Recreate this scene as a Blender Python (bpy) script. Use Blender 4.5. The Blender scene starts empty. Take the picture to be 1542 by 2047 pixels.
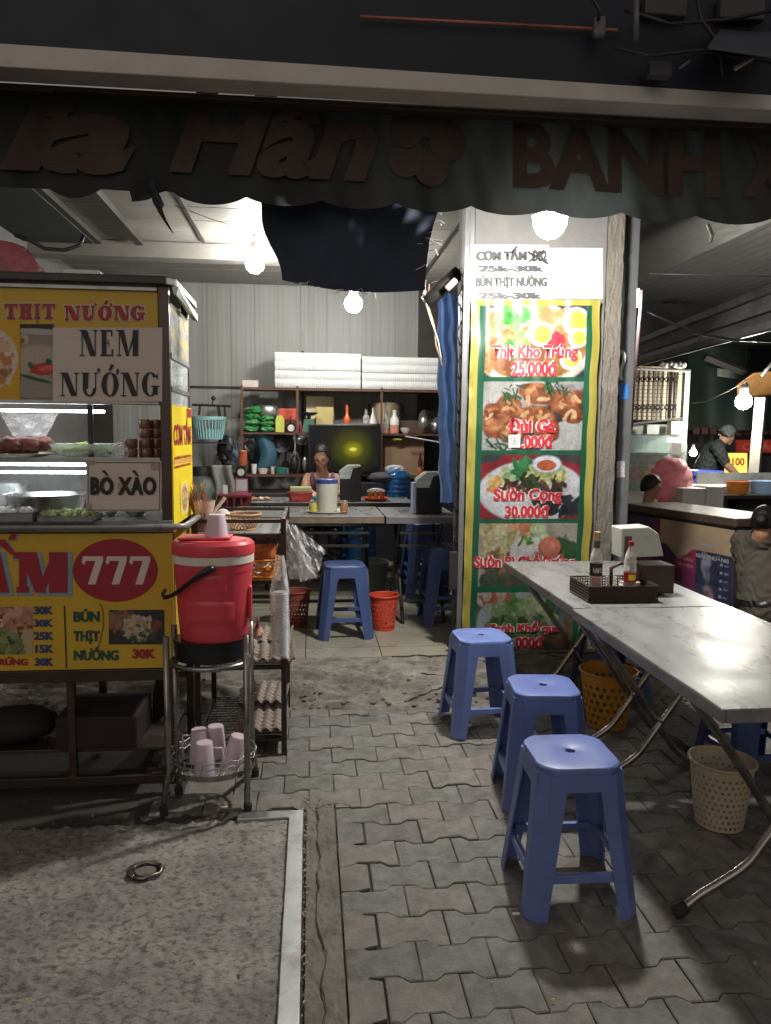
import bpy, bmesh, math, random
import numpy as np
from mathutils import Vector, Matrix
random.seed(7)
RNG = np.random.RandomState(11)
D = bpy.data
SC = bpy.context.scene
COL = SC.collection
PI = math.pi
R = math.radians

# ------------------------------------------------------------------ camera
FPX, CX, CY, CH = 1480.0, 771.0, 1023.5, 1.5
CAM_YAW, CAM_PITCH, CAM_ROLL = 5.8, 5.94, 0.6
cam_data = D.cameras.new('camera')
cam = D.objects.new('camera', cam_data)
COL.objects.link(cam)
CAM_ROT = Matrix.Rotation(R(-CAM_YAW), 3, 'Z') @ Matrix.Rotation(R(90 - CAM_PITCH), 3, 'X') @ Matrix.Rotation(R(CAM_ROLL), 3, 'Z')
cam.matrix_world = Matrix.Translation((0, 0, CH)) @ CAM_ROT.to_4x4()
cam_data.sensor_fit = 'VERTICAL'
cam_data.sensor_height = 24
cam_data.lens = FPX / 2047 * 24
cam_data.clip_start = 0.05
cam_data.clip_end = 200
SC.camera = cam

# ------------------------------------------------------------------ world: a night sky, faint city glow
world = D.worlds.new('World')
SC.world = world
world.use_nodes = True
wn = world.node_tree
for n in list(wn.nodes):
    wn.nodes.remove(n)
wo = wn.nodes.new('ShaderNodeOutputWorld')
wb = wn.nodes.new('ShaderNodeBackground')
ws = wn.nodes.new('ShaderNodeTexSky')
ws.sky_type = 'NISHITA'
ws.sun_disc = False
ws.sun_elevation = R(-4)
ws.sun_rotation = R(200)
wm = wn.nodes.new('ShaderNodeMixRGB')
wm.inputs[0].default_value = 0.85
wm.inputs[2].default_value = (0.95, 0.86, 0.80, 1)
wn.links.new(ws.outputs[0], wm.inputs[1])
wn.links.new(wm.outputs[0], wb.inputs[0])
wb.inputs[1].default_value = 0.100
wn.links.new(wb.outputs[0], wo.inputs[0])
sun_data = D.lights.new('street_glow', 'SUN')  # added weak sun from behind the camera, stands in for unseen street light
sun_data.energy = 0.16
sun_data.angle = R(50)
sun_data.color = (1.0, .88, .78)
sun = D.objects.new('street_glow', sun_data)
COL.objects.link(sun)
sun.rotation_euler = (R(66), 0, R(-14))
SC.view_settings.view_transform = 'Standard'
SC.view_settings.look = 'None'
SC.view_settings.exposure = 1.25
SC.view_settings.gamma = 1.0
SC.view_settings.use_curve_mapping = False
SC.render.engine = 'CYCLES'
SC.cycles.use_denoising = True
SC.cycles.max_bounces = 6
SC.cycles.diffuse_bounces = 3
SC.cycles.glossy_bounces = 3
SC.cycles.transparent_max_bounces = 12
SC.cycles.sample_clamp_indirect = 4.0
SC.cycles.caustics_reflective = False
SC.cycles.caustics_refractive = False
SC.cycles.use_light_tree = True

# ------------------------------------------------------------------ measuring helpers (photo pixels -> points in the place)
def ray(px, py):
    return CAM_ROT @ Vector(((px - CX) / FPX, -(py - CY) / FPX, -1.0))
def A(px, py, Y):
    """point seen at a photo pixel, lying on the vertical plane y = Y"""
    d = ray(px, py)
    return Vector((0, 0, CH)) + d * (Y / d.y)
def G(px, py, z=0.0):
    """point seen at a photo pixel, lying on the level z"""
    d = ray(px, py)
    return Vector((0, 0, CH)) + d * ((z - CH) / d.z)
def X(px, Y, py=868):
    return A(px, py, Y).x
def Z(py, Y, px=771):
    return A(px, py, Y).z

# ------------------------------------------------------------------ materials
MATS = {}
def mat(name, col, rough=0.5, metal=0.0, var=0.12, scale=12.0, bump=0.0, bscale=60.0, dirt=0.0, dcol=None,
        dscale=3.0, alpha=1.0, trans=0.0, spec=0.5, emit=None, es=0.0, stretch=(1, 1, 1), coat=0.0, attr=None, ior=1.45, rvar=0.1, sss=0.0, world=False, dlo=0.48, dhi=0.68, transl=0.0):
    if name in MATS:
        return MATS[name]
    m = D.materials.new(name)
    m.use_nodes = True
    nt = m.node_tree
    b = nt.nodes['Principled BSDF']
    L = nt.links.new
    tc = nt.nodes.new('ShaderNodeTexCoord')
    mp = nt.nodes.new('ShaderNodeMapping')
    mp.inputs['Scale'].default_value = stretch
    if world:
        ge = nt.nodes.new('ShaderNodeNewGeometry')
        L(ge.outputs['Position'], mp.inputs[0])
    else:
        L(tc.outputs['Object'], mp.inputs[0])
    nz = nt.nodes.new('ShaderNodeTexNoise')
    nz.inputs['Scale'].default_value = scale
    nz.inputs['Detail'].default_value = 6
    nz.inputs['Roughness'].default_value = 0.65
    L(mp.outputs[0], nz.inputs['Vector'])
    c = tuple(col) + (1,)
    if attr:
        at = nt.nodes.new('ShaderNodeAttribute')
        at.attribute_name = attr
        base = at.outputs['Color']
    else:
        rgb = nt.nodes.new('ShaderNodeRGB')
        rgb.outputs[0].default_value = c
        base = rgb.outputs[0]
    mr = nt.nodes.new('ShaderNodeMapRange')
    mr.inputs[1].default_value = 0.25
    mr.inputs[2].default_value = 0.75
    mr.inputs[3].default_value = 1 - var
    mr.inputs[4].default_value = 1 + var
    L(nz.outputs['Fac'], mr.inputs[0])
    mul = nt.nodes.new('ShaderNodeMixRGB')
    mul.blend_type = 'MULTIPLY'
    mul.inputs[0].default_value = 1
    L(base, mul.inputs[1])
    L(mr.outputs[0], mul.inputs[2])
    out = mul.outputs[0]
    if dirt > 0:
        nd = nt.nodes.new('ShaderNodeTexNoise')
        nd.inputs['Scale'].default_value = dscale
        nd.inputs['Detail'].default_value = 8
        nd.inputs['Roughness'].default_value = 0.72
        L(mp.outputs[0], nd.inputs['Vector'])
        rm = nt.nodes.new('ShaderNodeMapRange')
        rm.inputs[1].default_value = dlo
        rm.inputs[2].default_value = dhi
        rm.inputs[3].default_value = 0
        rm.inputs[4].default_value = dirt
        L(nd.outputs['Fac'], rm.inputs[0])
        mx = nt.nodes.new('ShaderNodeMixRGB')
        L(rm.outputs[0], mx.inputs[0])
        L(out, mx.inputs[1])
        mx.inputs[2].default_value = tuple(dcol or (0.05, 0.045, 0.04)) + (1,)
        out = mx.outputs[0]
    L(out, b.inputs['Base Color'])
    rr = nt.nodes.new('ShaderNodeMapRange')
    rr.inputs[1].default_value = 0.3
    rr.inputs[2].default_value = 0.7
    rr.inputs[3].default_value = max(0.02, rough - rvar)
    rr.inputs[4].default_value = min(1, rough + rvar)
    L(nz.outputs['Fac'], rr.inputs[0])
    L(rr.outputs[0], b.inputs['Roughness'])
    b.inputs['Metallic'].default_value = metal
    b.inputs['Specular IOR Level'].default_value = spec
    b.inputs['IOR'].default_value = ior
    if coat:
        b.inputs['Coat Weight'].default_value = coat
    if sss:
        b.inputs['Subsurface Weight'].default_value = sss
        b.inputs['Subsurface Scale'].default_value = 0.01
    if trans:
        b.inputs['Transmission Weight'].default_value = trans
    if alpha < 1:
        b.inputs['Alpha'].default_value = alpha
    if emit:
        b.inputs['Emission Color'].default_value = tuple(emit) + (1,)
        b.inputs['Emission Strength'].default_value = es
    if bump:
        nb = nt.nodes.new('ShaderNodeTexNoise')
        nb.inputs['Scale'].default_value = bscale
        nb.inputs['Detail'].default_value = 8
        nb.inputs['Roughness'].default_value = 0.7
        L(mp.outputs[0], nb.inputs['Vector'])
        bp = nt.nodes.new('ShaderNodeBump')
        bp.inputs['Strength'].default_value = bump
        bp.inputs['Distance'].default_value = 0.01
        L(nb.outputs['Fac'], bp.inputs['Height'])
        L(bp.outputs[0], b.inputs['Normal'])
    if transl:
        tl = nt.nodes.new('ShaderNodeBsdfTranslucent')
        L(out, tl.inputs['Color'])
        ms = nt.nodes.new('ShaderNodeMixShader')
        ms.inputs[0].default_value = transl
        L(b.outputs[0], ms.inputs[1]); L(tl.outputs[0], ms.inputs[2])
        L(ms.outputs[0], nt.nodes['Material Output'].inputs[0])
    MATS[name] = m
    return m

def film(name, col, face=0.12, edge=0.55, rough=0.12):
    """thin clear plastic or window glass: mostly see-through, shinier at a slant"""
    if name in MATS:
        return MATS[name]
    m = D.materials.new(name)
    m.use_nodes = True
    nt = m.node_tree
    b = nt.nodes['Principled BSDF']
    b.inputs['Base Color'].default_value = tuple(col) + (1,)
    b.inputs['Roughness'].default_value = rough
    lw = nt.nodes.new('ShaderNodeLayerWeight')
    lw.inputs[0].default_value = 0.45
    tc = nt.nodes.new('ShaderNodeTexCoord')
    nz = nt.nodes.new('ShaderNodeTexNoise')
    nz.inputs['Scale'].default_value = 30
    nt.links.new(tc.outputs['Object'], nz.inputs['Vector'])
    mr = nt.nodes.new('ShaderNodeMapRange')
    mr.inputs[3].default_value = face
    mr.inputs[4].default_value = edge
    nt.links.new(lw.outputs['Facing'], mr.inputs[0])
    ml = nt.nodes.new('ShaderNodeMath')
    ml.operation = 'MULTIPLY'
    m2 = nt.nodes.new('ShaderNodeMapRange')
    m2.inputs[1].default_value = 0.3
    m2.inputs[2].default_value = 0.7
    m2.inputs[3].default_value = 0.6
    m2.inputs[4].default_value = 1.3
    nt.links.new(nz.outputs['Fac'], m2.inputs[0])
    nt.links.new(mr.outputs[0], ml.inputs[0])
    nt.links.new(m2.outputs[0], ml.inputs[1])
    nt.links.new(ml.outputs[0], b.inputs['Alpha'])
    MATS[name] = m
    return m

def emis(name, col, s):
    if name in MATS:
        return MATS[name]
    m = D.materials.new(name)
    m.use_nodes = True
    nt = m.node_tree
    for n in list(nt.nodes):
        nt.nodes.remove(n)
    o = nt.nodes.new('ShaderNodeOutputMaterial')
    e = nt.nodes.new('ShaderNodeEmission')
    e.inputs[0].default_value = tuple(col) + (1,)
    e.inputs[1].default_value = s
    nt.links.new(e.outputs[0], o.inputs[0])
    MATS[name] = m
    return m

# ------------------------------------------------------------------ mesh collector
class MB:
    def __init__(s):
        s.v, s.f = [], []
    def add(s, vs, fs):
        o = len(s.v)
        s.v += [tuple(v) for v in vs]
        s.f += [tuple(i + o for i in f) for f in fs]
        return s
    def box(s, x0, x1, y0, y1, z0, z1, mt=None):
        vs = [Vector(p) for p in ((x0, y0, z0), (x1, y0, z0), (x1, y1, z0), (x0, y1, z0), (x0, y0, z1), (x1, y0, z1), (x1, y1, z1), (x0, y1, z1))]
        if mt:
            vs = [mt @ v for v in vs]
        return s.add(vs, [(0, 3, 2, 1), (4, 5, 6, 7), (0, 1, 5, 4), (1, 2, 6, 5), (2, 3, 7, 6), (3, 0, 4, 7)])
    def tube(s, pts, r, n=8, cap=True, r1=None):
        pts = [Vector(p) for p in pts]
        k = len(pts)
        rs = r if isinstance(r, (list, tuple)) else [r + ((r1 if r1 is not None else r) - r) * i / max(1, k - 1) for i in range(k)]
        o = len(s.v)
        up = None
        for i, p in enumerate(pts):
            t = (pts[min(i + 1, k - 1)] - pts[max(i - 1, 0)]).normalized()
            if up is None:
                up = Vector((0, 0, 1)) if abs(t.z) < 0.9 else Vector((0, 1, 0))
            a = t.cross(up).normalized()
            up = a.cross(t).normalized()
            for j in range(n):
                q = 2 * PI * j / n
                s.v.append(tuple(p + (a * math.cos(q) + up * math.sin(q)) * rs[i]))
        for i in range(k - 1):
            for j in range(n):
                j2 = (j + 1) % n
                s.f.append((o + i * n + j, o + i * n + j2, o + (i + 1) * n + j2, o + (i + 1) * n + j))
        if cap:
            s.f.append(tuple(o + j for j in reversed(range(n))))
            s.f.append(tuple(o + (k - 1) * n + j for j in range(n)))
        return s
    def lathe(s, prof, c=(0, 0, 0), n=24, sx=1, sy=1, mt=None, skip=None):
        o = len(s.v)
        c = Vector(c)
        for r, z in prof:
            for j in range(n):
                q = 2 * PI * j / n
                v = Vector((c.x + r * sx * math.cos(q), c.y + r * sy * math.sin(q), c.z + z))
                if mt:
                    v = mt @ v
                s.v.append(tuple(v))
        for i in range(len(prof) - 1):
            for j in range(n):
                if skip and skip(i, j):
                    continue
                j2 = (j + 1) % n
                s.f.append((o + i * n + j, o + i * n + j2, o + (i + 1) * n + j2, o + (i + 1) * n + j))
        return s
    def ball(s, c, r, n=12, m=8, jit=0.0, sx=1, sy=1, sz=1):
        o = len(s.v)
        for i in range(m + 1):
            th = PI * i / m
            for j in range(n):
                q = 2 * PI * j / n
                k = 1 + jit * (random.random() - 0.5)
                s.v.append((c[0] + r * sx * k * math.sin(th) * math.cos(q), c[1] + r * sy * k * math.sin(th) * math.sin(q), c[2] + r * sz * k * math.cos(th)))
        for i in range(m):
            for j in range(n):
                j2 = (j + 1) % n
                s.f.append((o + i * n + j, o + (i + 1) * n + j, o + (i + 1) * n + j2, o + i * n + j2))
        return s
    def prism(s, poly, fn, t0, t1):
        """poly of (a, b) mapped by fn(a, b, t)"""
        n = len(poly)
        vs = [fn(a, b, t0) for a, b in poly] + [fn(a, b, t1) for a, b in poly]
        fs = [tuple(reversed(range(n))), tuple(range(n, 2 * n))] + [(i, (i + 1) % n, n + (i + 1) % n, n + i) for i in range(n)]
        return s.add(vs, fs)
    def grid(s, nu, nv, fn, skip=None):
        o = len(s.v)
        for j in range(nv + 1):
            for i in range(nu + 1):
                s.v.append(tuple(fn(i / nu, j / nv)))
        for j in range(nv):
            for i in range(nu):
                if skip and skip(i, j):
                    continue
                a = o + j * (nu + 1) + i
                s.f.append((a, a + 1, a + nu + 2, a + nu + 1))
        return s
    def xf(s, mt):
        s.v = [tuple(mt @ Vector(v)) for v in s.v]
        return s

def root_loc(o):
    v = Vector((0, 0, 0))
    while o is not None:
        v += Vector(o.location)
        o = o.parent
    return v

def obj(name, mb, m, parent=None, smooth=False, bevel=0.0, solid=0.0, sub=0, kind=None, auto=None):
    if isinstance(mb, MB):
        me = D.meshes.new(name)
        me.from_pydata(mb.v, [], mb.f)
        me.update()
    else:
        me = mb
    off = root_loc(parent)
    if off.length > 0:
        me.transform(Matrix.Translation(-off))
    bm = bmesh.new()
    bm.from_mesh(me)
    if bevel or solid or isinstance(mb, MB):
        bmesh.ops.recalc_face_normals(bm, faces=bm.faces)
    bm.to_mesh(me)
    bm.free()
    if smooth:
        me.shade_smooth()
        if auto is not None:
            try:
                me.set_sharp_from_angle(angle=R(auto))
            except Exception:
                pass
    me.materials.append(m)
    o = D.objects.new(name, me)
    COL.objects.link(o)
    if parent is not None:
        o.parent = parent
    if solid:
        sm = o.modifiers.new('solid', 'SOLIDIFY')
        sm.thickness = solid
        sm.offset = 0
    if bevel:
        bv = o.modifiers.new('bevel', 'BEVEL')
        bv.width = bevel
        bv.segments = 2
        bv.limit_method = 'ANGLE'
        bv.angle_limit = R(40)
    if sub:
        su = o.modifiers.new('sub', 'SUBSURF')
        su.levels = su.render_levels = sub
    if kind:
        o['kind'] = kind
    return o

def thing(name, label, cat, loc=(0, 0, 0), group=None):
    o = D.objects.new(name, None)
    o.empty_display_size = 0.05
    COL.objects.link(o)
    o.location = loc
    o['label'] = label
    o['category'] = cat
    if group:
        o['group'] = group
    return o
def tag(o, label, cat, group=None):
    o['label'] = label
    o['category'] = cat
    if group:
        o['group'] = group
    return o
def struct(name, mb, m, **k):
    o = obj(name, mb, m, **k)
    o['kind'] = 'structure'
    return o
def copy_tree(o, parent=None):
    c = o.copy()
    COL.objects.link(c)
    if parent is not None:
        c.parent = parent
    for ch in o.children:
        copy_tree(ch, c)
    return c
def dup(src, loc, rz=0.0, label=None, group=None, rx=0.0, ry=0.0, sc=None):
    c = copy_tree(src)
    c.location = loc
    c.rotation_euler = (rx, ry, rz)
    if sc:
        c.scale = (sc, sc, sc) if not isinstance(sc, tuple) else sc
    if label:
        c['label'] = label
    if group:
        c['group'] = group
    return c

# ------------------------------------------------------------------ lettering
def text_mesh(s, w, h, bold=0.0, shear=0.0, fn=None, t=0.0015, aspect=None, space=1.0, fat=0.0):
    """lettering filled to a w x h box, mapped by fn(u, v, lift) with u,v in metres from the lower left"""
    cu = D.curves.new('lettering', 'FONT')
    cu.body = s
    cu.size = 1
    cu.offset = bold
    cu.shear = shear
    cu.space_character = space
    cu.resolution_u = 3
    cu.fill_mode = 'FRONT' if hasattr(cu, 'fill_mode') else 'FRONT'
    to = D.objects.new('tmp_text', cu)
    COL.objects.link(to)
    dg = bpy.context.evaluated_depsgraph_get()
    dg.update()
    me = D.meshes.new_from_object(to.evaluated_get(dg))
    D.objects.remove(to)
    D.curves.remove(cu)
    if len(me.vertices) == 0:
        return me
    co = np.zeros(len(me.vertices) * 3)
    me.vertices.foreach_get('co', co)
    co = co.reshape(-1, 3)
    lo, hi = co.min(0), co.max(0)
    sx = w / max(1e-6, hi[0] - lo[0])
    sy = h / max(1e-6, hi[1] - lo[1])
    bm = bmesh.new()
    bm.from_mesh(me)
    if fat:
        sx = w / (hi[0] - lo[0] + 2 * fat)
        src = bm.copy()
        tmp = D.meshes.new('tmp_fat')
        src.to_mesh(tmp); src.free()
        bm.clear()
        for k, (dx, dy) in enumerate(((0, 0), (-fat, 0), (fat, 0), (-fat * .5, fat * .35), (fat * .5, -fat * .35))):
            n0 = len(bm.verts)
            bm.from_mesh(tmp)
            bm.verts.ensure_lookup_table()
            for v in bm.verts[n0:]:
                u, q = (v.co.x + fat - lo[0] + dx) * sx, (v.co.y - lo[1] + dy * .6) * sy
                v.co = fn(u, q, t + .00012 * k)
        D.meshes.remove(tmp)
    else:
        for v in bm.verts:
            u, q = (v.co.x - lo[0]) * sx, (v.co.y - lo[1]) * sy
            v.co = fn(u, q, t)
    bm.to_mesh(me)
    bm.free()
    return me
def plane_px(x0, y0, x1, y1, Y):
    """mapping for a box of photo pixels lying on the plane y = Y; returns w, h, fn"""
    a = A(x0, y1, Y); b = A(x1, y1, Y); c = A(x0, y0, Y); d = A(x1, y0, Y)
    w = (b - a).length
    h = (c - a).length
    def fn(u, v, t):
        u, v = u / w, v / h
        p = a * (1 - u) * (1 - v) + b * u * (1 - v) + c * (1 - u) * v + d * u * v
        return Vector((p.x, p.y - t, p.z))
    return w, h, fn
def letter_px(s, x0, y0, x1, y1, Y, m, parent, bold=0.03, shear=0.0, t=0.002, out=None, om=None, name='lettering', space=1.0, fat=0.0):
    w, h, fn = plane_px(x0, y0, x1, y1, Y)
    if out:
        obj(name, text_mesh(s, w, h, bold + out, shear, fn, t * 0.5, space=space), om, parent)
    return obj(name, text_mesh(s, w, h, bold, shear, fn, t, space=space, fat=fat), m, parent)

# hand-cut seriffed capitals: strokes on a unit box, each a polygon
def serif_glyph(ch, k, n, sf):
    """k thick stroke, n thin stroke, sf serif height"""
    P = []
    def bar(x0, x1, y0=0.0, y1=1.0): P.append([(x0, y0), (x1, y0), (x1, y1), (x0, y1)])
    def ser(x, wd, y): P.append([(x - wd, y), (x + wd, y), (x + wd, y + sf), (x - wd, y + sf)])
    def ring(cx, cy, rx, ry, a0, a1, wx, wy):
        m = 18
        for i in range(m):
            q0, q1 = a0 + (a1 - a0) * i / m, a0 + (a1 - a0) * (i + 1) / m
            P.append([(cx + rx * math.cos(q0), cy + ry * math.sin(q0)), (cx + rx * math.cos(q1), cy + ry * math.sin(q1)),
                      (cx + (rx - wx) * math.cos(q1), cy + (ry - wy) * math.sin(q1)), (cx + (rx - wx) * math.cos(q0), cy + (ry - wy) * math.sin(q0))])
    if ch == 'N':
        bar(.12, .12 + n); bar(.84, .84 + n); P.append([(.1, 1), (.1 + k * 1.15, 1), (.84 + n, 0), (.84 + n - k * 1.1, 0)])
        ser(.12 + n / 2, .13, 0); ser(.84 + n / 2, .13, 1 - sf); ser(.1, .1, 1 - sf)
    elif ch == 'M':
        bar(.1, .1 + n); bar(.84 - k / 2, .84 + k / 2); P.append([(.08, 1), (.08 + k, 1), (.5 + k * .3, 0), (.5 - k * .3, 0)])
        P.append([(.84 - n, 1), (.84 + n, 1), (.5 + n * .5, 0), (.5 - n * .5, 0)])
        ser(.1 + n / 2, .11, 0); ser(.84, .14, 0); ser(.08, .09, 1 - sf); ser(.88, .1, 1 - sf)
    elif ch == 'E':
        bar(.16, .16 + k); bar(.06, .86, 0, sf * 1.3); bar(.06, .82, 1 - sf * 1.3, 1); bar(.2, .62, .5 - sf / 2, .5 + sf / 2)
        bar(.86 - n, .9, 0, .26); bar(.82 - n, .84, .76, 1); bar(.58, .62, .36, .64)
    elif ch == 'H':
        bar(.12, .12 + k); bar(.88 - k, .88); bar(.2, .8, .5 - sf * .6, .5 + sf * .6)
        for x in (.12 + k / 2, .88 - k / 2):
            ser(x, k / 2 + .09, 0); ser(x, k / 2 + .09, 1 - sf)
    elif ch == 'T':
        bar(.5 - k / 2, .5 + k / 2); bar(.03, .97, 1 - sf * 1.3, 1); ser(.5, k / 2 + .12, 0); bar(.03, .03 + n, .7, 1); bar(.97 - n, .97, .7, 1)
    elif ch == 'I':
        bar(.5 - k / 2, .5 + k / 2); ser(.5, k / 2 + .16, 0); ser(.5, k / 2 + .16, 1 - sf)
    elif ch == 'U':
        bar(.14, .14 + k, .32, 1); bar(.84 - n, .84, .32, 1); ring(.49, .34, .35, .36, PI, 2 * PI, (k + n) / 2, sf * 1.6)
        ser(.14 + k / 2, k / 2 + .09, 1 - sf); ser(.84 - n / 2, .11, 1 - sf)
    elif ch == 'O':
        ring(.5, .5, .46, .52, 0, 2 * PI, k, sf)
    elif ch == 'G':
        ring(.5, .5, .45, .52, R(38), R(322), k, sf); bar(.9 - k, .9, .06, .44); ser(.9 - k / 2, k / 2 + .1, .4); bar(.84, .9, .72, .95)
    elif ch == 'A':
        P.append([(.5 - n * .3, 1), (.5 + k * .6, 1), (.92, 0), (.92 - k * 1.1, 0)]); P.append([(.46, 1), (.5 + n * .4, 1), (.14 + n, 0), (.14, 0)])
        bar(.28, .68, .3, .3 + sf); ser(.14 + n / 2, .13, 0); ser(.9 - k / 2, .16, 0)
    return P
def serif_word(word, marks, x0, y0, x1, y1, Y, m, parent, k=.22, n=.07, sf=.05, t=0.0012, gap=.14, widths=None, swell=0.0):
    """word of capitals over a box of photo pixels; marks: list of (index, polygon on that letter's unit box)"""
    w, h, fn = plane_px(x0, y0, x1, y1, Y)
    ws = [(widths or {}).get(c, 1.0) for c in word]
    tot = sum(ws) + gap * (len(word) - 1)
    mb = MB()
    u = 0.0
    cnt = 0
    for i, c in enumerate(word):
        polys = serif_glyph(c, k / (ws[i] ** .5), n / ws[i], sf) + [p for j, p in marks if j == i]
        for p in polys:
            if swell:
                cx = sum(a for a, b in p) / len(p); cy = sum(b for a, b in p) / len(p)
                p = [(a + swell * (1 if a > cx else -1), b + swell * .7 * (1 if b > cy else -1)) for a, b in p]
            cnt += 1
            mb.prism(p, lambda a, b, tt: fn((u + a * ws[i]) / tot * w, b * h, tt), t + .00012 * (cnt % 14), t + .00012 * (cnt % 14) + .0001)
        u += ws[i] + gap
    return obj('lettering', mb, m, parent)
HORN = [(.84, .96), (.98, 1.0), (1.06, 1.1), (.98, 1.2), (.88, 1.12), (.95, 1.04)]
HORNO = [(.78, .88), (.92, .95), (1.0, 1.08), (.92, 1.17), (.82, 1.08), (.86, 1.0)]
ACUTE = [(.42, 1.08), (.54, 1.08), (.72, 1.32), (.55, 1.36)]
DOT = [(.42, -.24), (.58, -.24), (.62, -.17), (.58, -.09), (.42, -.09), (.38, -.17)]

# ------------------------------------------------------------------ print: colours painted on a fine grid of vertices
def vnoise(w, h, cells, seed):
    r = np.random.RandomState(seed)
    gx, gy = max(2, int(cells)), max(2, int(cells * h / w))
    g = r.rand(gy + 2, gx + 2)
    xs = np.linspace(0, gx, w); ys = np.linspace(0, gy, h)
    xi = xs.astype(int); yi = ys.astype(int)
    fx = xs - xi; fy = ys - yi
    fx = fx * fx * (3 - 2 * fx); fy = fy * fy * (3 - 2 * fy)
    a = g[yi][:, xi]; b = g[yi][:, xi + 1]; c = g[yi + 1][:, xi]; d = g[yi + 1][:, xi + 1]
    return (a * (1 - fx) + b * fx) * (1 - fy[:, None]) + (c * (1 - fx) + d * fx) * fy[:, None]
class Canvas:
    def __init__(s, w, h, col):
        s.w, s.h = w, h
        s.a = np.ones((h, w, 3)) * np.array(col)
        s.yy, s.xx = np.mgrid[0:h, 0:w]
        s.u = s.xx / (w - 1); s.v = 1 - s.yy / (h - 1)
        s.k = 0
        s.asp = w / h
    def put(s, mask, col, var=0.0, cells=20):
        s.k += 1
        c = np.array(col)[None, None, :]
        if var:
            n = vnoise(s.w, s.h, cells, s.k * 7 + 3)[..., None]
            c = c * (1 + var * (n - .5) * 2)
        m = np.clip(mask, 0, 1)[..., None]
        s.a = s.a * (1 - m) + c * m
    def rect(s, u0, v0, u1, v1, col, var=0.0, cells=20):
        s.put(((s.u >= u0) & (s.u <= u1) & (s.v >= v0) & (s.v <= v1)).astype(float), col, var, cells)
    def ell(s, cu, cv, ru, rv, col, rot=0.0, var=0.1, soft=.06, wob=0.0, clip=None, cells=20):
        c, sn = math.cos(rot), math.sin(rot)
        du = (s.u - cu); dv = (s.v - cv) / s.asp
        a = (du * c + dv * sn) / ru; b = (-du * sn + dv * c) / (rv / s.asp)
        d = np.sqrt(a * a + b * b)
        if wob:
            s.k += 1
            d = d * (1 + wob * (vnoise(s.w, s.h, cells, s.k) - .5) * 2)
        m = np.clip((1 - d) / max(soft, 1e-3) + .5, 0, 1)
        if clip:
            m = m * ((s.u >= clip[0]) & (s.v >= clip[1]) & (s.u <= clip[2]) & (s.v <= clip[3]))
        s.put(m, col, var, cells)
    def blobs(s, n, box, ru, rv, cols, seed, wob=.3, clip=None, var=.25, rots=PI):
        r = random.Random(seed)
        for _ in range(n):
            s.ell(r.uniform(box[0], box[2]), r.uniform(box[1], box[3]), ru * r.uniform(.6, 1.3), rv * r.uniform(.6, 1.3), r.choice(cols), r.uniform(-rots, rots), var, .25, wob, clip, 40)
def print_sheet(name, cv, fn, m, parent, t=0.001):
    mb = MB()
    mb.grid(cv.w - 1, cv.h - 1, lambda a, b: fn(a, b, t))
    o = obj(name, mb, m, parent, smooth=True)
    me = o.data
    ca = me.color_attributes.new('print', 'FLOAT_COLOR', 'POINT')
    arr = np.ones((cv.h, cv.w, 4))
    arr[..., :3] = np.clip(cv.a[::-1], 0, 1)
    ca.data.foreach_set('color', arr.reshape(-1))
    return o
def px_unit(x0, y0, x1, y1, Y):
    w, h, fn = plane_px(x0, y0, x1, y1, Y)
    return lambda a, b, t: fn(a * w, b * h, t)
# ------------------------------------------------------------------ palette
M_bed = mat('joint_dirt', (.048, .044, .038), .95, var=.4, scale=30, bump=.5)
M_pave = [mat('paver_grey_green', (.162, .162, .146), .82, var=.4, scale=18, bump=.6, bscale=90, dirt=.85, dscale=7, dcol=(.085, .08, .068), world=True),
          mat('paver_pinkish', (.182, .168, .152), .82, var=.4, scale=16, bump=.6, bscale=90, dirt=.85, dscale=6, dcol=(.095, .085, .07), world=True),
          mat('paver_grey', (.150, .145, .133), .84, var=.4, scale=17, bump=.6, bscale=90, dirt=.85, dscale=7, dcol=(.08, .072, .06), world=True)]
M_slab = mat('rough_concrete', (.265, .25, .228), .88, var=.42, scale=2.6, bump=1.0, bscale=30, dirt=.8, dscale=34, dcol=(.085, .08, .07), stretch=(1, 1.8, 1), dlo=.50, dhi=.60)
M_strip = mat('cracked_concrete', (.17, .155, .13), .9, var=.25, scale=10, bump=.7, bscale=60, dirt=.7, dscale=6, dcol=(.07, .06, .05))
M_ramp = mat('broken_concrete', (.20, .185, .158), .92, var=.5, scale=7, bump=1.0, bscale=38, dirt=.9, dscale=11, dcol=(.07, .064, .055), stretch=(1, 1.4, 1.4))
M_tile = mat('floor_tile', (.27, .255, .20), .32, var=.08, scale=5, dirt=.35, dscale=3, dcol=(.16, .14, .1))
M_grout = mat('grout', (.05, .045, .035), .9)
M_wallp = mat('wall_panel', (.27, .27, .255), .5, var=.16, scale=6, stretch=(5, 5, .12), dirt=.6, dscale=1.2, dcol=(.2, .185, .15))
M_ceil = mat('ceiling_plank', (.24, .23, .205), .55, var=.1, scale=4, dirt=.4, dscale=6, dcol=(.2, .17, .12))
M_batten = mat('dark_batten', (.04, .036, .03), .6, var=.3)
M_plaster = mat('grey_plaster', (.13, .125, .12), .8, var=.12, scale=6, bump=.4, dirt=.4, dscale=4, dcol=(.2, .18, .15))
M_rawcon = mat('raw_concrete', (.14, .125, .105), .92, var=.3, scale=9, bump=1.0, bscale=35, dirt=.6, dscale=7, dcol=(.12, .1, .08))
M_galv = mat('galvanised', (.34, .35, .34), .42, .85, var=.2, scale=14, dirt=.6, dscale=8, dcol=(.15, .14, .12))
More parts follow.
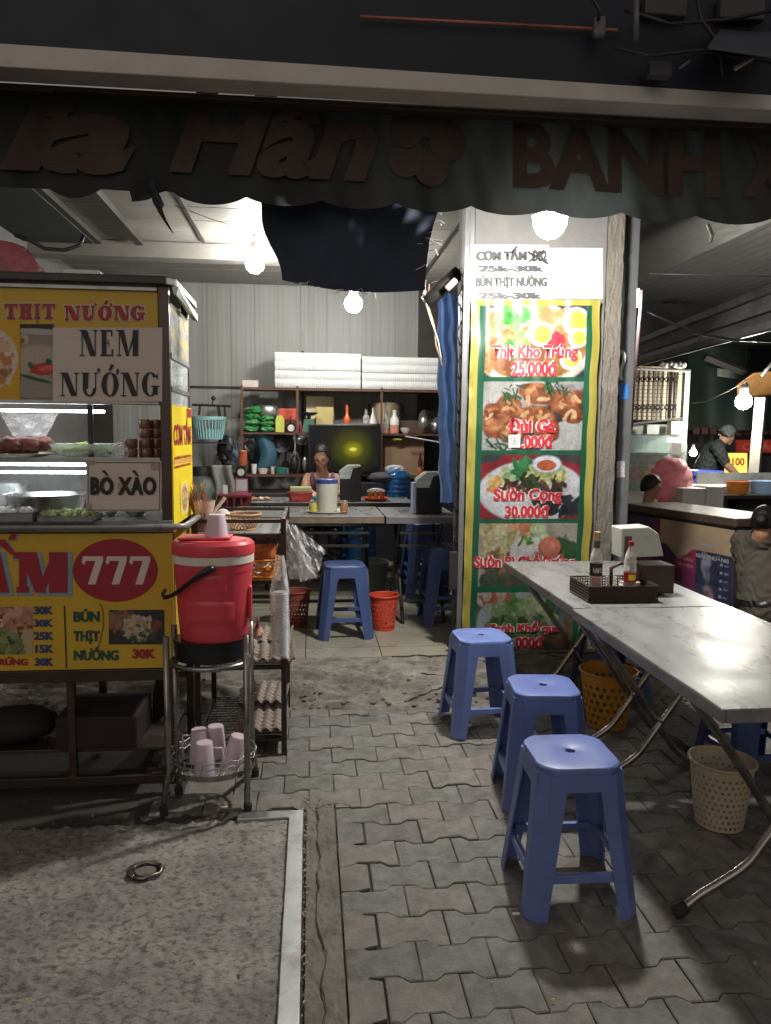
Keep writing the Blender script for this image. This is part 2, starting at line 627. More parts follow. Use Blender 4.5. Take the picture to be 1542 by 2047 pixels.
M_steel = mat('stainless', (.23, .23, .23), .30, .22, spec=.15, var=.32, scale=11, bump=.12, bscale=40, dirt=.35, dscale=3, stretch=(1, .4, 1), dcol=(.20, .195, .19), dlo=.35, dhi=.8, rvar=.07)
M_tube = mat('tube_steel', (.26, .245, .225), .27, .9, var=.2, scale=20, dirt=.45, dscale=12, dcol=(.12, .09, .07))
M_dkmetal = mat('dark_metal', (.045, .042, .04), .45, .5, var=.3, scale=20)
M_brown = mat('brown_frame', (.042, .029, .024), .45, .3, var=.3, scale=20)
M_grey = mat('grey_paint', (.13, .135, .14), .5, .2, var=.15, dirt=.35, dscale=6)
M_navy = mat('navy_cloth', (.018, .027, .05), .7, var=.3, scale=4, bump=.3, bscale=12)
M_green = mat('dark_awning_cloth', (.024, .028, .027), .85, transl=.05, var=.3, scale=5, bump=.35, bscale=14, dirt=.4, dcol=(.03, .022, .016))
M_awtext = mat('faded_awning_print', (.072, .050, .042), .95, transl=.02, var=.35, scale=7, bump=.3, bscale=14)
M_beam = mat('painted_beam', (.52, .49, .46), .6, var=.12, scale=2.5, dirt=.5, dscale=2.0, dcol=(.34, .26, .2))
M_black = mat('black_plastic', (.012, .012, .013), .35, var=.2)
M_rubber = mat('rubber', (.02, .02, .02), .8)
M_white = mat('white_plastic', (.70, .69, .66), .4, var=.06)
M_foam = mat('white_foam', (.66, .66, .64), .6, var=.05)
M_paper = mat('paper', (.60, .52, .46), .75, var=.08, scale=4, dirt=.15, dscale=2, dcol=(.4, .32, .26))
M_print = mat('print_sheet', (1, 1, 1), .35, var=.05, attr='print')
M_printm = mat('print_matte', (1, 1, 1), .6, var=.06, attr='print')
M_red = mat('red_print', (.32, .018, .028), .45, var=.08)
M_dkred = mat('dark_red_print', (.30, .016, .026), .45, var=.1)
M_ink = mat('black_ink', (.012, .012, .014), .5)
M_greyink = mat('grey_ink', (.03, .03, .03), .6)
M_cream = mat('cream_print', (.62, .52, .46), .5, var=.06)
M_blueink = mat('navy_print', (.03, .04, .14), .5)
M_greenink = mat('green_print', (.012, .07, .05), .5)
M_ltblue = mat('pale_blue_print', (.22, .30, .34), .5, var=.1)
M_yellow = mat('yellow_board', (.55, .35, .026), .45, var=.08, scale=3, dirt=.25, dscale=2, dcol=(.34, .19, .02))
M_yellow2 = mat('bright_yellow_board', (.78, .60, .02), .4, var=.06)
M_stool = mat('blue_plastic', (.12, .165, .39), .40, var=.08, scale=5, dirt=.45, dscale=9, dcol=(.085, .10, .24), bump=.05, bscale=160)
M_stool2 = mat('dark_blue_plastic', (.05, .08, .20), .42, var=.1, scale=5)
M_coolred = mat('red_plastic', (.60, .060, .080), .33, var=.07, scale=5, dirt=.15, dscale=5, dcol=(.3, .015, .02))
M_wht = mat('cream_plastic', (.66, .60, .52), .4, var=.08)
M_jug = mat('frosted_jug', (.66, .55, .62), .45, var=.08, alpha=.78, sss=.2)
M_bag = film('clear_bag', (.95, .96, .98), .16, .6, .12)
M_glass = film('window_glass', (.75, .82, .82), .05, .5, .04)
M_wood = mat('wood_brown', (.16, .085, .045), .6, var=.25, scale=8, stretch=(1, 8, 8))
M_rattan = mat('tan_weave', (.42, .24, .12), .6, var=.25, scale=40)
M_orange = mat('orange_plastic', (.70, .24, .03), .4, var=.1)
M_binor = mat('amber_plastic', (.52, .24, .03), .4, var=.12, dirt=.2)
M_binbe = mat('beige_plastic', (.50, .42, .28), .45, var=.1, dirt=.2)
M_binred = mat('bin_red_plastic', (.50, .06, .03), .4, var=.1)
M_tarp = mat('blue_tarp', (.22, .38, .74), .5, transl=.45, var=.25, scale=6, bump=.6, bscale=10)
M_water = mat('blue_bottle', (.02, .13, .36), .12, var=.1, trans=.25, spec=.7)
M_skin = mat('skin', (.40, .22, .14), .5, var=.1, sss=.1)
M_hair = mat('black_hair', (.012, .010, .009), .4, var=.3, scale=80, bump=.6, bscale=120)
M_screen = mat('dark_screen', (.008, .009, .010), .12, var=.1, spec=.6)
M_eggtray = mat('egg_tray_pulp', (.26, .215, .185), .9, var=.15, scale=30, bump=.4)
M_alu = mat('aluminium', (.62, .62, .60), .28, .9, var=.12)
M_pan = mat('black_pan', (.03, .03, .032), .4, .4)
M_teal = mat('teal_plastic', (.24, .42, .42), .45, var=.1)
M_bluegrey = mat('dark_teal', (.04, .11, .15), .5, var=.15)
M_pinkbag = mat('pink_bag', (.85, .40, .43), .4, var=.2, bump=.6, bscale=14, transl=.35)
M_card = mat('cardboard', (.30, .19, .11), .8, var=.12, dirt=.2)
M_brownbox = mat('brown_board', (.10, .06, .042), .6, var=.15)
M_lime = mat('green_packet', (.03, .25, .06), .4, var=.5, scale=30, dirt=.9, dscale=14, dcol=(.35, .38, .25))
M_corr = mat('corrugated_roof', (.24, .235, .22), .5, .5, var=.2, scale=5, dirt=.5, dscale=4)
M_rust = mat('rusty_steel', (.18, .085, .04), .6, .4, var=.35)
M_meat = mat('grilled_meat', (.22, .075, .055), .45, var=.6, scale=30, bump=.8, bscale=60)
M_lettuce = mat('pale_green', (.42, .55, .20), .45, var=.3, scale=20)

# ------------------------------------------------------------------ lamps: every one of these glows in the photograph
def lamp_glow(name, col, P, area):
    return emis(name, col, P / (area * PI))
M_bulbA = lamp_glow('lamp_white_warm', (1.0, .97, .92), 120, 4 * PI * .080 ** 2)
M_bulbB = lamp_glow('lamp_white', (1.0, .97, .92), 14, 4 * PI * .055 ** 2)
M_bulbC = lamp_glow('lamp_white_cool', (1.0, .98, .95), 15, 4 * PI * .052 ** 2)
M_bulbE = lamp_glow('lamp_white_far', (1.0, .97, .84), 30, 4 * PI * .07 ** 2)
M_bulbD = lamp_glow('lamp_side', (.94, .97, 1.0), 9, 2 * PI * .035 * .18)
M_bulbF = lamp_glow('lamp_small', (1.0, .98, .92), 3, 4 * PI * .035 ** 2)
M_led = emis('led_strip', (.86, .93, 1.0), 15)

def bulb(label, p, r, glow, hang=.5, grp=None, led=False):
    t = thing('lamp', label, 'lamp', p, group=grp)
    g = MB()
    prof = [(.001, -r), (r * .5, -r * .87), (r * .87, -r * .5), (r, 0), (r * .87, r * .5), (r * .5, r * .88), (r * .42, r * 1.1)]
    g.lathe(prof, p, 20)
    if led:
        g = MB().lathe([(.001, -r), (r * .4, -r * .93), (r * .75, -r * .68), (r * .96, -r * .28), (r, 0), (r * .98, r * .2), (r * .95, r * .3)], p, 20)
        obj('housing', MB().lathe([(r * .97, r * .31), (r * 1.12, r * .28), (r * 1.12, r * .34), (r * 1.0, r * .4), (r * .9, r * .6), (r * .62, r * 1.1), (r * .45, r * 1.25)], p, 20), M_white, t, smooth=True)  # flared collar added to the housing to cut light going up the pillar
    obj('bulb', g, glow, t, smooth=True)
    s = MB().lathe([(r * .45, r * 1.25), (r * .5, r * 1.3), (r * .5, r * 2.0), (r * .3, r * 2.4), (.004, r * 2.45)], p, 14)
    obj('socket', s, M_white, t, smooth=True, auto=40)
    q = Vector(p)
    obj('cord', MB().tube([q + Vector((0, 0, r * 2.4)), q + Vector((.01, .01, hang * .5)), q + Vector((0, 0, hang))], .004, 6), M_black, t)
    return t
pA = A(1100, 443, 3.52)
bulb('brightest bare lamp, hanging in front of the pillar above the price sign', pA, .078, M_bulbA, .5, led=True)
bulb('round lamp under the shop ceiling, upper left of the hanging blue tarp', A(510, 528, 6.2), .075, M_bulbB, .22)
bulb('round lamp inside the shop, just above the white foam boxes', A(707, 607, 6.6), .078, M_bulbC, .32)
bulb('round lamp hanging above the man in the cap at the neighbouring stall', A(1487, 803, 7.6), .085, M_bulbE, .6)
bulb('tiny lamp behind the back of the man in the cap', A(1386, 905, 9.2), .045, M_bulbF, .3)
t = thing('wall_lamp', 'short upright tube lamp fixed on the grey steel post beside the pillar', 'lamp', A(1268, 620, 4.6))
p = A(1268, 596, 4.62)
obj('tube', MB().lathe([(.001, -.06), (.028, -.055), (.033, 0), (.028, .055), (.001, .06)], p, 14), M_bulbD, t, smooth=True)
obj('holder', MB().box(p.x - .10, p.x - .035, p.y - .02, p.y + .02, p.z + .03, p.z + .075), M_white, t, bevel=.004)

# ------------------------------------------------------------------ the ground
mb = MB().grid(60, 60, lambda a, b: ((a - .5) * 60, -8 + b * 60, -.016))
struct('ground', mb, M_bed)
# interlocking pavers, each a piece of the pavement
PL, PW, PAMP, PT = .2115, .1395, .0125, .05
def paver_poly(g=.0019):
    hl, hw = PL / 2 - g, PW / 2 - g
    xs = [-hl, -hl * .63, -hl * .37, hl * .37, hl * .63, hl]
    far = [(x, hw + (PAMP if abs(x) > hl * .5 else -PAMP)) for x in xs]
    near = [(x, -hw + (-PAMP if abs(x) > hl * .5 else PAMP)) for x in xs]
    return near + list(reversed(far))
def paver_mesh(i):
    rr = random.Random(50 + i)
    poly = [(x + rr.uniform(-.0012, .0012), y + rr.uniform(-.0012, .0012)) for x, y in paver_poly()]
    n = len(poly)
    bv = .004
    inner = [(x * (1 - bv / (PL / 2)), y * (1 - bv / (PW / 2))) for x, y in poly]
    vs = [(x, y, -PT) for x, y in poly] + [(x, y, -.003) for x, y in poly] + [(x, y, 0) for x, y in inner]
    fs = [(i, (i + 1) % n, n + (i + 1) % n, n + i) for i in range(n)] + [(n + i, n + (i + 1) % n, 2 * n + (i + 1) % n, 2 * n + i) for i in range(n)] + [tuple(range(2 * n, 3 * n))]
    return MB().add(vs, fs)
pave_floor = struct('pavement', MB().grid(4, 4, lambda a, b: (-.7 + a * 4.6, 1.0 + b * 2.92, -.012)), M_bed)
pav_meshes = []
for i in range(9):
    me = D.meshes.new('paver')
    q = paver_mesh(i)
    me.from_pydata(q.v, [], q.f)
    me.update()
    me.materials.append(M_pave[i % 3])
    pav_meshes.append(me)
cells = []
Ye0 = G(560, 1626).y + .012
PX0, PY0 = .098, 1.335
for r_ in range(-3, 20):
    for c_ in range(-5, 19):
        x = PX0 + (c_ + .5 + .5 * (r_ % 2)) * PL
        y = PY0 + (r_ + .5) * PW
        if y > 3.93 or y < 1.0 or x > 3.6:
            continue
        if x - PL / 2 < PX0 - .01 and y - PW / 2 < Ye0 + .0:
            continue
        if x < -.62:
            continue
        cells.append((x, y, r_, c_))
cells.sort(key=lambda q: q[0] ** 2 * 1.3 + (q[1] - 1.2) ** 2 + (6 if q[0] > 1.9 else 0) + (4 if q[1] < 1.25 else 0))
rr = random.Random(3)
extra = MB()
for i, (x, y, a, b) in enumerate(cells):
    tone = vn = rr.random() + .25 * math.sin(x * 2.1 + y * 1.7)
    me = pav_meshes[(0 if tone < .36 else 1 if tone < .74 else 2) + 3 * rr.randrange(3)]
    z = rr.uniform(-.005, .002)
    tx, ty = rr.uniform(-.018, .018), rr.uniform(-.018, .018)
    if i < 296:
        o = D.objects.new('paver', me)
        COL.objects.link(o)
        o.parent = pave_floor
        o.location = (x, y, z)
        o.rotation_euler = (tx, ty, rr.uniform(-.012, .012))
    else:
        q = paver_mesh(i % 9)
        q.xf(Matrix.Translation((x, y, z)))
        extra.add(q.v, q.f)
if extra.v:
    obj('outer_pavers', extra, M_pave[2], pave_floor, kind='stuff')
# cut pavers along the concrete strip (half pieces)
for r_ in range(-2, 12):
    if r_ % 2 == 0:
        continue
    y = PY0 + (r_ + .5) * PW
    q = MB()
    w_ = PL / 2 - .006
    q.add([(-w_ / 2, -PW / 2 + .003 - PAMP, 0), (0, -PW / 2 + .003 - PAMP * .2, 0), (w_ / 2, -PW / 2 + .003 + PAMP * 0, 0), (w_ / 2, PW / 2 - .003, 0), (0, PW / 2 - .003 + .004, 0), (-w_ / 2, PW / 2 - .003 + PAMP, 0)], [(0, 1, 2, 3, 4, 5)])
    q = MB().prism([(-w_ / 2, -PW / 2 + .004 - PAMP), (0, -PW / 2 + .004 - PAMP), (w_ / 2 - .004, -PW / 2 + .004), (w_ / 2 - .004, PW / 2 - .004), (0, PW / 2 - .004 + PAMP), (-w_ / 2, PW / 2 - .004 + PAMP)], lambda a, b, tt: Vector((a, b, tt)), -PT, 0)
    o = obj('paver', q, M_pave[rr.randrange(3)], pave_floor)
    o.location = (PX0 + PL / 4, y, rr.uniform(-.003, .001))

# rough slab with its steel edging, the concrete strip beside it
def rough(x0, x1, y0, y1, z, amp, seed, nu, nv, side=.05):
    n = vnoise(nu + 1, nv + 1, nu / 3.0, seed) - .5
    n2 = vnoise(nu + 1, nv + 1, nu / 1.6, seed + 1) - .5
    def fn(a, b):
        i, j = int(round(a * nu)), int(round(b * nv))
        return (x0 + a * (x1 - x0), y0 + b * (y1 - y0), z + amp * (n[j, i] + n2[j, i] * .8))
    return MB().grid(nu, nv, fn)
SX = G(568, 1800).x
Ye = G(560, 1626).y
slab = struct('concrete_slab', rough(-2.6, SX, .6, Ye - .035, -.004, .011, 5, 330, 240), M_slab, smooth=True)
cx0, cx1 = SX, SX + .058
ch = MB()
ch.prism([(SX, .5), (cx1, .5), (cx1, Ye + .008), (SX, Ye - .045)], lambda a, b, t_: Vector((a, b, t_)), -.04, .012)
ch.prism([(SX - .20, Ye - .047), (SX - .001, Ye - .047), (cx1 - .001, Ye + .007), (SX - .20, Ye + .007)], lambda a, b, t_: Vector((a, b, t_)), -.04, .009)
o = struct('steel_edging', ch, M_galv, bevel=.003)
o['label'] = 'shiny bent steel edging along two sides of the rough slab'
sx0, sx1 = cx1 + .012, PX0 - .004
struct('concrete_strip', rough(sx0, sx1, .6, Ye + .1, -.001, .006, 21, 30, 320), M_strip, smooth=True)
# crack and crumbs
ck = MB()
pts = []
x = (sx0 + sx1) / 2 - .004
y = .7
while y < 2.95:
    pts.append((x, y))
    x += rr.uniform(-.009, .009) + ((sx0 + sx1) / 2 - .004 - x) * .15
    y += rr.uniform(.02, .05)
for i in range(len(pts) - 1):
    (xa, ya), (xb, yb) = pts[i], pts[i + 1]
    w_ = .0018 + .0012 * math.sin(i)
    ck.prism([(xa - w_, ya), (xa + w_, ya), (xb + w_, yb), (xb - w_, yb)], lambda a, b, t_: Vector((a, b, t_)), .004, .0062)
struct('crack', ck, M_bed)
cr = MB()
for i in range(420):
    x, y = sx0 - .006 + rr.gauss(0, .007), rr.uniform(.8, 2.95)
    if rr.random() < .35:
        x, y = rr.uniform(-1.1, 2.0), rr.uniform(1.2, 4.1)
    s_ = rr.uniform(.0012, .0045)
    cr.ball((x, y, .004), s_, 5, 3, .6)
o = obj('crumbs', cr, mat('crumbs', (.42, .36, .26), .9, var=.5, scale=90), None)
o['kind'] = 'stuff'; o['label'] = 'pale grit and crumbs scattered on the pavement'
# lifting ring in the slab
p = G(292, 1746)
t = thing('lifting_ring', 'round steel lifting ring sunk in a chipped hollow of the slab', 'ring', p)
rg = MB()
rg.tube([(p.x + .052 * math.cos(q * PI / 14), p.y + .044 * math.sin(q * PI / 14), .012 + .003 * math.sin(q)) for q in range(-9, 19)], .006, 8)
obj('ring', rg, M_tube, t, smooth=True)
hol = MB()
hp = [(.062 * (1 + .18 * math.sin(3 * q + 1) + rr.uniform(-.08, .08)) * math.cos(q), .05 * (1 + .15 * math.sin(4 * q)) * math.sin(q)) for q in [2 * PI * i / 30 for i in range(30)]]
hol.prism(hp, lambda a, b, t_: Vector((p.x + a - .012, p.y + b + .008, t_)), .0025, .0045)
obj('hollow', hol, M_bed, t)
obj('plug', MB().lathe([(.034, .0), (.034, .007), (.001, .009)], (p.x, p.y, .003), 20, 1, .85), M_strip, t)
# small litter
for lab, px, py, sz, m_ in (('white cigarette end lying on the pavers by the front stool', 1032, 1831, .011, M_white), ('small yellow scrap on the pavers under the stool shadow', 1106, 2003, .004, M_yellow2),
                        ('small yellow leaf on the rough slab', 442, 1867, .003, M_yellow2), ('yellow scrap at the near left of the slab', 54, 2002, .0035, M_yellow2), ('crumpled white scrap on the edging by the stand foot', 449, 1617, .012, M_white)):
    p = G(px, py)
    o = obj('scrap', MB().box(p.x - sz, p.x + sz, p.y - sz * .35, p.y + sz * .35, .005, .010), m_, bevel=.001)
    tag(o, lab, 'scrap')

# step of broken concrete, the tiled shop floor
FZ, YF = .175, 4.31
n1 = vnoise(241, 61, 26, 77) - .5
n2 = vnoise(241, 61, 90, 78) - .5
def rampz(x, b):
    k = min(1, b * 1.25)
    return -.012 + (FZ - .005 + .012) * (k ** .8)
def rampf(a, b):
    i, j = int(round(a * 240)), int(round(b * 60))
    y = 3.93 + .05 * math.sin(a * 23) * (1 - b) + b * .40
    k = min(1, b * 1.25)
    z = -.012 + (FZ - .005 + .012) * (k ** .8)
    return (-2.6 + a * 6.6, y + n2[j, i] * .01, z + (n1[j, i] * .06 + n2[j, i] * .034) * math.sin(min(1, b * 1.02) * PI) ** .5 + .004 * (1 - b))
struct('step', MB().grid(240, 60, rampf), M_ramp)
ck = MB()
for s0 in range(16):
    x, b = rr.uniform(-.15, 2.2), rr.choice((.12, .3, .55, .8, .93, .95))
    pts = []
    for k in range(rr.randrange(6, 22)):
        a_ = (x + 2.6) / 6.6
        if 0 < b < 1: pts.append(Vector(rampf(a_, b)) + Vector((0, 0, .004)))
        x += rr.uniform(.01, .035); b += rr.uniform(-.035, .035)
    if len(pts) > 3:
        ck.tube(pts, [.0012 + .0045 * abs(math.sin(i * 1.3 + s0)) for i in range(len(pts))], 5)
o = struct('step_cracks', ck, M_bed)
rb = MB()
for k in range(260):
    a_, b = rr.random(), min(.98, abs(rr.gauss(.08, .25)))
    p_ = rampf(a_, b); s_ = rr.uniform(.004, .014)
    rb.ball((p_[0], p_[1] - .004, p_[2] + s_ * .2), s_, 6, 4, .6, 1.3, 1, .7)
o = obj('rubble', rb, M_ramp); o['kind'] = 'stuff'; o['label'] = 'broken concrete crumbs along the foot of the step'
g = MB()
def crk(pl):
    for i in range(len(pl) - 1):
        a, b = G(pl[i][0], pl[i][1], .12), G(pl[i + 1][0], pl[i + 1][1], .12)
fl = struct('shop_floor', MB().box(-2.3, 3.2, YF, 8.35, FZ - .17, FZ - .006), M_grout)
TL = .46
x0 = A(611, 1323, YF).x
tme = None
for i in range(-5, 6):
    for j in range(0, 9):
        xa, ya = x0 + i * TL, YF + .005 + (j - .55) * TL
        yb = ya + TL
        ya = max(ya, YF + .004 + (.012 if i % 2 else -.004))
        if xa > 1.75 or xa < -2.3 or yb > 8.3:
            continue
        o = obj('tile', MB().box(xa + .003, xa + TL - .003, ya + .003, yb - .003, FZ - .006, FZ + rr.uniform(-.0008, .0008)), M_tile, fl)

# ------------------------------------------------------------------ shop walls and ceiling
YB = 8.2
CZ = Z(572, YB, 600)
bw = struct('back_wall', MB().box(-2.3, 1.6, YB + .02, YB + .1, 0, CZ + .3), M_batten)
x = -2.25
seam = A(605, 650, YB).x
n = 0
xs = [seam - .012 - .25 * k for k in range(0, 9)][::-1] + [seam + .012 + .25 * k for k in range(0, 6)]
for i in range(len(xs) - 1):
    xa, xb = xs[i], xs[i + 1]
    if xb - xa < .1 or xb > 1.62:
        continue
    q = MB()
    m_ = 10
    def pf(a, b, xa=xa, xb=xb):
        k = a * m_
        return (xa + .0012 + a * (xb - xa - .0024), YB + .012 - .0007 * (1 if int(round(a * 20)) % 4 in (1, 2) else 0), FZ + b * (CZ + .2 - FZ))
    q.grid(20, 1, pf)
    obj('panel', q, M_wallp, bw)
obj('trim_strip', MB().box(seam - .016, seam + .016, YB - .012, YB + .011, Z(705, YB), CZ + .1), mat('grey_trim', (.28, .27, .25), .5), bw)
obj('rail_strip', MB().box(-2.2, A(484, 777, YB).x, YB - .012, YB + .005, Z(779, YB) - .012, Z(779, YB) + .008), M_dkmetal, bw)
struct('left_wall', MB().box(-2.42, -2.3, 4.3, 8.3, 0, CZ + .3), M_plaster)
struct('right_wall', MB().box(1.62, 1.74, 4.95, 8.3, 0, CZ + .3), M_plaster)
M_wallgrey = M_plaster
# ceiling planks run across, battens run away from us
cl = struct('ceiling', MB().box(-2.4, 3.4, 4.45, 8.3, CZ + .03, CZ + .1), M_batten)
pd = .335
j = 0
y = 4.5
bx = [A(340, 390, 4.95).x, A(170, 390, 4.95).x, A(60, 390, 4.95).x, 0.1, 1.1]
bounds = [-2.3] + sorted(bx) + [1.62]
while y < 8.2:
    for i in range(len(bounds) - 1):
        xa, xb = bounds[i], bounds[i + 1]
        obj('plank', MB().box(xa + .002, xb - .002, y + .004, min(y + pd, 8.2) - .004, CZ + rr.uniform(0, .004), CZ + .03), M_ceil, cl)
    y += pd
for k, xx in enumerate(sorted(bx)):
    dw = .028 if k == 0 else (.03 if k == 1 else .012)
    obj('batten', MB().box(xx - dw, xx + dw, 4.5, 6.45 if k < 3 else 8.1, CZ - (.05 if k < 2 else .014), CZ - .001), M_batten, cl)
struct('ceiling_beam', MB().box(-2.3, A(600, 540, 6.5).x, 6.5, 6.66, CZ - .13, CZ - .003), M_ceil)
struct('left_ceiling_panel', MB().box(-2.3, A(60, 395, 4.95).x - .02, 4.5, 6.4, CZ - .06, CZ - .02), mat('sooty_board', (.03, .033, .032), .8))  # plain dark board at the far left of the ceiling
# cable along the left panel
o = obj('cable', MB().tube([A(30, 470, 4.9), A(60, 480, 4.95), A(90, 497, 5.0), A(130, 500, 5.05), A(160, 490, 5.1), A(168, 470, 5.1)], .012, 8), M_black, smooth=True)
tag(o, 'thick black cable drooping under the dark ceiling board at the far left', 'cable')
# cobweb thin wires near the blue tarp
o = obj('wire', MB().tube([A(350, 410, 5.2), A(420, 437, 5.4), A(500, 462, 5.6)], .0025, 5), M_dkmetal)
tag(o, 'thin wire sagging across the ceiling planks', 'wire')

# ------------------------------------------------------------------ pillar
YP = 4.42
xl, xr = A(941, 900, YP).x, A(1232, 900, YP).x
pz1 = Z(395, YP) + .5
pil = thing('pillar', 'grey pillar with a raw concrete edge carrying the food banner', 'pillar', ((xl + xr) / 2, YP + .25, 0))
xm = A(1197, 900, YP).x
obj('plaster_face', MB().box(xl, xm, YP, YP + .5, 0, pz1), M_plaster, pil)
q = MB()
nn = vnoise(25, 201, 20, 9) - .5
nm = vnoise(25, 201, 8, 12) - .5
def pf(a, b):
    i, j = int(round(a * 24)), int(round(b * 200))
    e = .012 * (nm[j, i]) if a > .8 else 0
    return (xm + a * (xr - xm) + e, YP - .012 + .006 * nn[j, i] + .005 * nm[j, i] + (.02 if a > .95 else 0), 0 + b * pz1)
q.grid(24, 200, pf)
obj('raw_edge', q, M_rawcon, pil, smooth=True)
obj('raw_core', MB().box(xm + .002, xr - .03, YP + .03, YP + .5, 0, pz1), M_rawcon, pil)
# steel rail of the folding shutter left of the pillar
t = thing('shutter_rail', 'tall pale steel shutter rail on the left edge of the pillar', 'rail', (xl, YP, 0))
xa = A(919, 900, YP).x
obj('channel', MB().box(xa + .034, xl - .002, YP - .003, YP + .05, .12, pz1), mat('rail_paint', (.15, .15, .145), .5, .3, var=.15, dirt=.4), t, bevel=.003)
obj('inner_channel', MB().box(xa, xa + .032, YP - .02, YP + .06, .12, pz1), M_grey, t, bevel=.003)
# folded shutter: black lattice bars behind the rail
t = thing('folding_shutter', 'folded black lattice shutter pushed against the pillar', 'shutter', (xa - .05, YP + .1, FZ))
xs0 = A(902, 1150, YP + .08).x
for k in range(4):
    xx = xs0 + .012 + k * .017
    obj('upright_bar', MB().box(xx - .005, xx + .005, YP + .02 + .03 * (k % 2), YP + .04 + .03 * (k % 2), FZ + .03, 2.35), M_dkmetal, t)
q = MB()
for k in range(11):
    zz = FZ + .15 + k * .2
    q.tube([(xs0, YP + .015, zz), (xs0 + .07, YP + .015, zz + .16)], .005, 5)
    q.tube([(xs0 + .07, YP + .009, zz), (xs0, YP + .009, zz + .16)], .005, 5)
obj('lattice', q, M_dkmetal, t)
obj('foot_wheel', MB().lathe([(.001, -.015), (.035, -.015), (.04, 0), (.035, .015), (.001, .015)], (0, 0, 0), 16).xf(Matrix.Translation((xs0 + .0, YP - .03, FZ + .05)) @ Matrix.Rotation(PI / 2, 4, 'X')), M_rubber, t)
obj('lock_plate', MB().box(xs0 - .03, xs0 + .09, YP - .01, YP + .0, FZ + .38, FZ + .62), M_dkmetal, t, bevel=.004)

# grey steel post right of the pillar
YQ = 4.52
ga, gb = A(1226, 1100, YQ).x + .004, A(1252, 1100, YQ).x
t = thing('steel_post', 'upright grey square steel post right of the pillar', 'post', (ga, YQ, 0))
obj('tube', MB().box(ga, gb, YQ, YQ + .08, 0, 3.1), M_grey, t, bevel=.004)
w_, h_, f_ = plane_px(1238, 766, 1256, 798, YQ)
obj('blue_sticker', MB().grid(1, 1, lambda a, b: f_(a * w_, b * h_, .003)), mat('blue_sticker', (.05, .18, .5), .4, var=.5, scale=120), t)
w_, h_, f_ = plane_px(1233, 922, 1249, 954, YQ)
obj('torn_sticker', MB().grid(1, 1, lambda a, b: f_(a * w_, b * h_, .003)), mat('sticker_grey', (.42, .42, .42), .5, var=.7, scale=90), t)
pipe = obj('pipe', MB().tube([A(1283, 580, 4.75), A(1268, 760, 4.75), A(1262, 860, 4.75)], .011, 8), mat('pinkish_pipe', (.26, .16, .14), .5), smooth=True)
tag(pipe, 'thin reddish pipe running down beside the grey steel post', 'pipe')
o = obj('plastic_strip', MB().grid(2, 12, lambda a, b: A(1241 + a * 7 + 4 * math.sin(b * 6), 700 + b * 60, 4.5 - .01 * math.sin(b * 9))), M_white)
tag(o, 'torn white plastic strip stuck on the steel post', 'scrap')

# ------------------------------------------------------------------ food banner on the pillar
YN = YP - .02
cTL, cTR, cBL, cBR = A(943, 600, YN), A(1201, 600, YN - .02), A(921, 1310, YN), A(1168, 1308, YN)
def ban(a, b, t_):
    p_ = cBL * (1 - a) * (1 - b) + cBR * a * (1 - b) + cTL * (1 - a) * b + cTR * a * b
    wv = .004 * math.sin(a * 19 + b * 5) + .005 * math.sin(b * 31 + a * 7) + .003 * math.sin(a * 47 + 9 * b)
    if a < .03: wv += .003 * math.sin(b * 80)
    xo = .004 * math.sin(b * 37) * (1 if a > .9 else .2)
    return Vector((p_.x + xo, p_.y - .012 - wv - t_, p_.z))
def vb(py):
    return (1310 - py) / 710.0
Yc, Gc = (.52, .45, .09), (.014, .12, .06)
cv = Canvas(200, 560, Yc)
cv.put(np.ones((560, 200)), Yc, .08, 12)
BDIM = .46
cv.rect(.065, .012, .935, .985, Gc)
boxes = [(611, 748), (757, 891), (901, 1029), (1038, 1166), (1178, 1302)]
bb = [(.115, vb(y1), .89, vb(y0)) for y0, y1 in boxes]
def sub(c, u, v):
    return c[0] + u * (c[2] - c[0]), c[1] + v * (c[3] - c[1])
W_ = bb[0][2] - bb[0][0]; H_ = bb[0][3] - bb[0][1]
def E(c, u, v, ru, rv, col, rot=0, var=.1, soft=.06, wob=0.0):
    cu, cv_ = sub(c, u, v)
    cv.ell(cu, cv_, ru * W_, rv * H_, col, rot, var, soft, wob, c)
def B_(c, n, box, ru, rv, cols, seed, wob=.3, var=.3):
    a0, b0 = sub(c, box[0], box[1]); a1, b1 = sub(c, box[2], box[3])
    cv.blobs(n, (a0, b0, a1, b1), ru * W_, rv * H_, cols, seed, wob, c, var)
c = bb[0]  # braised pork with eggs
cv.rect(*c, (.05, .045, .07), .3, 10)
E(c, .48, .42, .60, .58, (.72, .62, .52), .0, .1)
E(c, .48, .44, .54, .50, (.36, .17, .05), .0, .3)
B_(c, 26, (.02, .3, .32, .9), .13, .07, [(.50, .2, .06), (.58, .36, .16), (.36, .12, .05), (.66, .5, .3)], 4)
B_(c, 40, (.02, .12, .6, .5), .10, .09, [(.42, .15, .05), (.55, .24, .08), (.3, .1, .04), (.62, .38, .16)], 5)
B_(c, 26, (.3, .62, .72, .98), .12, .05, [(.75, .75, .68), (.6, .62, .4), (.8, .8, .75), (.25, .45, .12)], 6)
B_(c, 18, (.12, .78, .45, .98), .09, .06, [(.06, .3, .05), (.1, .4, .08), (.2, .5, .12)], 7)
B_(c, 8, (.14, .34, .28, .46), .07, .06, [(.06, .3, .06), (.1, .4, .1)], 17)
B_(c, 14, (.55, .66, .78, .92), .07, .07, [(.7, .3, .12), (.8, .5, .3)], 8)
for (u, v, ru, rv, rot) in ((.55, .60, .125, .17, 0), (.90, .78, .14, .20, -.5), (.92, .55, .10, .14, -.3), (.86, .26, .11, .16, .3)):
    E(c, u, v, ru, rv, (.85, .80, .74), rot, .05)
    E(c, u + .01, v, ru * .72, rv * .74, (.80, .62, .10), rot, .15)
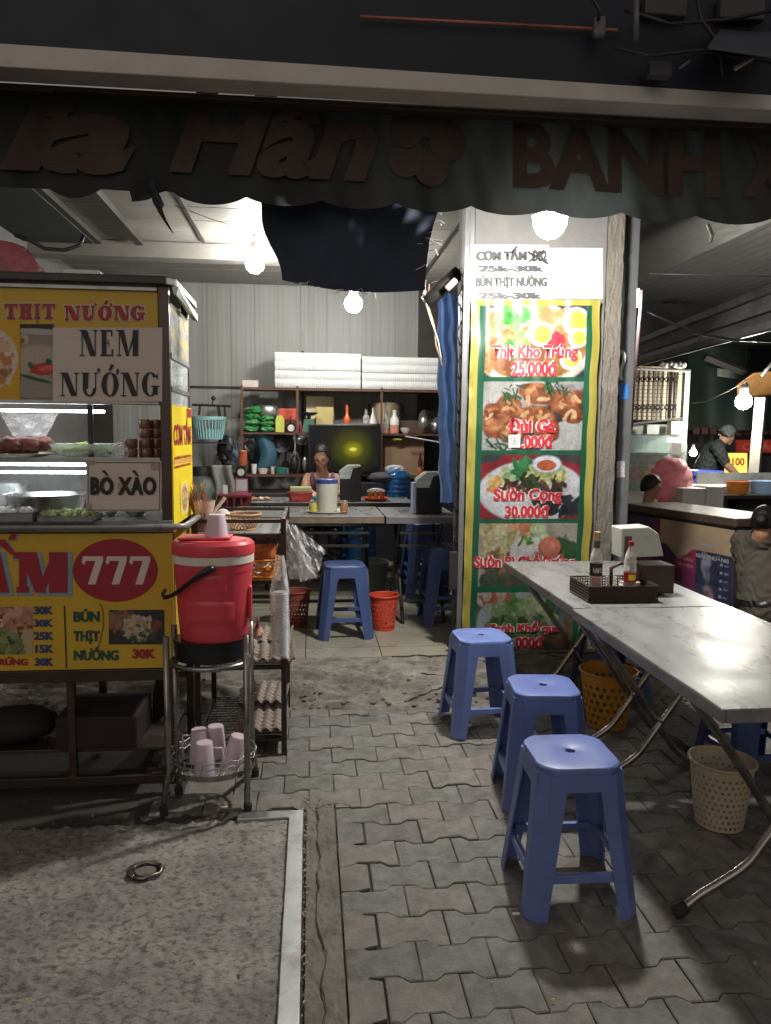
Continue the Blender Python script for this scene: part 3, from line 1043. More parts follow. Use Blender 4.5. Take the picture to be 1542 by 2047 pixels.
E(c, .68, .46, .07, .09, (.62, .04, .05), .2, .2, .1, .2); E(c, .74, .50, .07, .09, (.66, .05, .06), 1.2, .2, .1, .2); E(c, .70, .56, .05, .08, (.6, .04, .06), 0, .2)
c = bb[1]  # roast chicken legs
cv.rect(*c, (.42, .40, .37), .15, 8)
E(c, .8, .3, .5, .5, (.05, .045, .05), .4, .3, .3, .2)
E(c, .85, .12, .28, .3, (.5, .49, .46), .5, .1)
for k, (u, v, ru, rv, rot) in enumerate(((.12, .42, .16, .24, .5), (.26, .66, .13, .14, -.4), (.45, .52, .20, .11, .25), (.55, .82, .20, .15, -.15), (.84, .70, .17, .16, .4), (.64, .34, .13, .26, .3), (.90, .52, .12, .12, -.3), (.30, .26, .16, .16, .2))):
    E(c, u, v, ru, rv, (.22, .06, .02), rot, .4, .12, .15)
    E(c, u - .01, v + .02, ru * .86, rv * .82, (.36, .125, .045), rot, .5, .3, .25)
    B_(c, 9, (u - ru * .6, v - rv * .6, u + ru * .6, v + rv * .7), .045, .03, [(.55, .27, .11), (.16, .04, .015), (.62, .38, .2), (.26, .07, .025)], 40 + k)
B_(c, 22, (.6, .82, .85, 1.0), .05, .015, [(.03, .08, .03), (.05, .14, .05), (.02, .05, .02)], 60)
B_(c, 16, (.2, .72, .4, .95), .05, .012, [(.03, .07, .03), (.04, .1, .04)], 61)
B_(c, 14, (.05, .02, .35, .2), .06, .014, [(.03, .07, .03), (.04, .1, .04)], 62)
c = bb[2]  # grilled chop on white plate
cv.rect(*c, (.26, .02, .03), .15, 8)
E(c, 0, 1.0, .2, .12, (.05, .05, .055), 0); E(c, 1.0, 1.0, .42, .14, (.06, .05, .05), -.2)
E(c, .52, .43, .54, .46, (.62, .62, .62), 0, .08)
B_(c, 20, (.10, .45, .26, .72), .055, .035, [(.62, .26, .05), (.7, .36, .1), (.62, .5, .2)], 70)
B_(c, 24, (.22, .45, .45, .82), .055, .05, [(.42, .52, .3), (.6, .64, .52), (.24, .4, .14)], 71)
B_(c, 20, (.33, .72, .50, .92), .06, .05, [(.03, .16, .05), (.05, .22, .07)], 72)
B_(c, 60, (.48, .55, .85, .82), .045, .04, [(.62, .58, .22), (.5, .5, .16), (.36, .38, .12), (.68, .66, .36)], 73)
B_(c, 34, (.22, .42, .85, .56), .07, .03, [(.09, .04, .025), (.16, .07, .04), (.05, .03, .02)], 74)
B_(c, 20, (.42, .5, .56, .68), .04, .03, [(.03, .045, .02), (.06, .08, .03)], 75)
B_(c, 30, (.55, .1, 1.0, .36), .07, .05, [(.02, .025, .03), (.03, .04, .04)], 76)
E(c, .66, .86, .155, .13, (.30, .42, .50), 0); E(c, .66, .86, .14, .115, (.68, .70, .70), 0); E(c, .655, .84, .10, .08, (.48, .11, .04), 0, .2)
c = bb[3]
cv.rect(*c, (.36, .33, .25), .25, 12)
B_(c, 40, (.5, 0, 1, .7), .12, .10, [(.03, .09, .03), (.05, .12, .04), (.03, .06, .03)], 80)
B_(c, 40, (.04, .5, .4, .95), .08, .07, [(.50, .44, .22), (.6, .56, .36), (.38, .34, .14)], 81)
B_(c, 30, (.12, .08, .4, .5), .09, .06, [(.26, .14, .07), (.36, .22, .12), (.16, .08, .04)], 82)
E(c, .48, .56, .16, .26, (.60, .58, .54), 0, .1, .1, .1)
B_(c, 14, (.40, .66, .56, .84), .04, .03, [(.05, .18, .04), (.6, .56, .3), (.1, .26, .06)], 83)
B_(c, 10, (.36, .88, .55, 1), .08, .06, [(.5, .2, .1), (.6, .3, .16)], 84)
for k in range(6):
    E(c, .56 + .035 * k, .92 - .045 * k * (k > 2), .05, .07, (.36, .46, .2), 0, .2); E(c, .56 + .035 * k, .92 - .045 * k * (k > 2), .035, .05, (.5, .55, .34), 0, .2)
E(c, .72, .62, .115, .16, (.52, .14, .08), 0, .2); E(c, .72, .62, .07, .1, (.60, .22, .14), 0, .3, .2, .3)
B_(c, 26, (.55, .26, .85, .46), .08, .04, [(.5, .24, .18), (.36, .14, .1), (.55, .36, .26)], 85)
B_(c, 26, (.02, .0, .6, .16), .1, .07, [(.04, .09, .05), (.06, .08, .05), (.1, .08, .05)], 86)
c = bb[4]
cv.rect(*c, (.10, .12, .11), .3, 12)
E(c, .42, .46, .42, .50, (.30, .33, .33), 0, .2)
B_(c, 70, (.15, .3, .75, .85), .08, .07, [(.10, .2, .06), (.2, .3, .12), (.34, .4, .22), (.04, .1, .03)], 90)
B_(c, 14, (.0, .8, .3, 1), .06, .05, [(.4, .12, .06), (.45, .36, .3)], 91)
B_(c, 30, (.6, 0, 1, .5), .11, .07, [(.07, .12, .07), (.16, .2, .14), (.24, .12, .06)], 92)
ban_t = thing('food_banner', 'tall yellow and green banner of dish photographs hung on the pillar', 'banner', (cBL + cBR) * .5)
cv.a *= BDIM
for c in bb:
    m_ = ((cv.u >= c[0]) & (cv.v >= c[1]) & (cv.u <= c[2]) & (cv.v <= c[3])).astype(float)[..., None]
    nz_ = (.55 * vnoise(200, 560, 60, 901) + .45 * vnoise(200, 560, 120, 902))[..., None]
    cv.a = cv.a * (1 - m_) + m_ * cv.a * (.72 + .56 * nz_) * np.array([.97, 1.0, 1.06])
print_sheet('print', cv, ban, M_print, ban_t, 0)
def ban_text(s, x0, y0, x1, y1, m_, bold, t_, outm=None, lean=True):
    def inv(px, py):
        b = (1310 - py) / 710.0
        xl_ = 921 + 22 * b; xr_ = 1168 + 33 * b
        return (px - xl_) / (xr_ - xl_), b
    a0, b0 = inv(x0, y1); a1, b1 = inv(x1, y1); c0, d0 = inv(x0, y0)
    fn = lambda u, v, tt: ban(a0 + (a1 - a0) * u, b0 + (d0 - b0) * v, tt)
    if outm:
        obj('lettering', text_mesh(s, 1, 1, bold + .03, 0, fn, t_ - .001, fat=.045), outm, ban_t)
    obj('lettering', text_mesh(s, 1, 1, bold - .01, 0, fn, t_ + .0012, fat=.018), m_, ban_t)
M_pale = mat('pale_outline', (.46, .42, .40), .5)
for s, x0, y0, x1, y1 in (('Thịt Kho Trứng', 981, 684, 1152, 718), ('25.000đ', 1020, 716, 1112, 747), ('Đùi Gà', 1014, 829, 1109, 858), ('.000đ', 1040, 861, 1104, 888),
                          ('Sườn Cọng', 985, 966, 1121, 999), ('30.000đ', 1007, 1001, 1096, 1026), ('Sườn Bì Chả Trứng', 946, 1102, 1148, 1134), ('Canh Khổ qua', 972, 1238, 1116, 1266), ('.000đ', 1022, 1270, 1084, 1296)):
    ban_text(s, x0, y0, x1, y1, M_red, .045, .003, M_pale)
def inv_(px, py):
    b = (1310 - py) / 710.0
    return (px - 921 - 22 * b) / (247 + 11 * b), b
a0, b0 = inv_(1014, 886); a1, b1 = inv_(1039, 861)
obj('price_patch', MB().grid(2, 2, lambda a, b: ban(a0 + (a1 - a0) * a, b0 + (b1 - b0) * b, .006)), M_paper, ban_t)
obj('lettering', text_mesh('130', 1, 1, 0, .3, lambda u, v, tt: ban(a0 + (a1 - a0) * (.15 + .7 * u), b0 + (b1 - b0) * (.2 + .6 * v), tt), .008), M_ink, ban_t)

# white price sign above it
sg = thing('price_sign', 'white paper price sign under the brightest lamp, top of the pillar', 'sign', A(1015, 600, YP))
M_signw = mat('sign_white', (.42, .42, .415), .5, var=.03)
for nm_, x0, y0, x1, y1, tt in (('paper', 941, 490, 1097, 603, .006), ('blank_paper', 1095, 496, 1205, 598, .004)):
    w_, h_, f_ = plane_px(x0, y0, x1, y1, YP)
    obj(nm_, MB().grid(8, 8, lambda a, b: f_(a * w_, b * h_, tt + .0015 * math.sin(a * 7 + b * 5))), M_signw, sg)
for s, x0, y0, x1, y1 in (('CƠM TẤM', 946, 493, 1048, 522), ('ĐB2', 1057, 501, 1088, 523), ('25k-30k', 950, 531, 1084, 544), ('BÚN THỊT NƯỚNG', 945, 549, 1088, 578), ('25k-30k', 950, 585, 1080, 598)):
    letter_px(s, x0 + 5, y0, x1 + 5, y1, YP, M_greyink, sg, bold=.035, t=.010, fat=.05)
q = MB()
q.tube([A(1055, 503, YP - .013), A(1096, 527, YP - .013)], .006, 4); q.tube([A(1088, 500, YP - .016), A(1058, 523, YP - .016)], .005, 4)
obj('crossing_out', q, M_greyink, sg)
# ------------------------------------------------------------------ food cart on the left
YC, YCB = 3.05, 3.54
def zc(py): return A(200, py, YC).z
CR = A(343, 900, YC).x
CL = -2.05
cart = thing('food_cart', 'yellow street food cart with glass case, red lettering and open lower frame', 'food cart', ((CL + CR) / 2, 3.2, 0))
zs = {k: zc(v) for k, v in dict(roof=562, s1=578, s0=800, shelf=915, case0=1040, p1=1066, p0=1337, rail=1352).items()}
M_post = mat('cart_post', (.075, .055, .05), .35, .6, var=.25, scale=10)
def cbox(name, x0, x1, y0, y1, z0, z1, m, bev=.003, par=None):
    return obj(name, MB().box(x0, x1, y0, y1, z0, z1), m, par or cart, bevel=bev)
# posts
xp = A(322, 900, YC).x
for nm_, x0, x1, y0, y1 in (('post', xp, CR, YC, YC + .03), ('post', CR - .03, CR, YCB - .03, YCB)):
    cbox(nm_, x0, x1, y0, y1, zs['p0'] - .04, zs['roof'], M_post)
# roof lid
rf = MB()
zr = zs['roof']
rf.prism([(CL, YC - .03), (CR - .005, YC - .03), (CR + .03, YC + .01), (CR + .03, YCB + .05), (CL, YCB + .05)], lambda a, b, t_: Vector((a, b, t_ - .0 * b)), zr - .012, zr + .022)
obj('roof', rf, M_dkmetal, cart, bevel=.006)
q = MB().add([A(347, 575, YC - .02), A(354, 573, YC - .02), A(393, 628, YCB), A(393, 641, YCB), A(386, 640, YCB), A(350, 588, YC - .02)], [(0, 1, 2, 3, 4, 5)])
obj('roof_edge', q, M_galv, cart, solid=.012)
cbox('roof_trim', CL, xp - .002, YC - .006, YC + .004, zs['s1'] - .002, zs['s1'] + .012, M_galv, .001)
# upper sign
cbox('sign_board', CL, xp - .002, YC + .006, YC + .016, zs['s0'], zs['s1'] - .003, M_yellow, .001)
# noodle bowl print at the left, herb print with chilli
w1 = px_unit(-60, 640, 42, 800, YC + .004)
cv = Canvas(70, 110, (.60, .34, .018))
cv.ell(.22, .52, .72, .42, (.62, .56, .50), 0, .1, .05)
cv.ell(.20, .52, .62, .34, (.50, .24, .12), 0, .4, .1, .2)
cv.blobs(36, (0, .25, .75, .75), .12, .07, [(.62, .42, .26), (.5, .2, .08), (.66, .55, .4), (.3, .14, .06)], 3)
print_sheet('print', cv, w1, M_printm, cart, .001)
w1 = px_unit(40, 648, 108, 797, YC + .004)
cv = Canvas(70, 150, (.26, .22, .17))
cv.ell(.7, 1.0, .9, .11, (.04, .02, .015), 0, .5, .1, .2); cv.ell(.6, .9, .9, .04, (.42, .38, .36), -.05)
cv.ell(.1, .80, .17, .07, (.46, .36, .26)); cv.ell(.04, .78, .1, .04, (.22, .08, .03), 0, .3)
cv.ell(.45, .5, .8, .22, (.42, .36, .27), .1, .1, .3); cv.ell(.5, .15, .7, .14, (.30, .26, .22), 0, .1, .3)
cv.ell(.72, .40, .45, .085, (.42, .04, .03), .05, .2, .1, .15); cv.ell(.78, .41, .25, .04, (.62, .12, .07), .1, .2)
cv.ell(.32, .45, .07, .05, (.03, .11, .03), .5); cv.ell(.85, .50, .1, .04, (.03, .10, .03), -.6); cv.ell(.45, .27, .5, .025, (.03, .10, .03), -.25, .1)
cv.ell(.55, .3, .5, .02, (.34, .3, .24), -.25)
print_sheet('print', cv, w1, M_printm, cart, .001)
# THIT NUONG
serif_word('THIT', [(2, DOT)], 8, 606, 113, 638, YC + .006, M_cream, cart, .40, .16, .18, .0008, .05, dict(I=.55), .035)
serif_word('THIT', [(2, DOT)], 9, 607, 112, 638, YC + .006, M_dkred, cart, .34, .12, .15, .0035, .07, dict(I=.55))
mk = [(1, HORN), (2, HORNO), (2, ACUTE)]
serif_word('NUONG', mk, 128, 610, 293, 642, YC + .006, M_cream, cart, .40, .16, .18, .0008, .05, {}, .035)
serif_word('NUONG', mk, 129, 611, 291, 641, YC + .006, M_dkred, cart, .34, .12, .15, .0035, .07, {})
# NEM NUONG paper
w_, h_, f_ = plane_px(107, 655, 325, 803, YC)
pp = obj('paper_notice', MB().grid(20, 14, lambda a, b: f_(a * w_, b * h_, .0035 + .0012 * math.sin(a * 9 + b * 3) + .001 * math.sin(b * 13))), M_paper, cart, smooth=True)
serif_word('NEM', [], 160, 660, 279, 712, YC, M_ink, pp, .27, .055, .045, .007, .10, dict(M=1.25, E=.85))
serif_word('NUONG', mk, 121, 745, 320, 792, YC, M_ink, pp, .27, .055, .045, .007, .08, {})
# mid frame
cbox('sign_bottom_rail', CL, xp - .002, YC, YC + .03, zs['s0'] - .016, zs['s0'] - .002, M_galv)
xm_ = A(181, 860, YC + .02).x
cbox('mid_bar', xm_ - .008, xm_ + .012, YC + .01, YC + .03, zs['shelf'], zs['s0'] - .018, M_black)
cbox('shelf', CL, CR - .004, YC + .01, YCB - .03, zs['shelf'] - .012, zs['shelf'] - .002, M_steel)
cbox('shelf_front_rail', CL, xp - .002, YC - .002, YC + .008, zs['shelf'] - .016, zs['shelf'] + .002, M_galv)
cbox('counter', CL, CR, YC - .01, YCB, zs['case0'] - .018, zs['case0'] + .0, M_steel)
cbox('counter_rail', CL, CR + .01, YC - .03, YC - .012, zs['case0'] - .045, zs['case0'] - .012, M_steel, .008)
obj('round_rail', MB().tube([(CL, YC - .03, zc(1052)), (CR + .0, YC - .03, zc(1052)), (CR + .05, YC + .01, zc(1052)), (CR + .05, YCB, zc(1052))], .013, 10), M_steel, cart, smooth=True)
# glass panes
obj('glass_pane', MB().box(CL, A(176, 980, YC).x, YC + .012, YC + .015, zs['case0'] + .002, zs['shelf'] - .02), M_glass, cart)
obj('glass_pane', MB().box(CR - .006, CR - .003, YC + .035, YCB - .035, zs['s0'] - .1, zs['s1'] - .05), M_glass, cart)
obj('back_glass', MB().box(CL, CR - .04, YCB - .02, YCB - .017, zs['case0'] + .002, zs['shelf'] - .02), M_glass, cart)
cbox('back_rail', CL, CR - .03, YCB - .025, YCB - .005, zs['shelf'] - .02, zs['shelf'] + .0, M_galv)
cbox('back_top_rail', CL, CR - .03, YCB - .025, YCB - .005, zs['s1'] - .08, zs['s1'] - .05, M_dkmetal)
# LED strips
for px0, px1, py, yy in ((-40, 208, 820, YC + .06), (-40, 174, 928, YC + .05), (-40, 172, 944, YC + .12)):
    p, q = A(px0, py, yy), A(px1, py + 3, yy)
    o = obj('led_strip', MB().box(p.x, q.x, yy, yy + .012, p.z - .004, p.z + .006), M_led, cart)
# right side panels
def side(y0, y1, py0, py1):
    """on plane x = CR; unit mapping"""
    za, zb = zc(py1), zc(py0)
    return lambda a, b, t_: Vector((CR + t_, y0 + a * (y1 - y0), za + b * (zb - za)))
fs_ = side(YC + .002, YCB - .002, 806, 1052)
obj('side_board', MB().grid(1, 1, lambda a, b: fs_(a, b, .002)), M_yellow2, cart, solid=.006)
fs2 = side(YC + .03, YCB - .03, 598, 700)
cv = Canvas(60, 60, (.36, .34, .22)); cv.blobs(60, (0, 0, 1, 1), .14, .1, [(.42, .38, .28), (.30, .32, .28), (.52, .45, .2), (.24, .25, .24)], 12)
print_sheet('side_print', cv, fs2, M_printm, cart, .001)
obj('side_frame', MB().box(CR - .006, CR + .004, YC + .03, YCB - .03, zc(712), zc(700)), M_galv, cart)
obj('side_frame', MB().box(CR - .006, CR + .004, YC + .03, YCB - .03, zc(778), zc(770)), M_galv, cart)
def side_text(s, a0, a1, b0, b1, m_, bold=.03, t_=.007):
    return obj('lettering', text_mesh(s, 1, 1, bold, 0, lambda u, v, tt: fs_(a0 + (a1 - a0) * u, b0 + (b1 - b0) * v, tt), t_), m_, cart)
side_text('CƠM TẤM', .04, .92, .66, .93, M_red, .04)
fred = obj('side_badge', MB().grid(1, 1, lambda a, b: fs_(.72 + .26 * a, .91 + .08 * b, .006)), M_red, cart)
for b0_, b1_, seed_ in ((.545, .572, 1), (.472, .496, 2)):
    r_ = random.Random(seed_)
    q = MB()
    a_ = .04
    while a_ < .9:
        w__ = r_.uniform(.012, .03)
        q.add([fs_(a_, b0_, .007), fs_(a_ + w__, b0_, .007), fs_(a_ + w__, b1_ - r_.uniform(0, .008), .007), fs_(a_, b1_, .007)], [(0, 1, 2, 3)])
        a_ += w__ + r_.uniform(.008, .02)
    obj('print_line', q, M_red, cart)
obj('side_band', MB().grid(1, 1, lambda a, b: fs_(.02 + .96 * a, .505 + .035 * b, .006)), mat('orange_band', (.62, .30, .08), .5), cart)
cv = Canvas(50, 90, (.78, .60, .02)); cv.ell(.5, .5, .42, .46, (.55, .5, .42)); cv.ell(.5, .5, .34, .36, (.42, .16, .06), 0, .4, .1, .2); cv.blobs(14, (.3, .3, .7, .7), .12, .08, [(.6, .3, .1), (.2, .3, .08), (.66, .5, .3)], 5)
fs3 = lambda a, b, t_: fs_(.30 + .44 * a, .04 + .30 * b, t_ + .006)
print_sheet('side_print', cv, fs3, M_printm, cart, .001)
# lower yellow board
xr_ = CR - .001
cbox('front_board', CL, xr_, YC - .004, YC + .008, zs['p0'], zs['p1'], M_yellow, .002)
cbox('back_board', CL, xr_, YCB - .02, YCB - .01, zs['p0'], zs['p1'], M_yellow, .002)
cbox('side_lower_board', CR - .012, CR - .002, YC + .012, YCB - .022, zs['p0'], zs['p1'], M_yellow, .001)
YB1 = YC - .005
serif_word('AM', [], -60, 1106, 139, 1188, YB1, M_ltblue, cart, .36, .14, .14, .0006, .02, dict(M=1.15), .05)
serif_word('AM', [], -66, 1104, 134, 1184, YB1, M_dkred, cart, .36, .14, .14, .0035, .04, dict(M=1.15), .01)
q = MB()
for off, mm, tt in ((4, M_ltblue, .0008), (0, M_dkred, .0032)):
    q = MB()
    w_, h_, f_ = plane_px(-30 + off, 1068, 34 + off, 1108 + off, YB1)
    q.prism([(0, 0), (.18, .0), (.5, .45), (.82, 0), (1, 0), (.62, .75), (.38, .75)], lambda a, b, t_: f_(a * w_, b * h_, t_), tt, tt + .0003)
    q.prism([(.72, .72), (.95, .72), (1.0, 1.0), (.85, 1.05)], lambda a, b, t_: f_(a * w_, b * h_, t_), tt + .0006, tt + .0009)
    obj('lettering', q, mm, cart)
def disc(px, py, rx, ry, Y, m_, par, t_, name='emblem'):
    w_, h_, f_ = plane_px(px - rx, py - ry, px + rx, py + ry, Y)
    n = 48
    q = MB().add([f_((.5 + .5 * math.cos(2 * PI * i / n)) * w_, (.5 + .5 * math.sin(2 * PI * i / n)) * h_, t_) for i in range(n)], [tuple(range(n))])
    return obj(name, q, m_, par)
disc(231, 1140, 85, 63, YB1, M_dkred, cart, .001)
w_, h_, f_ = plane_px(164, 1112, 301, 1168, YB1)
q = MB()
for i in range(3):
    o_ = i * .345
    for k_, poly in enumerate(([(0.0, .78), (.02, 1), (.31, 1), (.31, .84), (.06, .84), (.04, .70)], [(.31, .998), (.31, .84), (.20, .0), (.09, .0)], [(.31, .99), (.2, .84), (.09, .0), (.19, .0)])):
        q.prism([((a + o_) , b) for a, b in poly], lambda a, b, t_: f_(a * w_, b * h_, t_), .0022 + .0004 * k_, .0023 + .0004 * k_)
obj('lettering', q, M_cream, cart)
for s, x0, y0, x1, y1, m_ in (('30K', 68, 1212, 107, 1228, M_blueink), ('30K', 68, 1238, 107, 1253, M_blueink), ('25K', 68, 1263, 108, 1279, M_blueink), ('15K', 71, 1289, 108, 1305, M_blueink), ('30K', 70, 1315, 108, 1331, M_blueink),
                              ('RỨNG', -2, 1312, 56, 1330, M_dkred), ('BÚN', 147, 1217, 200, 1243, M_greenink), ('THỊT', 147, 1260, 200, 1287, M_greenink), ('NƯỚNG', 148, 1293, 238, 1320, M_greenink), ('30K', 265, 1297, 312, 1316, M_dkred)):
    letter_px(s, x0, y0, x1, y1, YB1, m_, cart, .035, 0, .002, fat=.025)
cbox('print_line', A(130, 1270, YB1).x, A(132.5, 1270, YB1).x, YB1 - .0022, YB1 - .0012, zc(1333), zc(1209), M_ink, 0)
w1 = px_unit(-40, 1213, 66, 1308, YB1)
cv = Canvas(90, 80, (.42, .30, .16))
cv.blobs(60, (0, .5, 1, 1), .14, .08, [(.36, .16, .09), (.16, .04, .025), (.5, .3, .2), (.42, .2, .12)], 21); cv.blobs(60, (0, 0, .8, .5), .1, .08, [(.05, .09, .03), (.14, .18, .06), (.24, .24, .1), (.03, .05, .02)], 22)
print_sheet('print', cv, w1, M_printm, cart, .001)
letter_px('G', -4, 1237, 8, 1253, YB1, M_cream, cart, .05, 0, .004, .04, M_dkred)
w1 = px_unit(218, 1219, 329, 1288, YB1)
cv = Canvas(110, 66, (.03, .028, .03))
cv.ell(.2, .7, .3, .3, (.20, .10, .06), 0, .4, .2, .3); cv.ell(.5, .5, .26, .34, (.42, .33, .24), 0, .2, .12, .2); cv.blobs(26, (.25, .3, .75, .8), .05, .05, [(.4, .2, .1), (.06, .08, .03), (.3, .26, .14), (.5, .4, .3)], 31); cv.blobs(26, (.4, .1, .85, .4), .05, .05, [(.05, .07, .04), (.2, .2, .1), (.03, .03, .03)], 32); cv.ell(.85, .55, .1, .16, (.18, .06, .03), 0, .3)
print_sheet('print', cv, w1, M_printm, cart, .001)
obj('hanging_string', MB().tube([A(200, 1206, YB1 - .004), A(206, 1222, YB1 - .004), A(207, 1250, YB1 - .004), A(198, 1290, YB1 - .004), A(192, 1303, YB1 - .004)], .0016, 5), M_wood, cart)
# lower frame
cbox('bottom_rail', CL, CR, YC - .008, YC + .025, zs['rail'] - .02, zs['p0'] - .002, M_brown)
cbox('bottom_rail', CL, CR, YCB - .03, YCB, zs['rail'] - .02, zs['p0'] - .002, M_brown)
for (x0, x1, y0) in ((CR - .035, CR - .002, YC + .0), (CR - .035, CR - .002, YCB - .03), (A(136, 1500, YC).x, A(152, 1500, YC).x, YC + .004), (A(136, 1500, YC).x, A(152, 1500, YC).x, YCB - .03)):
    cbox('leg', x0, x1, y0, y0 + .028, .03, zs['rail'] - .022, M_brown)
cbox('lower_shelf', CL, CR - .04, YC + .03, YCB - .035, .17, .185, M_brown)
cbox('foot_rail', CL, CR - .036, YC + .0, YC + .03, .035, .075, M_brown)
cbox('middle_rail', CL, CR - .036, YCB - .03, YCB - .005, .34, .37, M_brown)
obj('wheel', MB().lathe([(.001, -.03), (.15, -.03), (.18, -.02), (.18, .02), (.15, .03), (.001, .03)], (0, 0, 0), 28).xf(Matrix.Translation((A(330, 1400, YCB + .06).x, YCB + .06, .185)) @ Matrix.Rotation(PI / 2, 4, 'Y')), M_rubber, cart, smooth=True, auto=40)
# things on the lower shelf
zsh = .187
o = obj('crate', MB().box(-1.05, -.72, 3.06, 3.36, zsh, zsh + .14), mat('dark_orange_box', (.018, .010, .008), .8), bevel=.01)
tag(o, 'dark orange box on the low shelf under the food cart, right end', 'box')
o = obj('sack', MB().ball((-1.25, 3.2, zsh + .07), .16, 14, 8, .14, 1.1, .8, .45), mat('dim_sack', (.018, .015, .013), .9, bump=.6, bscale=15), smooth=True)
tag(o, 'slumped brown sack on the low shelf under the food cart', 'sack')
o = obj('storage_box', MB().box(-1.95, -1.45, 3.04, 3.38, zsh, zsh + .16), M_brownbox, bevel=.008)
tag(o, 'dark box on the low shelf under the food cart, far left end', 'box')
# BO XAO notice
w_, h_, f_ = plane_px(173, 921, 323, 1022, YC)
pp = obj('paper_notice', MB().grid(12, 8, lambda a, b: f_(a * w_, b * h_, .004 + .0015 * math.sin(a * 5 + b * 8))), M_paper, cart, smooth=True)
letter_px('BO XAO', 182, 953, 314, 989, YC, M_ink, pp, .035, 0, .009, space=1.1, fat=.03)
q = MB()
for x_ in (205, 265):
    w_, h_, f_ = plane_px(x_ - 1, 940, x_ + 14, 951, YC)
    q.prism([(0, 1), (.5, 1), (1, 0), (.7, 0)], lambda a, b, t_: f_(a * w_, b * h_, t_), .009, .0093)
obj('lettering', q, M_ink, pp)
q = MB()
for x0, y0, x1, y1 in ((178, 924, 320, 925.2), (178, 1018.6, 320, 1020), (177, 924, 178.2, 1020), (319.5, 924, 320.8, 1020)):
    w_, h_, f_ = plane_px(x0, y0, x1, y1, YC)
    q.grid(1, 1, lambda a, b: f_(a * w_, b * h_, .0072))
obj('border_line', q, M_ink, pp)
M_tape = mat('brown_tape', (.36, .27, .22), .3)
for k_, (x0, y0, x1, y1) in enumerate(((172, 920, 191, 929), (173, 1006, 184, 1018), (303, 926, 317, 938), (236, 965, 252, 977))):
    w_, h_, f_ = plane_px(x0, y0, x1, y1, YC)
    obj('tape', MB().grid(1, 1, lambda a, b: f_(a * w_, b * h_, .0078 + .0002 * k_)), M_tape, pp)

# goods in the cart
def bowl_(name, label, cat, c, r, h, m_, n=28, group=None, foot=.5, thick=.003):
    t_ = thing(name, label, cat, c, group=group)
    prof = [(r * foot * .98, 0), (r * foot, .0), (r * .82, h * .45), (r, h), (r * 1.03, h), (r * 1.03, h - .004), (r * .99, h - .003)]
    inn = [(r * .98, h - .002), (r * .79, h * .47), (r * foot * .9, .004), (.001, .004)]
    obj('bowl', MB().lathe(prof[::-1][:0] + [(.001, 0)] + prof[1:5] + inn, c, n), m_, t_, smooth=True, auto=50)
    return t_
zt = zs['shelf'] - .001
c = Vector((A(168, 905, 3.14).x, 3.14, zt))
t = bowl_('bowl', 'wide clear bowl of shredded pale green papaya on the cart shelf', 'bowl', c, .135, .055, film('bowl_clear', (.8, .85, .82), .3, .8, .1))
q = MB()
for i in range(260):
    a, rad = rr.uniform(0, 2 * PI), .115 * rr.random() ** .5
    p = c + Vector((rad * math.cos(a), rad * math.sin(a), .03 + .03 * rr.random() * (1 - rad / .14)))
    d = Vector((rr.uniform(-1, 1), rr.uniform(-1, 1), rr.uniform(-.3, .4))).normalized() * .018
    q.tube([p - d, p + Vector((0, 0, .004)), p + d], .0026, 4)
o = obj('shreds', q, M_lettuce, t); o['kind'] = 'stuff'
c = Vector((A(35, 905, 3.12).x, 3.12, zt))
t = thing('plate', 'plate heaped with dark glazed grilled meat on the cart shelf', 'plate', c)
obj('plate', MB().lathe([(.001, .0), (.10, 0), (.135, .014), (.137, .016), (.10, .005), (.001, .004)], c, 28), M_white, t, smooth=True)
for k in range(9):
    a = k * 2.4
    q = MB().ball((c.x + .017 * k ** .9 * math.cos(a) * .9, c.y + .06 * math.sin(a), c.z + .03 + .012 * (k % 3)), .036, 16, 11, .42, 1.2, 1, .75)
    obj('meat_piece', q, M_meat, t, smooth=True)
def cup(name, label, cat, c, r0, r1, h, m_, group=None, n=16, handle=None, inv=False, par=None):
    t_ = thing(name, label, cat, c, group=group) if par is None else par
    pr = [(.001, 0), (r0, 0), (r1, h), (r1 - .002, h), (r0 - .002, .003), (.001, .003)]
    if inv:
        pr = [(.001, h), (r0 * .93, h), (r0, h - .006), (r1, 0), (r1 - .002, 0), (r0 - .003, h - .008), (.001, h - .005)]
    obj('cup', MB().lathe(pr, c, n), m_, t_, smooth=True, auto=50)
    if handle:
        a = handle
        d = Vector((math.cos(a), math.sin(a), 0))
        rm = (r0 + r1) / 2
        pts = [Vector(c) + d * (rm - .002) + Vector((0, 0, h * .8)), Vector(c) + d * (rm + .03) + Vector((0, 0, h * .78)), Vector(c) + d * (rm + .034) + Vector((0, 0, h * .45)), Vector(c) + d * (rm + .028) + Vector((0, 0, h * .08))]
        obj('handle', MB().tube(pts, .0045, 8), m_, t_, smooth=True)
    return t_
M_cupb = mat('tin_can_stack', (.20, .105, .075), .35, .4, var=.3, scale=30)
for px, h, lab, yy in ((292, .16, 'tall stack of brown tins at the right end of the cart shelf', 3.1), (262, .075, 'short brown tin left of the tall tin stack on the cart shelf', 3.08), (313, .15, 'tall dark tin stack against the cart corner post', 3.14)):
    c = Vector((A(px, 905, yy).x, yy, zt))
    t = thing('tin_stack', lab, 'tins', c)
    for k in range(int(round(h / .04))):
        obj('tin', MB().lathe([(.001, 0), (.024, 0), (.026, .003), (.026, .035), (.024, .038), (.001, .038)], c + Vector((0, 0, k * .039)), 18), M_cupb, t, smooth=True, auto=40)
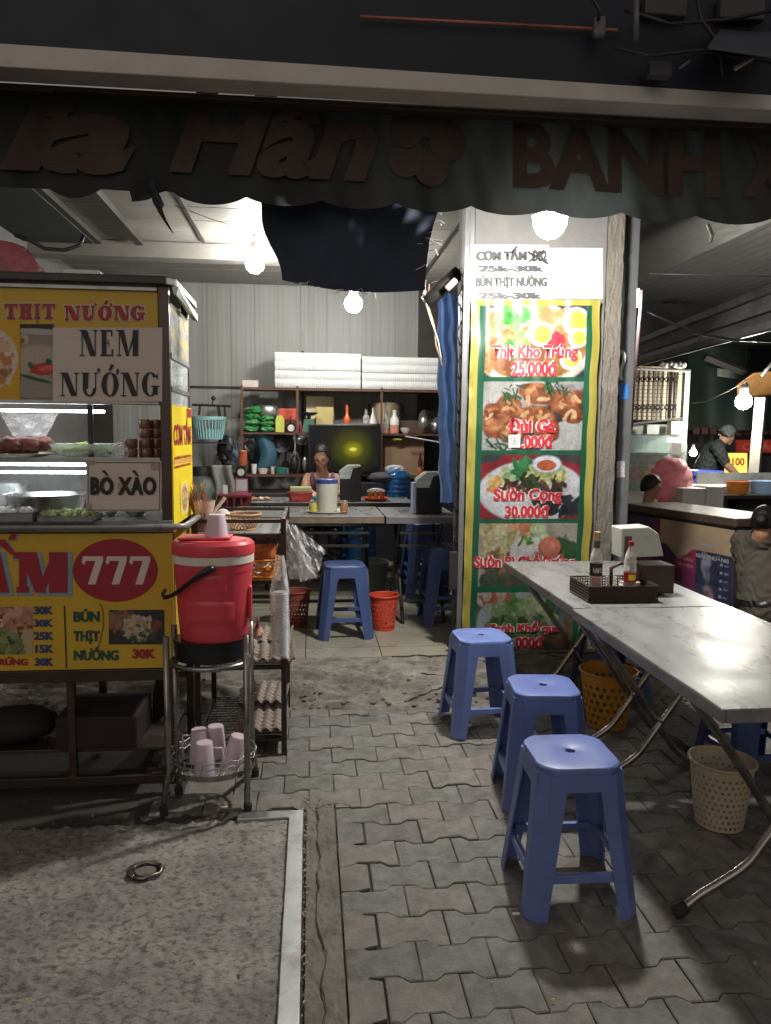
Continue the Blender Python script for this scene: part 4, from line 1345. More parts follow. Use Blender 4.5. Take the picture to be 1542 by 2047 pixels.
# crumpled clear bags
def crumple(name, label, c, sx, sy, sz, m_, seed, amp=.35, cat='bag', n=26, taper=0.5, group=None, sub=0, grip=None, allsmooth=False):
    r_ = np.random.RandomState(seed)
    fr = [(r_.uniform(2, 9), r_.uniform(2, 9), r_.uniform(0, 6), r_.uniform(.4, 1)) for _ in range(9)]
    def fn(a, b):
        th = PI * b; q_ = 2 * PI * a
        k = 1
        for f1, f2, ph, am in fr:
            k += amp * .22 * am * abs(math.sin(f1 * q_ * .5 * 1.0 + f2 * th + ph)) - amp * .08
        if a == 1: return fn(0, b)
        w_ = math.sin(th) ** .7 * (1 - taper * (1 - b))
        if grip and b < .25: w_ *= .45
        return Vector((c[0] + sx * k * w_ * math.cos(q_), c[1] + sy * k * w_ * math.sin(q_), c[2] + sz * math.cos(th) * (1 + .1 * (k - 1))))
    o_ = obj(name, MB().grid(n * 2, n, fn), m_)
    for p_ in o_.data.polygons:
        p_.use_smooth = allsmooth or (p_.index % 3 != 0)
    tag(o_, label, cat, group)
    return o_

crumple('clear_bag', 'small crumpled plastic bag beside the tins on the cart shelf', Vector((A(240, 900, 3.05).x, 3.05, zt + .03)), .035, .03, .033, M_bag, 6, .6)
crumple('pink_bag', 'dusky pink plastic bag lying on the roof of the food cart', A(38, 545, 3.2) + Vector((-.07, 0, -.005)), .19, .12, .125, mat('dusky_pink_bag', (.36, .10, .12), .4, var=.2, bump=.4), 9, .35, taper=.4)
o = obj('white_box', MB().box(A(130, 555, 3.25).x, A(207, 555, 3.25).x, 3.2, 3.34, zr + .021, zr + .075), M_foam, bevel=.012); tag(o, 'white foam box lying on the roof of the food cart', 'box')
o = obj('green_cake_cover', MB().lathe([(.001, .05), (.04, .048), (.07, .03), (.08, 0), (.001, .0)], (A(310, 560, 3.3).x, 3.3, zr + .022), 20), mat('green_plastic', (.05, .24, .12), .4), smooth=True); tag(o, 'green plastic lid on the right end of the cart roof', 'lid')
# lower case: steel pan, trays
c = Vector((A(95, 1020, 3.2).x, 3.2, zs['case0'] + .002))
t = thing('cooking_pan', 'wide aluminium pan inside the lit case of the food cart', 'pan', c)
obj('pan', MB().lathe([(.001, 0), (.13, 0), (.155, .085), (.165, .09), (.166, .094), (.155, .091), (.128, .006), (.001, .005)], c, 36), M_alu, t, smooth=True, auto=50)
def tray(label, x0, x1, y0, y1, z, h, m_, fill=None, fm=None):
    t_ = thing('tray', label, 'tray', ((x0 + x1) / 2, (y0 + y1) / 2, z))
    q_ = MB().box(x0, x1, y0, y1, z, z + h)
    q_.f = [f for i, f in enumerate(q_.f) if i != 1]
    q_.add([(x0 - .006, y0 - .006, z + h), (x1 + .006, y0 - .006, z + h), (x1 + .006, y1 + .006, z + h), (x0 - .006, y1 + .006, z + h), (x0 + .002, y0 + .002, z + h), (x1 - .002, y0 + .002, z + h), (x1 - .002, y1 - .002, z + h), (x0 + .002, y1 - .002, z + h)], [(0, 1, 5, 4), (1, 2, 6, 5), (2, 3, 7, 6), (3, 0, 4, 7)])
    obj('tray', q_, m_, t_)
    if fill:
        g_ = MB()
        for _ in range(fill):
            g_.ball((rr.uniform(x0 + .01, x1 - .01), rr.uniform(y0 + .01, y1 - .01), z + h * .8 + rr.uniform(0, .012)), rr.uniform(.008, .02), 7, 5, .4)
        o_ = obj('food', g_, fm, t_, smooth=True); o_['kind'] = 'stuff'
    return t_
xa, xb, xc, xd = [A(p_, 1030, 3.03).x for p_ in (-30, 72, 82, 190)]
tray('steel tray of white noodles at the left of the lit cart case', xa, xb, 2.99, 3.12, zs['case0'] + .002, .035, M_steel, 60, M_foam)
tray('steel tray of chopped greens at the front of the lit cart case', xc, xd, 2.99, 3.12, zs['case0'] + .002, .022, M_steel, 60, mat('chopped_greens', (.30, .36, .14), .5, var=.5, scale=60))
c = Vector((A(8, 990, 3.3).x, 3.32, zs['case0'] + .002))
o = obj('pot', MB().lathe([(.001, 0), (.09, 0), (.09, .13), (.095, .134), (.001, .14)], c, 24), M_alu, smooth=True, auto=40); tag(o, 'tall aluminium pot behind the pan in the cart case', 'pot')
for k, (px, lab) in enumerate(((215, 'left steel bowl under the BÒ XÀO notice'), (272, 'right steel bowl under the BÒ XÀO notice'))):
    c = Vector((A(px, 1030, 3.2).x, 3.21, zs['case0'] + .002))
    bowl_('steel_bowl', lab, 'bowl', c, .062, .055, M_alu)
# straws and ladle handles in a jar at the cart corner
# ------------------------------------------------------------------ cooler on its stand
SCX, SCY = A(421, 1300, 2.93).x, 2.93
st = thing('cooler_stand', 'round steel tube stand with a wire basket carrying the red cooler', 'stand', (SCX, SCY, 0))
ztop = .70
legs = []
for ax, ay, fx, fy in ((-1, -1, A(328, 1640, 2.85).x, 2.85), (1, -1, A(496, 1640, 2.85).x, 2.85), (1, 1, A(511, 1575, 3.16).x, 3.16), (-1, 1, A(366, 1575, 3.12).x, 3.02)):
    bx_, by_ = SCX + ax * .15, SCY + (-.115 if ay < 0 else (.1 if ax > 0 else .06))
    pts = [Vector((bx_, by_, ztop + .03)), Vector((bx_, by_, .34)), Vector((bx_ + ax * .002, by_, .2)), Vector(((bx_ * .45 + fx * .55), (by_ * .45 + fy * .55), .125)), Vector((fx - ax * .003, fy, .06)), Vector((fx, fy, .0))]
    if ax < 0: pts[2].x = bx_; 
    obj('leg', MB().tube(pts, .0125, 10), M_tube, st, smooth=True)
    obj('foot_cap', MB().lathe([(.001, 0), (.016, 0), (.017, .035), (.001, .036)], (fx, fy, 0), 12), M_rubber, st, smooth=True, auto=40)
    legs.append((bx_, by_))
ringf = lambda r_, z_, n=28: [(SCX + r_ * math.cos(2 * PI * i / n), SCY + r_ * .82 * math.sin(2 * PI * i / n), z_) for i in range(n + 1)]
obj('top_ring', MB().tube(ringf(.152, ztop - .1), .011, 8, cap=False), M_tube, st, smooth=True)
obj('dark_band', MB().lathe([(.001, ztop - .085), (.139, ztop - .085), (.143, ztop - .004), (.001, ztop - .003)], (SCX, SCY, 0), 32, 1, .82), M_black, st, smooth=True, auto=40)
bz = .155
obj('basket_band', MB().lathe([(.165, bz), (.168, bz + .022), (.163, bz + .022), (.16, bz)], (SCX + .005, SCY, 0), 36, 1, .82), M_tube, st, smooth=True, auto=40)
q = MB()
for rr_, zz in ((.165, bz + .05), (.172, bz + .075)):
    q.tube([(SCX + .005 + rr_ * math.cos(2 * PI * i / 36), SCY + rr_ * .82 * math.sin(2 * PI * i / 36), zz + .006 * math.sin(3 * i)) for i in range(37)], .0028, 6, cap=False)
for i in range(14):
    a = 2 * PI * i / 14
    q.tube([(SCX + .16 * math.cos(a), SCY + .13 * math.sin(a), bz + .004), (SCX + .174 * math.cos(a + .15), SCY + .143 * math.sin(a + .15), bz + .078)], .002, 5)
for i in range(-5, 6):
    q.tube([(SCX + i * .027, SCY - .12, bz + .004), (SCX + i * .027, SCY + .12, bz + .004)], .002, 5)
obj('wire_basket', q, M_galv, st, smooth=True)
# cooler
co = thing('drinks_cooler', 'red round drinks cooler with cream band and black carry handle', 'cooler', (SCX, SCY, ztop))
CXo = A(421, 1150, SCY - .1).x
kx = (A(503, 1150, SCY).x - A(340, 1150, SCY).x) / 2
ky = kx * .82
zb0, zl, zm, zu = A(421, 1290, SCY - .12).z, A(421, 1133, SCY - .12).z, A(421, 1115, SCY - .12).z, A(421, 1090, SCY - .12).z
prof = [(.001, zb0), (.80, zb0), (.845, zb0 + .012), (.90, zb0 + (zl - zb0) * .45), (.955, zl - .03), (.965, zl - .03), (.975, zl)]
obj('body', MB().lathe([(r_ * kx, z_) for r_, z_ in prof], (CXo, SCY, 0), 56, 1, .82), M_coolred, co, smooth=True, auto=30)
obj('cream_band', MB().lathe([(kx * .97, zl), (kx * .995, zl + .003), (kx * .995, zm - .003), (kx * .97, zm)], (CXo, SCY, 0), 56, 1, .82), M_wht, co, smooth=True, auto=30)
obj('lid', MB().lathe([(kx * .97, zm), (kx * 1.01, zm + .002), (kx * 1.02, zm + .02), (kx * 1.0, zu - .006), (kx * .93, zu + .004), (kx * .8, zu + .002), (kx * .78, zu + .008), (.001, zu + .010)], (CXo, SCY, 0), 56, 1, .82), M_coolred, co, smooth=True, auto=35)
o = obj('lid_tab', MB().box(CXo - kx * .82, CXo + kx * .45, SCY - ky * .45, SCY + ky * .45, zu + .010, zu + .020), M_coolred, co, bevel=.006)
def on_body(px, py, lift):
    """point of the cooler's curved front below a photo pixel"""
    lo = SCY - ky
    Y_ = lo
    for _ in range(6):
        p_ = A(px, py, Y_)
        k_ = max(-1, min(1, (p_.x - CXo) / (kx * .93)))
        Y_ = SCY - ky * .95 * math.sqrt(1 - k_ * k_)
    return A(px, py, Y_ - lift)
def patch(name, x0, y0, x1, y1, lift, m_, par, rnd=8):
    q_ = MB()
    q_.grid(10, 8, lambda a, b: on_body(x0 + (x1 - x0) * a, y1 + (y0 - y1) * b, lift - (.004 if (a in (0, 1) or b in (0, 1)) else 0)))
    return obj(name, q_, m_, par, smooth=True)
patch('raised_panel', 393, 1150, 455, 1190, .004, M_coolred, co)
patch('raised_panel', 372, 1203, 470, 1246, .002, M_coolred, co)
obj('carry_handle', MB().tube([on_body(428, 1136, .016), on_body(420, 1138, .030), on_body(405, 1146, .034), on_body(385, 1160, .036), on_body(362, 1178, .040), on_body(345, 1190, .05), A(330, 1195, SCY - .04), A(326, 1188, SCY + .0), A(330, 1180, SCY + .03)], [.012, .0145, .0135, .009, .008, .008, .008, .008, .007], 10), M_black, co, smooth=True)
obj('rib', MB().box(CXo + kx * .86, CXo + kx * .95, SCY - .045, SCY - .01, zb0 + .08, zl - .09), M_coolred, co, bevel=.01)
def jug(label, c, h, r0, r1, hand, grp=None, m_=None):
    """upturned frosted jug"""
    return cup('plastic_jug', label, 'jug', c, r0, r1, h, m_ or M_jug, group=grp, n=24, handle=hand, inv=True)
c = Vector((A(434, 1085, SCY).x, SCY, zu + .020))
jug('frosted pink plastic jug upside down on the lid of the red cooler', c, A(434, 1028, SCY).z - c.z, .033, .045, None)
for lab, px, yy, hh, rot in (('front frosted jug with its handle in the wire basket of the cooler stand', 409, SCY - .07, .128, R(5)), ('frosted jug at the back left of the wire basket', 399, SCY + .045, .135, R(170)),
                              ('dim frosted jug at the back middle of the wire basket', 432, SCY + .09, .13, R(100)), ('leaning frosted jug at the right of the wire basket', 463, SCY + .0, .125, R(-40))):
    c = Vector((A(px, 1490, yy).x, yy, bz + .007))
    t = jug(lab, c, hh, .033, .043, rot)
    if 'leaning' in lab:
        t.rotation_euler = (0, R(14), 0)

# ------------------------------------------------------------------ rack behind the cooler
YR0, YR1 = 3.36, 3.95
RX0, RX1 = A(388, 1300, YR0).x, A(573, 1300, YR0).x
zR = A(520, 1037, YR0).z
rk = thing('kitchen_rack', 'dark brown steel rack of four shelves behind the red cooler', 'rack', ((RX0 + RX1) / 2, (YR0 + YR1) / 2, 0))
pw = .025
for x_ in (RX0, RX1 - pw):
    for y_, zt_ in ((YR0, zR), (YR1 - pw, zR)):
        obj('post', MB().box(x_, x_ + pw, y_, y_ + pw, 0 if y_ < 3.5 else .02, zt_), M_brown, rk, bevel=.002)
shz = [A(520, p_, YR0).z for p_ in (1072, 1165, 1336, 1480)]
for k, z_ in enumerate([zR - .012] + shz + [A(520, 1194, YR0).z]):
    for y_ in (YR0 + .003, YR1 - pw + .003):
        obj('cross_rail', MB().box(RX0 + pw, RX1 - pw, y_, y_ + .014, z_ - .008, z_ + .008), M_brown, rk)
    for x_ in (RX0 + .004, RX1 - pw + .004):
        obj('side_rail', MB().box(x_, x_ + .014, YR0 + pw, YR1 - pw, z_ - .008, z_ + .008), M_brown if k else M_tube, rk)
for k, z_ in enumerate(shz):
    if k == 0:
        obj('shelf_top', MB().box(RX0 + .002, RX1 - .002, YR0 + .0, YR1 - .0, z_ + .009, z_ + .013), M_steel, rk)
    elif k == 1:
        obj('shelf_plate', MB().box(RX0 + .02, RX1 - .02, YR0 + .02, YR1 - .02, z_ + .001, z_ + .005), M_tube, rk)
    else:
        q = MB()
        for i in range(16):
            y_ = YR0 + .03 + i * .035
            q.box(RX0 + pw, RX1 - pw, y_, y_ + .012, z_ - .002, z_ + .004)
        obj('shelf_slats', q, M_tube, rk)
# wipers of the cable tie hanging from the top rail
def egg_tray(label, c, rz, n=1):
    t_ = thing('egg_tray', label, 'egg tray', c, group='pulp egg trays on the rack')
    for k in range(n):
        g_ = MB().grid(42, 36, lambda a, b: ((a - .5) * .29, (b - .5) * .245, .012 + k * .014 + .022 * (abs(math.sin(a * PI * 6)) ** .6) * (abs(math.sin(b * PI * 5)) ** .6) * -1 + .03))
        o_ = obj('pulp_tray', g_, M_eggtray, None)
        o_.parent = t_
    t_.location = c
    t_.rotation_euler = (0, 0, rz)
    return t_
def egg_tray2(label, c, rz):
    t_ = thing('egg_tray', label, 'egg tray', (0, 0, 0), group='pulp egg trays on the rack')
    def f_(a, b):
        u, v = a * 6, b * 5
        pk = max(0, math.cos(PI * 2 * u) * .5 + .5) * max(0, math.cos(PI * 2 * v) * .5 + .5)
        pit = max(0, -math.cos(PI * 2 * u)) * max(0, -math.cos(PI * 2 * v))
        return ((a - .5) * .29, (b - .5) * .245, .025 + .020 * pk ** .8 - .020 * pit)
    g_ = MB().grid(48, 40, f_)
    obj('pulp', g_, M_eggtray, t_, solid=.002)
    t_.location = c
    t_.rotation_euler = (0, 0, rz)
    return t_
for lab, x_, y_, z_, rz in (('egg tray on the upper slatted shelf, front', -.20, 3.50, shz[2] + .006, R(92)), ('egg tray on the upper slatted shelf, behind a bag of chillies', -.22, 3.80, shz[2] + .006, R(88)),
                            ('egg tray on the bottom shelf of the rack, front', -.235, 3.53, shz[3] + .006, R(90)), ('egg tray on the bottom shelf of the rack, back', -.25, 3.81, shz[3] + .006, R(93)),
                            ('egg tray lying over the back tray of the bottom shelf', -.24, 3.80, shz[3] + .045, R(87))):
    egg_tray2(lab, (x_, y_, z_), rz)
crumple('meat_bag', 'small bag with pale meat beside the chilli on the egg trays', A(512, 1262, 3.55), .045, .04, .035, mat('pale_meat', (.46, .26, .2), .35, var=.3, alpha=.95), 31, .5, n=14)
o = obj('chilli', MB().tube([A(513, 1255, 3.5), A(515, 1246, 3.5), A(515, 1232, 3.5)], [.008, .006, .001], 8), M_red, smooth=True); tag(o, 'small red chilli standing out of the meat bag on the egg tray', 'chilli')
# lattice baskets
def lattice(name, label, c, r0, r1, h, m_, n=22, cat='basket', wr=.0022, group=None, twist=3, rows=5, sx=1, sy=1, rim=.006):
    t_ = thing(name, label, cat, c, group=group)
    q_ = MB()
    for i in range(n):
        for sgn in (1, -1):
            pts = []
            for k in range(5):
                f = k / 4
                a = 2 * PI * (i + sgn * twist * f) / n
                r_ = r0 + (r1 - r0) * f
                pts.append((c[0] + r_ * sx * math.cos(a), c[1] + r_ * sy * math.sin(a), c[2] + h * f))
            q_.tube(pts, wr, 4)
    obj('weave', q_, m_, t_)
    q_ = MB()
    for f, w_ in ((0.02, rim * .7), (1, rim)):
        r_ = r0 + (r1 - r0) * f
        q_.tube([(c[0] + r_ * sx * math.cos(2 * PI * i / 30), c[1] + r_ * sy * math.sin(2 * PI * i / 30), c[2] + h * f) for i in range(31)], w_, 6, cap=False)
    obj('rim', q_, m_, t_, smooth=True)
    obj('base', MB().lathe([(.001, 0), (r0, 0), (r0, .004), (.001, .004)], c, 24, sx, sy), m_, t_)
    return t_
ztop_ = shz[0] + .014
c = Vector((A(486, 1062, 3.5).x, 3.52, ztop_))
lattice('woven_basket', 'round tan woven basket on top of the rack', c, .055, .083, .07, M_rattan, 24)
c2 = Vector((A(525, 1150, 3.5).x, 3.5, shz[1] + .006))
lattice('orange_basket', 'orange lattice basket on the second shelf of the rack', c2, .065, .085, .085, M_orange, 16)
o = obj('orange_tub', MB().lathe([(.001, 0), (.06, 0), (.075, .07), (.07, .07), (.001, .065)], c2 + Vector((.0, .02, .088)), 20), mat('sauce', (.45, .14, .05), .3, var=.6, scale=30), smooth=True, auto=50); tag(o, 'tub of orange sauce sachets above the orange basket', 'tub')
for k, (dx, dz, m_) in enumerate(((-.02, .02, M_wht), (.02, .035, mat('amber_food', (.6, .25, .04), .4, var=.4, scale=30)), (0, .05, M_wht))):
    o = obj('packet', MB().ball(c2 + Vector((dx, 0, dz)), .03, 8, 6, .3, 1, 1, .5), m_); tag(o, ['pale packet at the left in the orange basket', 'amber packet in the orange basket', 'pale packet heaped highest in the orange basket'][k], 'packet')
c = Vector((A(455, 1190, 3.6).x, 3.62, shz[1] + .006))
o = obj('glass_jar', MB().lathe([(.001, 0), (.05, 0), (.05, .12), (.04, .13), (.001, .13)], c, 20), mat('dim_jar', (.3, .22, .2), .3), smooth=True, auto=40); tag(o, 'squat jar at the back of the second rack shelf', 'jar')
# tumbler with chopsticks
c = Vector((A(408, 1045, 3.42).x, 3.44, ztop_ - .01))
t = thing('chopstick_cup', 'clear cup crammed with green-tipped wooden chopsticks by the cart', 'cup', c)
obj('cup', MB().lathe([(.001, 0), (.030, 0), (.05, .15), (.047, .15), (.028, .004), (.001, .004)], c, 24), film('cup_clear', (.75, .55, .5), .35, .85, .15), t, smooth=True, auto=50)
M_cs = mat('chopstick_wood', (.30, .10, .07), .5, var=.4, scale=30)
M_csg = mat('chopstick_green', (.02, .16, .08), .4)
for i in range(26):
    a, r_ = rr.uniform(0, 2 * PI), .024 * rr.random() ** .5
    a2 = a + rr.uniform(-.6, .6)
    lean = Vector((-.05 + .04 * math.cos(a2), .02 * math.sin(a2), 0))
    p0 = c + Vector((r_ * math.cos(a) * .8, r_ * math.sin(a) * .8, .006))
    p1 = p0 + Vector((0, 0, .215 + rr.uniform(-.02, .015))) + lean
    obj('chopstick', MB().tube([p0, p0 + (p1 - p0) * .86], .0028, 5), M_cs, t)
    if i % 2:
        obj('chopstick_tip', MB().tube([p0 + (p1 - p0) * .86, p1], .0029, 5), M_csg, t)
    else:
        obj('chopstick_tip', MB().tube([p0 + (p1 - p0) * .86, p1], .0029, 5), M_rattan, t)
o = obj('knife', MB().tube([c + Vector((.03, -.01, .08)), c + Vector((.095, 0, .165))], .008, 4), M_white); tag(o, 'white plastic spoon handle leaning out beside the chopstick cup', 'spoon')
crumple('tissue', 'crumpled white tissue bag beside the chopstick cup on the rack', A(446, 1030, 3.5), .045, .03, .03, M_foam, 15, .5, n=14)
# hanging bags
def bagsheet(label, TL_, TR_, BL_, BR_, Y, seed, nb=2, amp=.02, par=None):
    r_ = np.random.RandomState(seed)
    fr = [(r_.uniform(-12, 12), r_.uniform(-12, 12), r_.uniform(0, 6), r_.uniform(.4, 1)) for _ in range(9)]
    t_ = thing('clear_bag', label, 'bag', A(TL_[0], TL_[1], Y)) if par is None else par
    for s_ in range(nb):
        def f_(a, b):
            px = (TL_[0] * (1 - a) + TR_[0] * a) * (1 - b) + (BL_[0] * (1 - a) + BR_[0] * a) * b
            py = (TL_[1] * (1 - a) + TR_[1] * a) * (1 - b) + (BL_[1] * (1 - a) + BR_[1] * a) * b
            d = sum(am * abs(math.sin(f1 * a + f2 * b + ph + s_)) for f1, f2, ph, am in fr) / 3 * amp
            d2 = sum(am * math.sin(f2 * a * 1.3 - f1 * b + ph) for f1, f2, ph, am in fr)
            e = min(a, 1 - a, b, 1 - b) * 4
            return A(px + d2 * .5 * (1 - min(1, e)), py + d2 * .4, Y + (d - .02 * min(1, e)) * (1 if s_ == 0 else -.6) + .03 * s_)
        o_ = obj('film', MB().grid(34, 34, f_), M_bag, t_)
    return t_
bg_ = bagsheet('large crumpled clear plastic bag hanging from the right corner of the rack', (570, 1046), (592, 1050), (578, 1160), (634, 1156), 3.42, 5)
bagsheet('large crumpled clear plastic bag hanging from the right corner of the rack', (590, 1050), (652, 1100), (600, 1164), (634, 1152), 3.44, 9, 1, .025, par=bg_)
bagsheet('crumpled clear plastic bag hanging inside the cart above the meat', (0, 825), (118, 826), (30, 880), (86, 884), 3.25, 15, 2, .03)
c = A(562, 1245, 3.33)
t = thing('cup_lid_stack', 'column of clear cup lids in a long bag hanging off the rack', 'lids', c)
z0_, z1_ = A(558, 1308, 3.33).z, A(558, 1182, 3.33).z
nl = 30
prof = [(.001, z0_)]
for i in range(nl):
    z_ = z0_ + (z1_ - z0_) * i / nl
    prof += [(.037, z_), (.037, z_ + .0028), (.030, z_ + .0032), (.030, z_ + (z1_ - z0_) / nl - .0006)]
prof += [(.001, z1_)]
cc = A(560, 1245, 3.33)
obj('lid_column', MB().lathe(prof, (cc.x, cc.y, 0), 20), mat('clear_lid', (.72, .74, .76), .15, alpha=.55), t, smooth=True, auto=30)
obj('bag', MB().grid(24, 20, lambda a, b: Vector((cc.x + (.042 - .025 * max(0, b - .65) / .35 + .003 * math.sin(a * 31 + b * 9)) * math.cos(2 * PI * a), cc.y + (.042 - .03 * max(0, b - .65) / .35) * math.sin(2 * PI * a), z0_ - .01 + (A(558, 1110, 3.33).z - z0_ + .01) * b))), M_bag, t, smooth=True)
o = obj('string_tie', MB().tube([A(571, 1040, 3.35), A(560, 1060, 3.35), A(552, 1090, 3.35), A(556, 1120, 3.34)], .0018, 5), M_black); tag(o, 'thin black cord looped over the right corner of the rack', 'cord')
# ------------------------------------------------------------------ the blue plastic stool
def stool_parts(root, m_):
    H_ = .475
    def hw(z): return .133 + (.180 - .133) * (1 - z / H_)
    def ch_(z): return .028
    # seat
    n = 40
    def sq(h, c_, z):
        pts = []
        for i in range(n):
            a = 2 * PI * (i + .5) / n
            dx, dy = math.cos(a), math.sin(a)
            k = h / max(abs(dx), abs(dy))
            x, y = dx * k, dy * k
            s_ = abs(x) + abs(y)
            lim = 2 * h - c_
            if s_ > lim:
                x, y = x * lim / s_, y * lim / s_
            pts.append((x, y, z))
        return pts
    def circ(r, z): return [(r * math.cos(2 * PI * (i + .5) / n), r * math.sin(2 * PI * (i + .5) / n), z) for i in range(n)]
    rings = [sq(.1355, .042, H_ - .022), sq(.1355, .042, H_ - .006), sq(.1325, .042, H_ - .0015), sq(.128, .04, H_), sq(.09, .03, H_ + .0008), circ(.020, H_ + .001), circ(.0165, H_ - .001), circ(.0155, H_ - .012), circ(.020, H_ - .012), sq(.12, .04, H_ - .008), sq(.132, .042, H_ - .022)]
    vs = [p for r_ in rings for p in r_]
    fs = []
    for k in range(len(rings)):
        k2 = (k + 1) % len(rings)
        for i in range(n):
            i2 = (i + 1) % n
            fs.append((k * n + i, k * n + i2, k2 * n + i2, k2 * n + i))
    obj('seat', MB().add(vs, fs), m_, root, smooth=True, auto=35)
    # apron panels with arched openings
    t_ = .0045
    for s_ in range(4):
        M_ = Matrix.Rotation(s_ * PI / 2, 4, 'Z')
        q = MB()
        zt_ = H_ - .0215
        nseg = 16
        top, bot = [], []
        for i in range(nseg + 1):
            u = -1 + 2 * i / nseg
            x = u * (hw(zt_) - .045 * .72)
            zb_ = H_ - .075 - .055 * max(0, (abs(u) - .52) / .48) ** 2.2
            top.append((x, zt_)); bot.append((u * (hw(zb_) - .034), zb_))
        for i in range(nseg):
            x0, z0 = bot[i]; x1, z1 = bot[i + 1]; X0, Z0 = top[i]; X1, Z1 = top[i + 1]
            q.add([(x0, -hw(z0), z0), (x1, -hw(z1), z1), (X1, -hw(Z1), Z1), (X0, -hw(Z0), Z0)], [(0, 1, 2, 3)])
        q.xf(M_)
        bm_ = q
        obj('apron', q, m_, root, solid=t_)
        zc_ = .128
        h0, h1 = hw(zc_ + .012), hw(zc_ - .012)
        q = MB().add([(-h1 + .03, -h1 + .004, zc_ - .013), (h1 - .03, -h1 + .004, zc_ - .013), (h0 - .03, -h0 + .004, zc_ + .013), (-h0 + .03, -h0 + .004, zc_ + .013),
                      (-h1 + .03, -h1 + .022, zc_ - .013), (h1 - .03, -h1 + .022, zc_ - .013), (h0 - .03, -h0 + .022, zc_ + .013), (-h0 + .03, -h0 + .022, zc_ + .013)],
                     [(0, 1, 2, 3), (7, 6, 5, 4), (3, 2, 6, 7), (0, 4, 5, 1), (0, 3, 7, 4), (1, 5, 6, 2)])
        q.xf(M_)
        obj('stretcher', q, m_, root, bevel=.002)
        # corner leg: folded profile lofted down
        q = MB()
        lv = [0, .004, .128, .25, H_ - .16, H_ - .11, H_ - .075, H_ - .045, H_ - .0215]
        for z_ in lv:
            h_ = hw(z_) * (1.0 if z_ > .002 else .995)
            f = z_ / H_
            w_ = .034 + .014 * f + .05 * max(0, (z_ - (H_ - .16)) / .16) ** 2 * 0
            c_ = .030 + .012 * f
            for (x, y) in ((h_ - c_ - w_, -h_), (h_ - c_, -h_), (h_, -h_ + c_), (h_, -h_ + c_ + w_)):
                q.v.append((x, y, z_))
        for k in range(len(lv) - 1):
            for i in range(3):
                a = k * 4 + i
                q.f.append((a, a + 1, a + 5, a + 4))
        q.xf(M_)
        obj('leg', q, m_, root, solid=t_ + .001, bevel=0)
GS = 'blue plastic stools'
stool = thing('plastic_stool', 'nearest blue plastic stool, in front of the long steel tables', 'stool', (0, 0, 0), group=GS)
stool_parts(stool, M_stool)
hs = G(1140, 1500, .475)
stool.location = (hs.x, hs.y, 0); stool.rotation_euler = (0, 0, R(-1))
h2 = G(1086, 1368, .475)
st2 = dup(stool, (h2.x, h2.y, 0), R(-5), 'middle blue plastic stool of the row, half in the shade of the table')
h3 = G(962, 1273, .475)
st3 = dup(stool, (h3.x, h3.y, .012), R(3), 'blue plastic stool standing alone at the foot of the food banner')
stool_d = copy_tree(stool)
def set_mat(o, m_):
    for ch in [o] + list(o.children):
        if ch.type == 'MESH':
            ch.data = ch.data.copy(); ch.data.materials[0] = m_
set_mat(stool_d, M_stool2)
set_mat(st2, mat('blue_plastic_worn', (.10, .145, .37), .46, var=.14, scale=4, dirt=.4, dscale=5, dcol=(.08, .10, .24), bump=.06, bscale=160))
set_mat(st3, mat('blue_plastic_pale', (.13, .19, .43), .36, var=.08, scale=6, dirt=.3, dscale=9, dcol=(.08, .10, .26), bump=.04, bscale=200))
hi = G(688, 1126, FZ + .475)
stool_d.location = (hi.x, hi.y, FZ); stool_d.rotation_euler = (0, 0, R(4))
stool_d['label'] = 'dark blue plastic stool on the shop floor in front of the inner table'
# stools tucked at the far side of the outdoor tables
dup(stool_d, (1.98, 3.05, 0), R(6), 'dark blue stool behind the outdoor tables, seen under the junction')
dup(stool_d, (2.06, 2.42, 0), R(-8), 'dark blue stool on the far side of the nearest steel table')
dup(stool_d, (1.72, 4.0, .02), R(12), 'dark blue stool half hidden under the far end of the steel tables')
# right side of the inner room: stacked stools
for k, (px, py, yy, n_, lab) in enumerate(((852, 1045, 5.9, 3, 'stack of blue stools'), (893, 1075, 5.15, 2, 'front pair of blue stools beside the folded shutter'))):
    p = A(px, py, yy)
    for j_ in range(n_):
        dup(stool_d, (p.x, yy, FZ + .075 * j_), R(3 * j_), ['lowest', 'second', 'top'][j_] + (' blue stool of the stack behind the right inner table' if k == 0 else ' blue stool of the pair nested beside the folded shutter'))

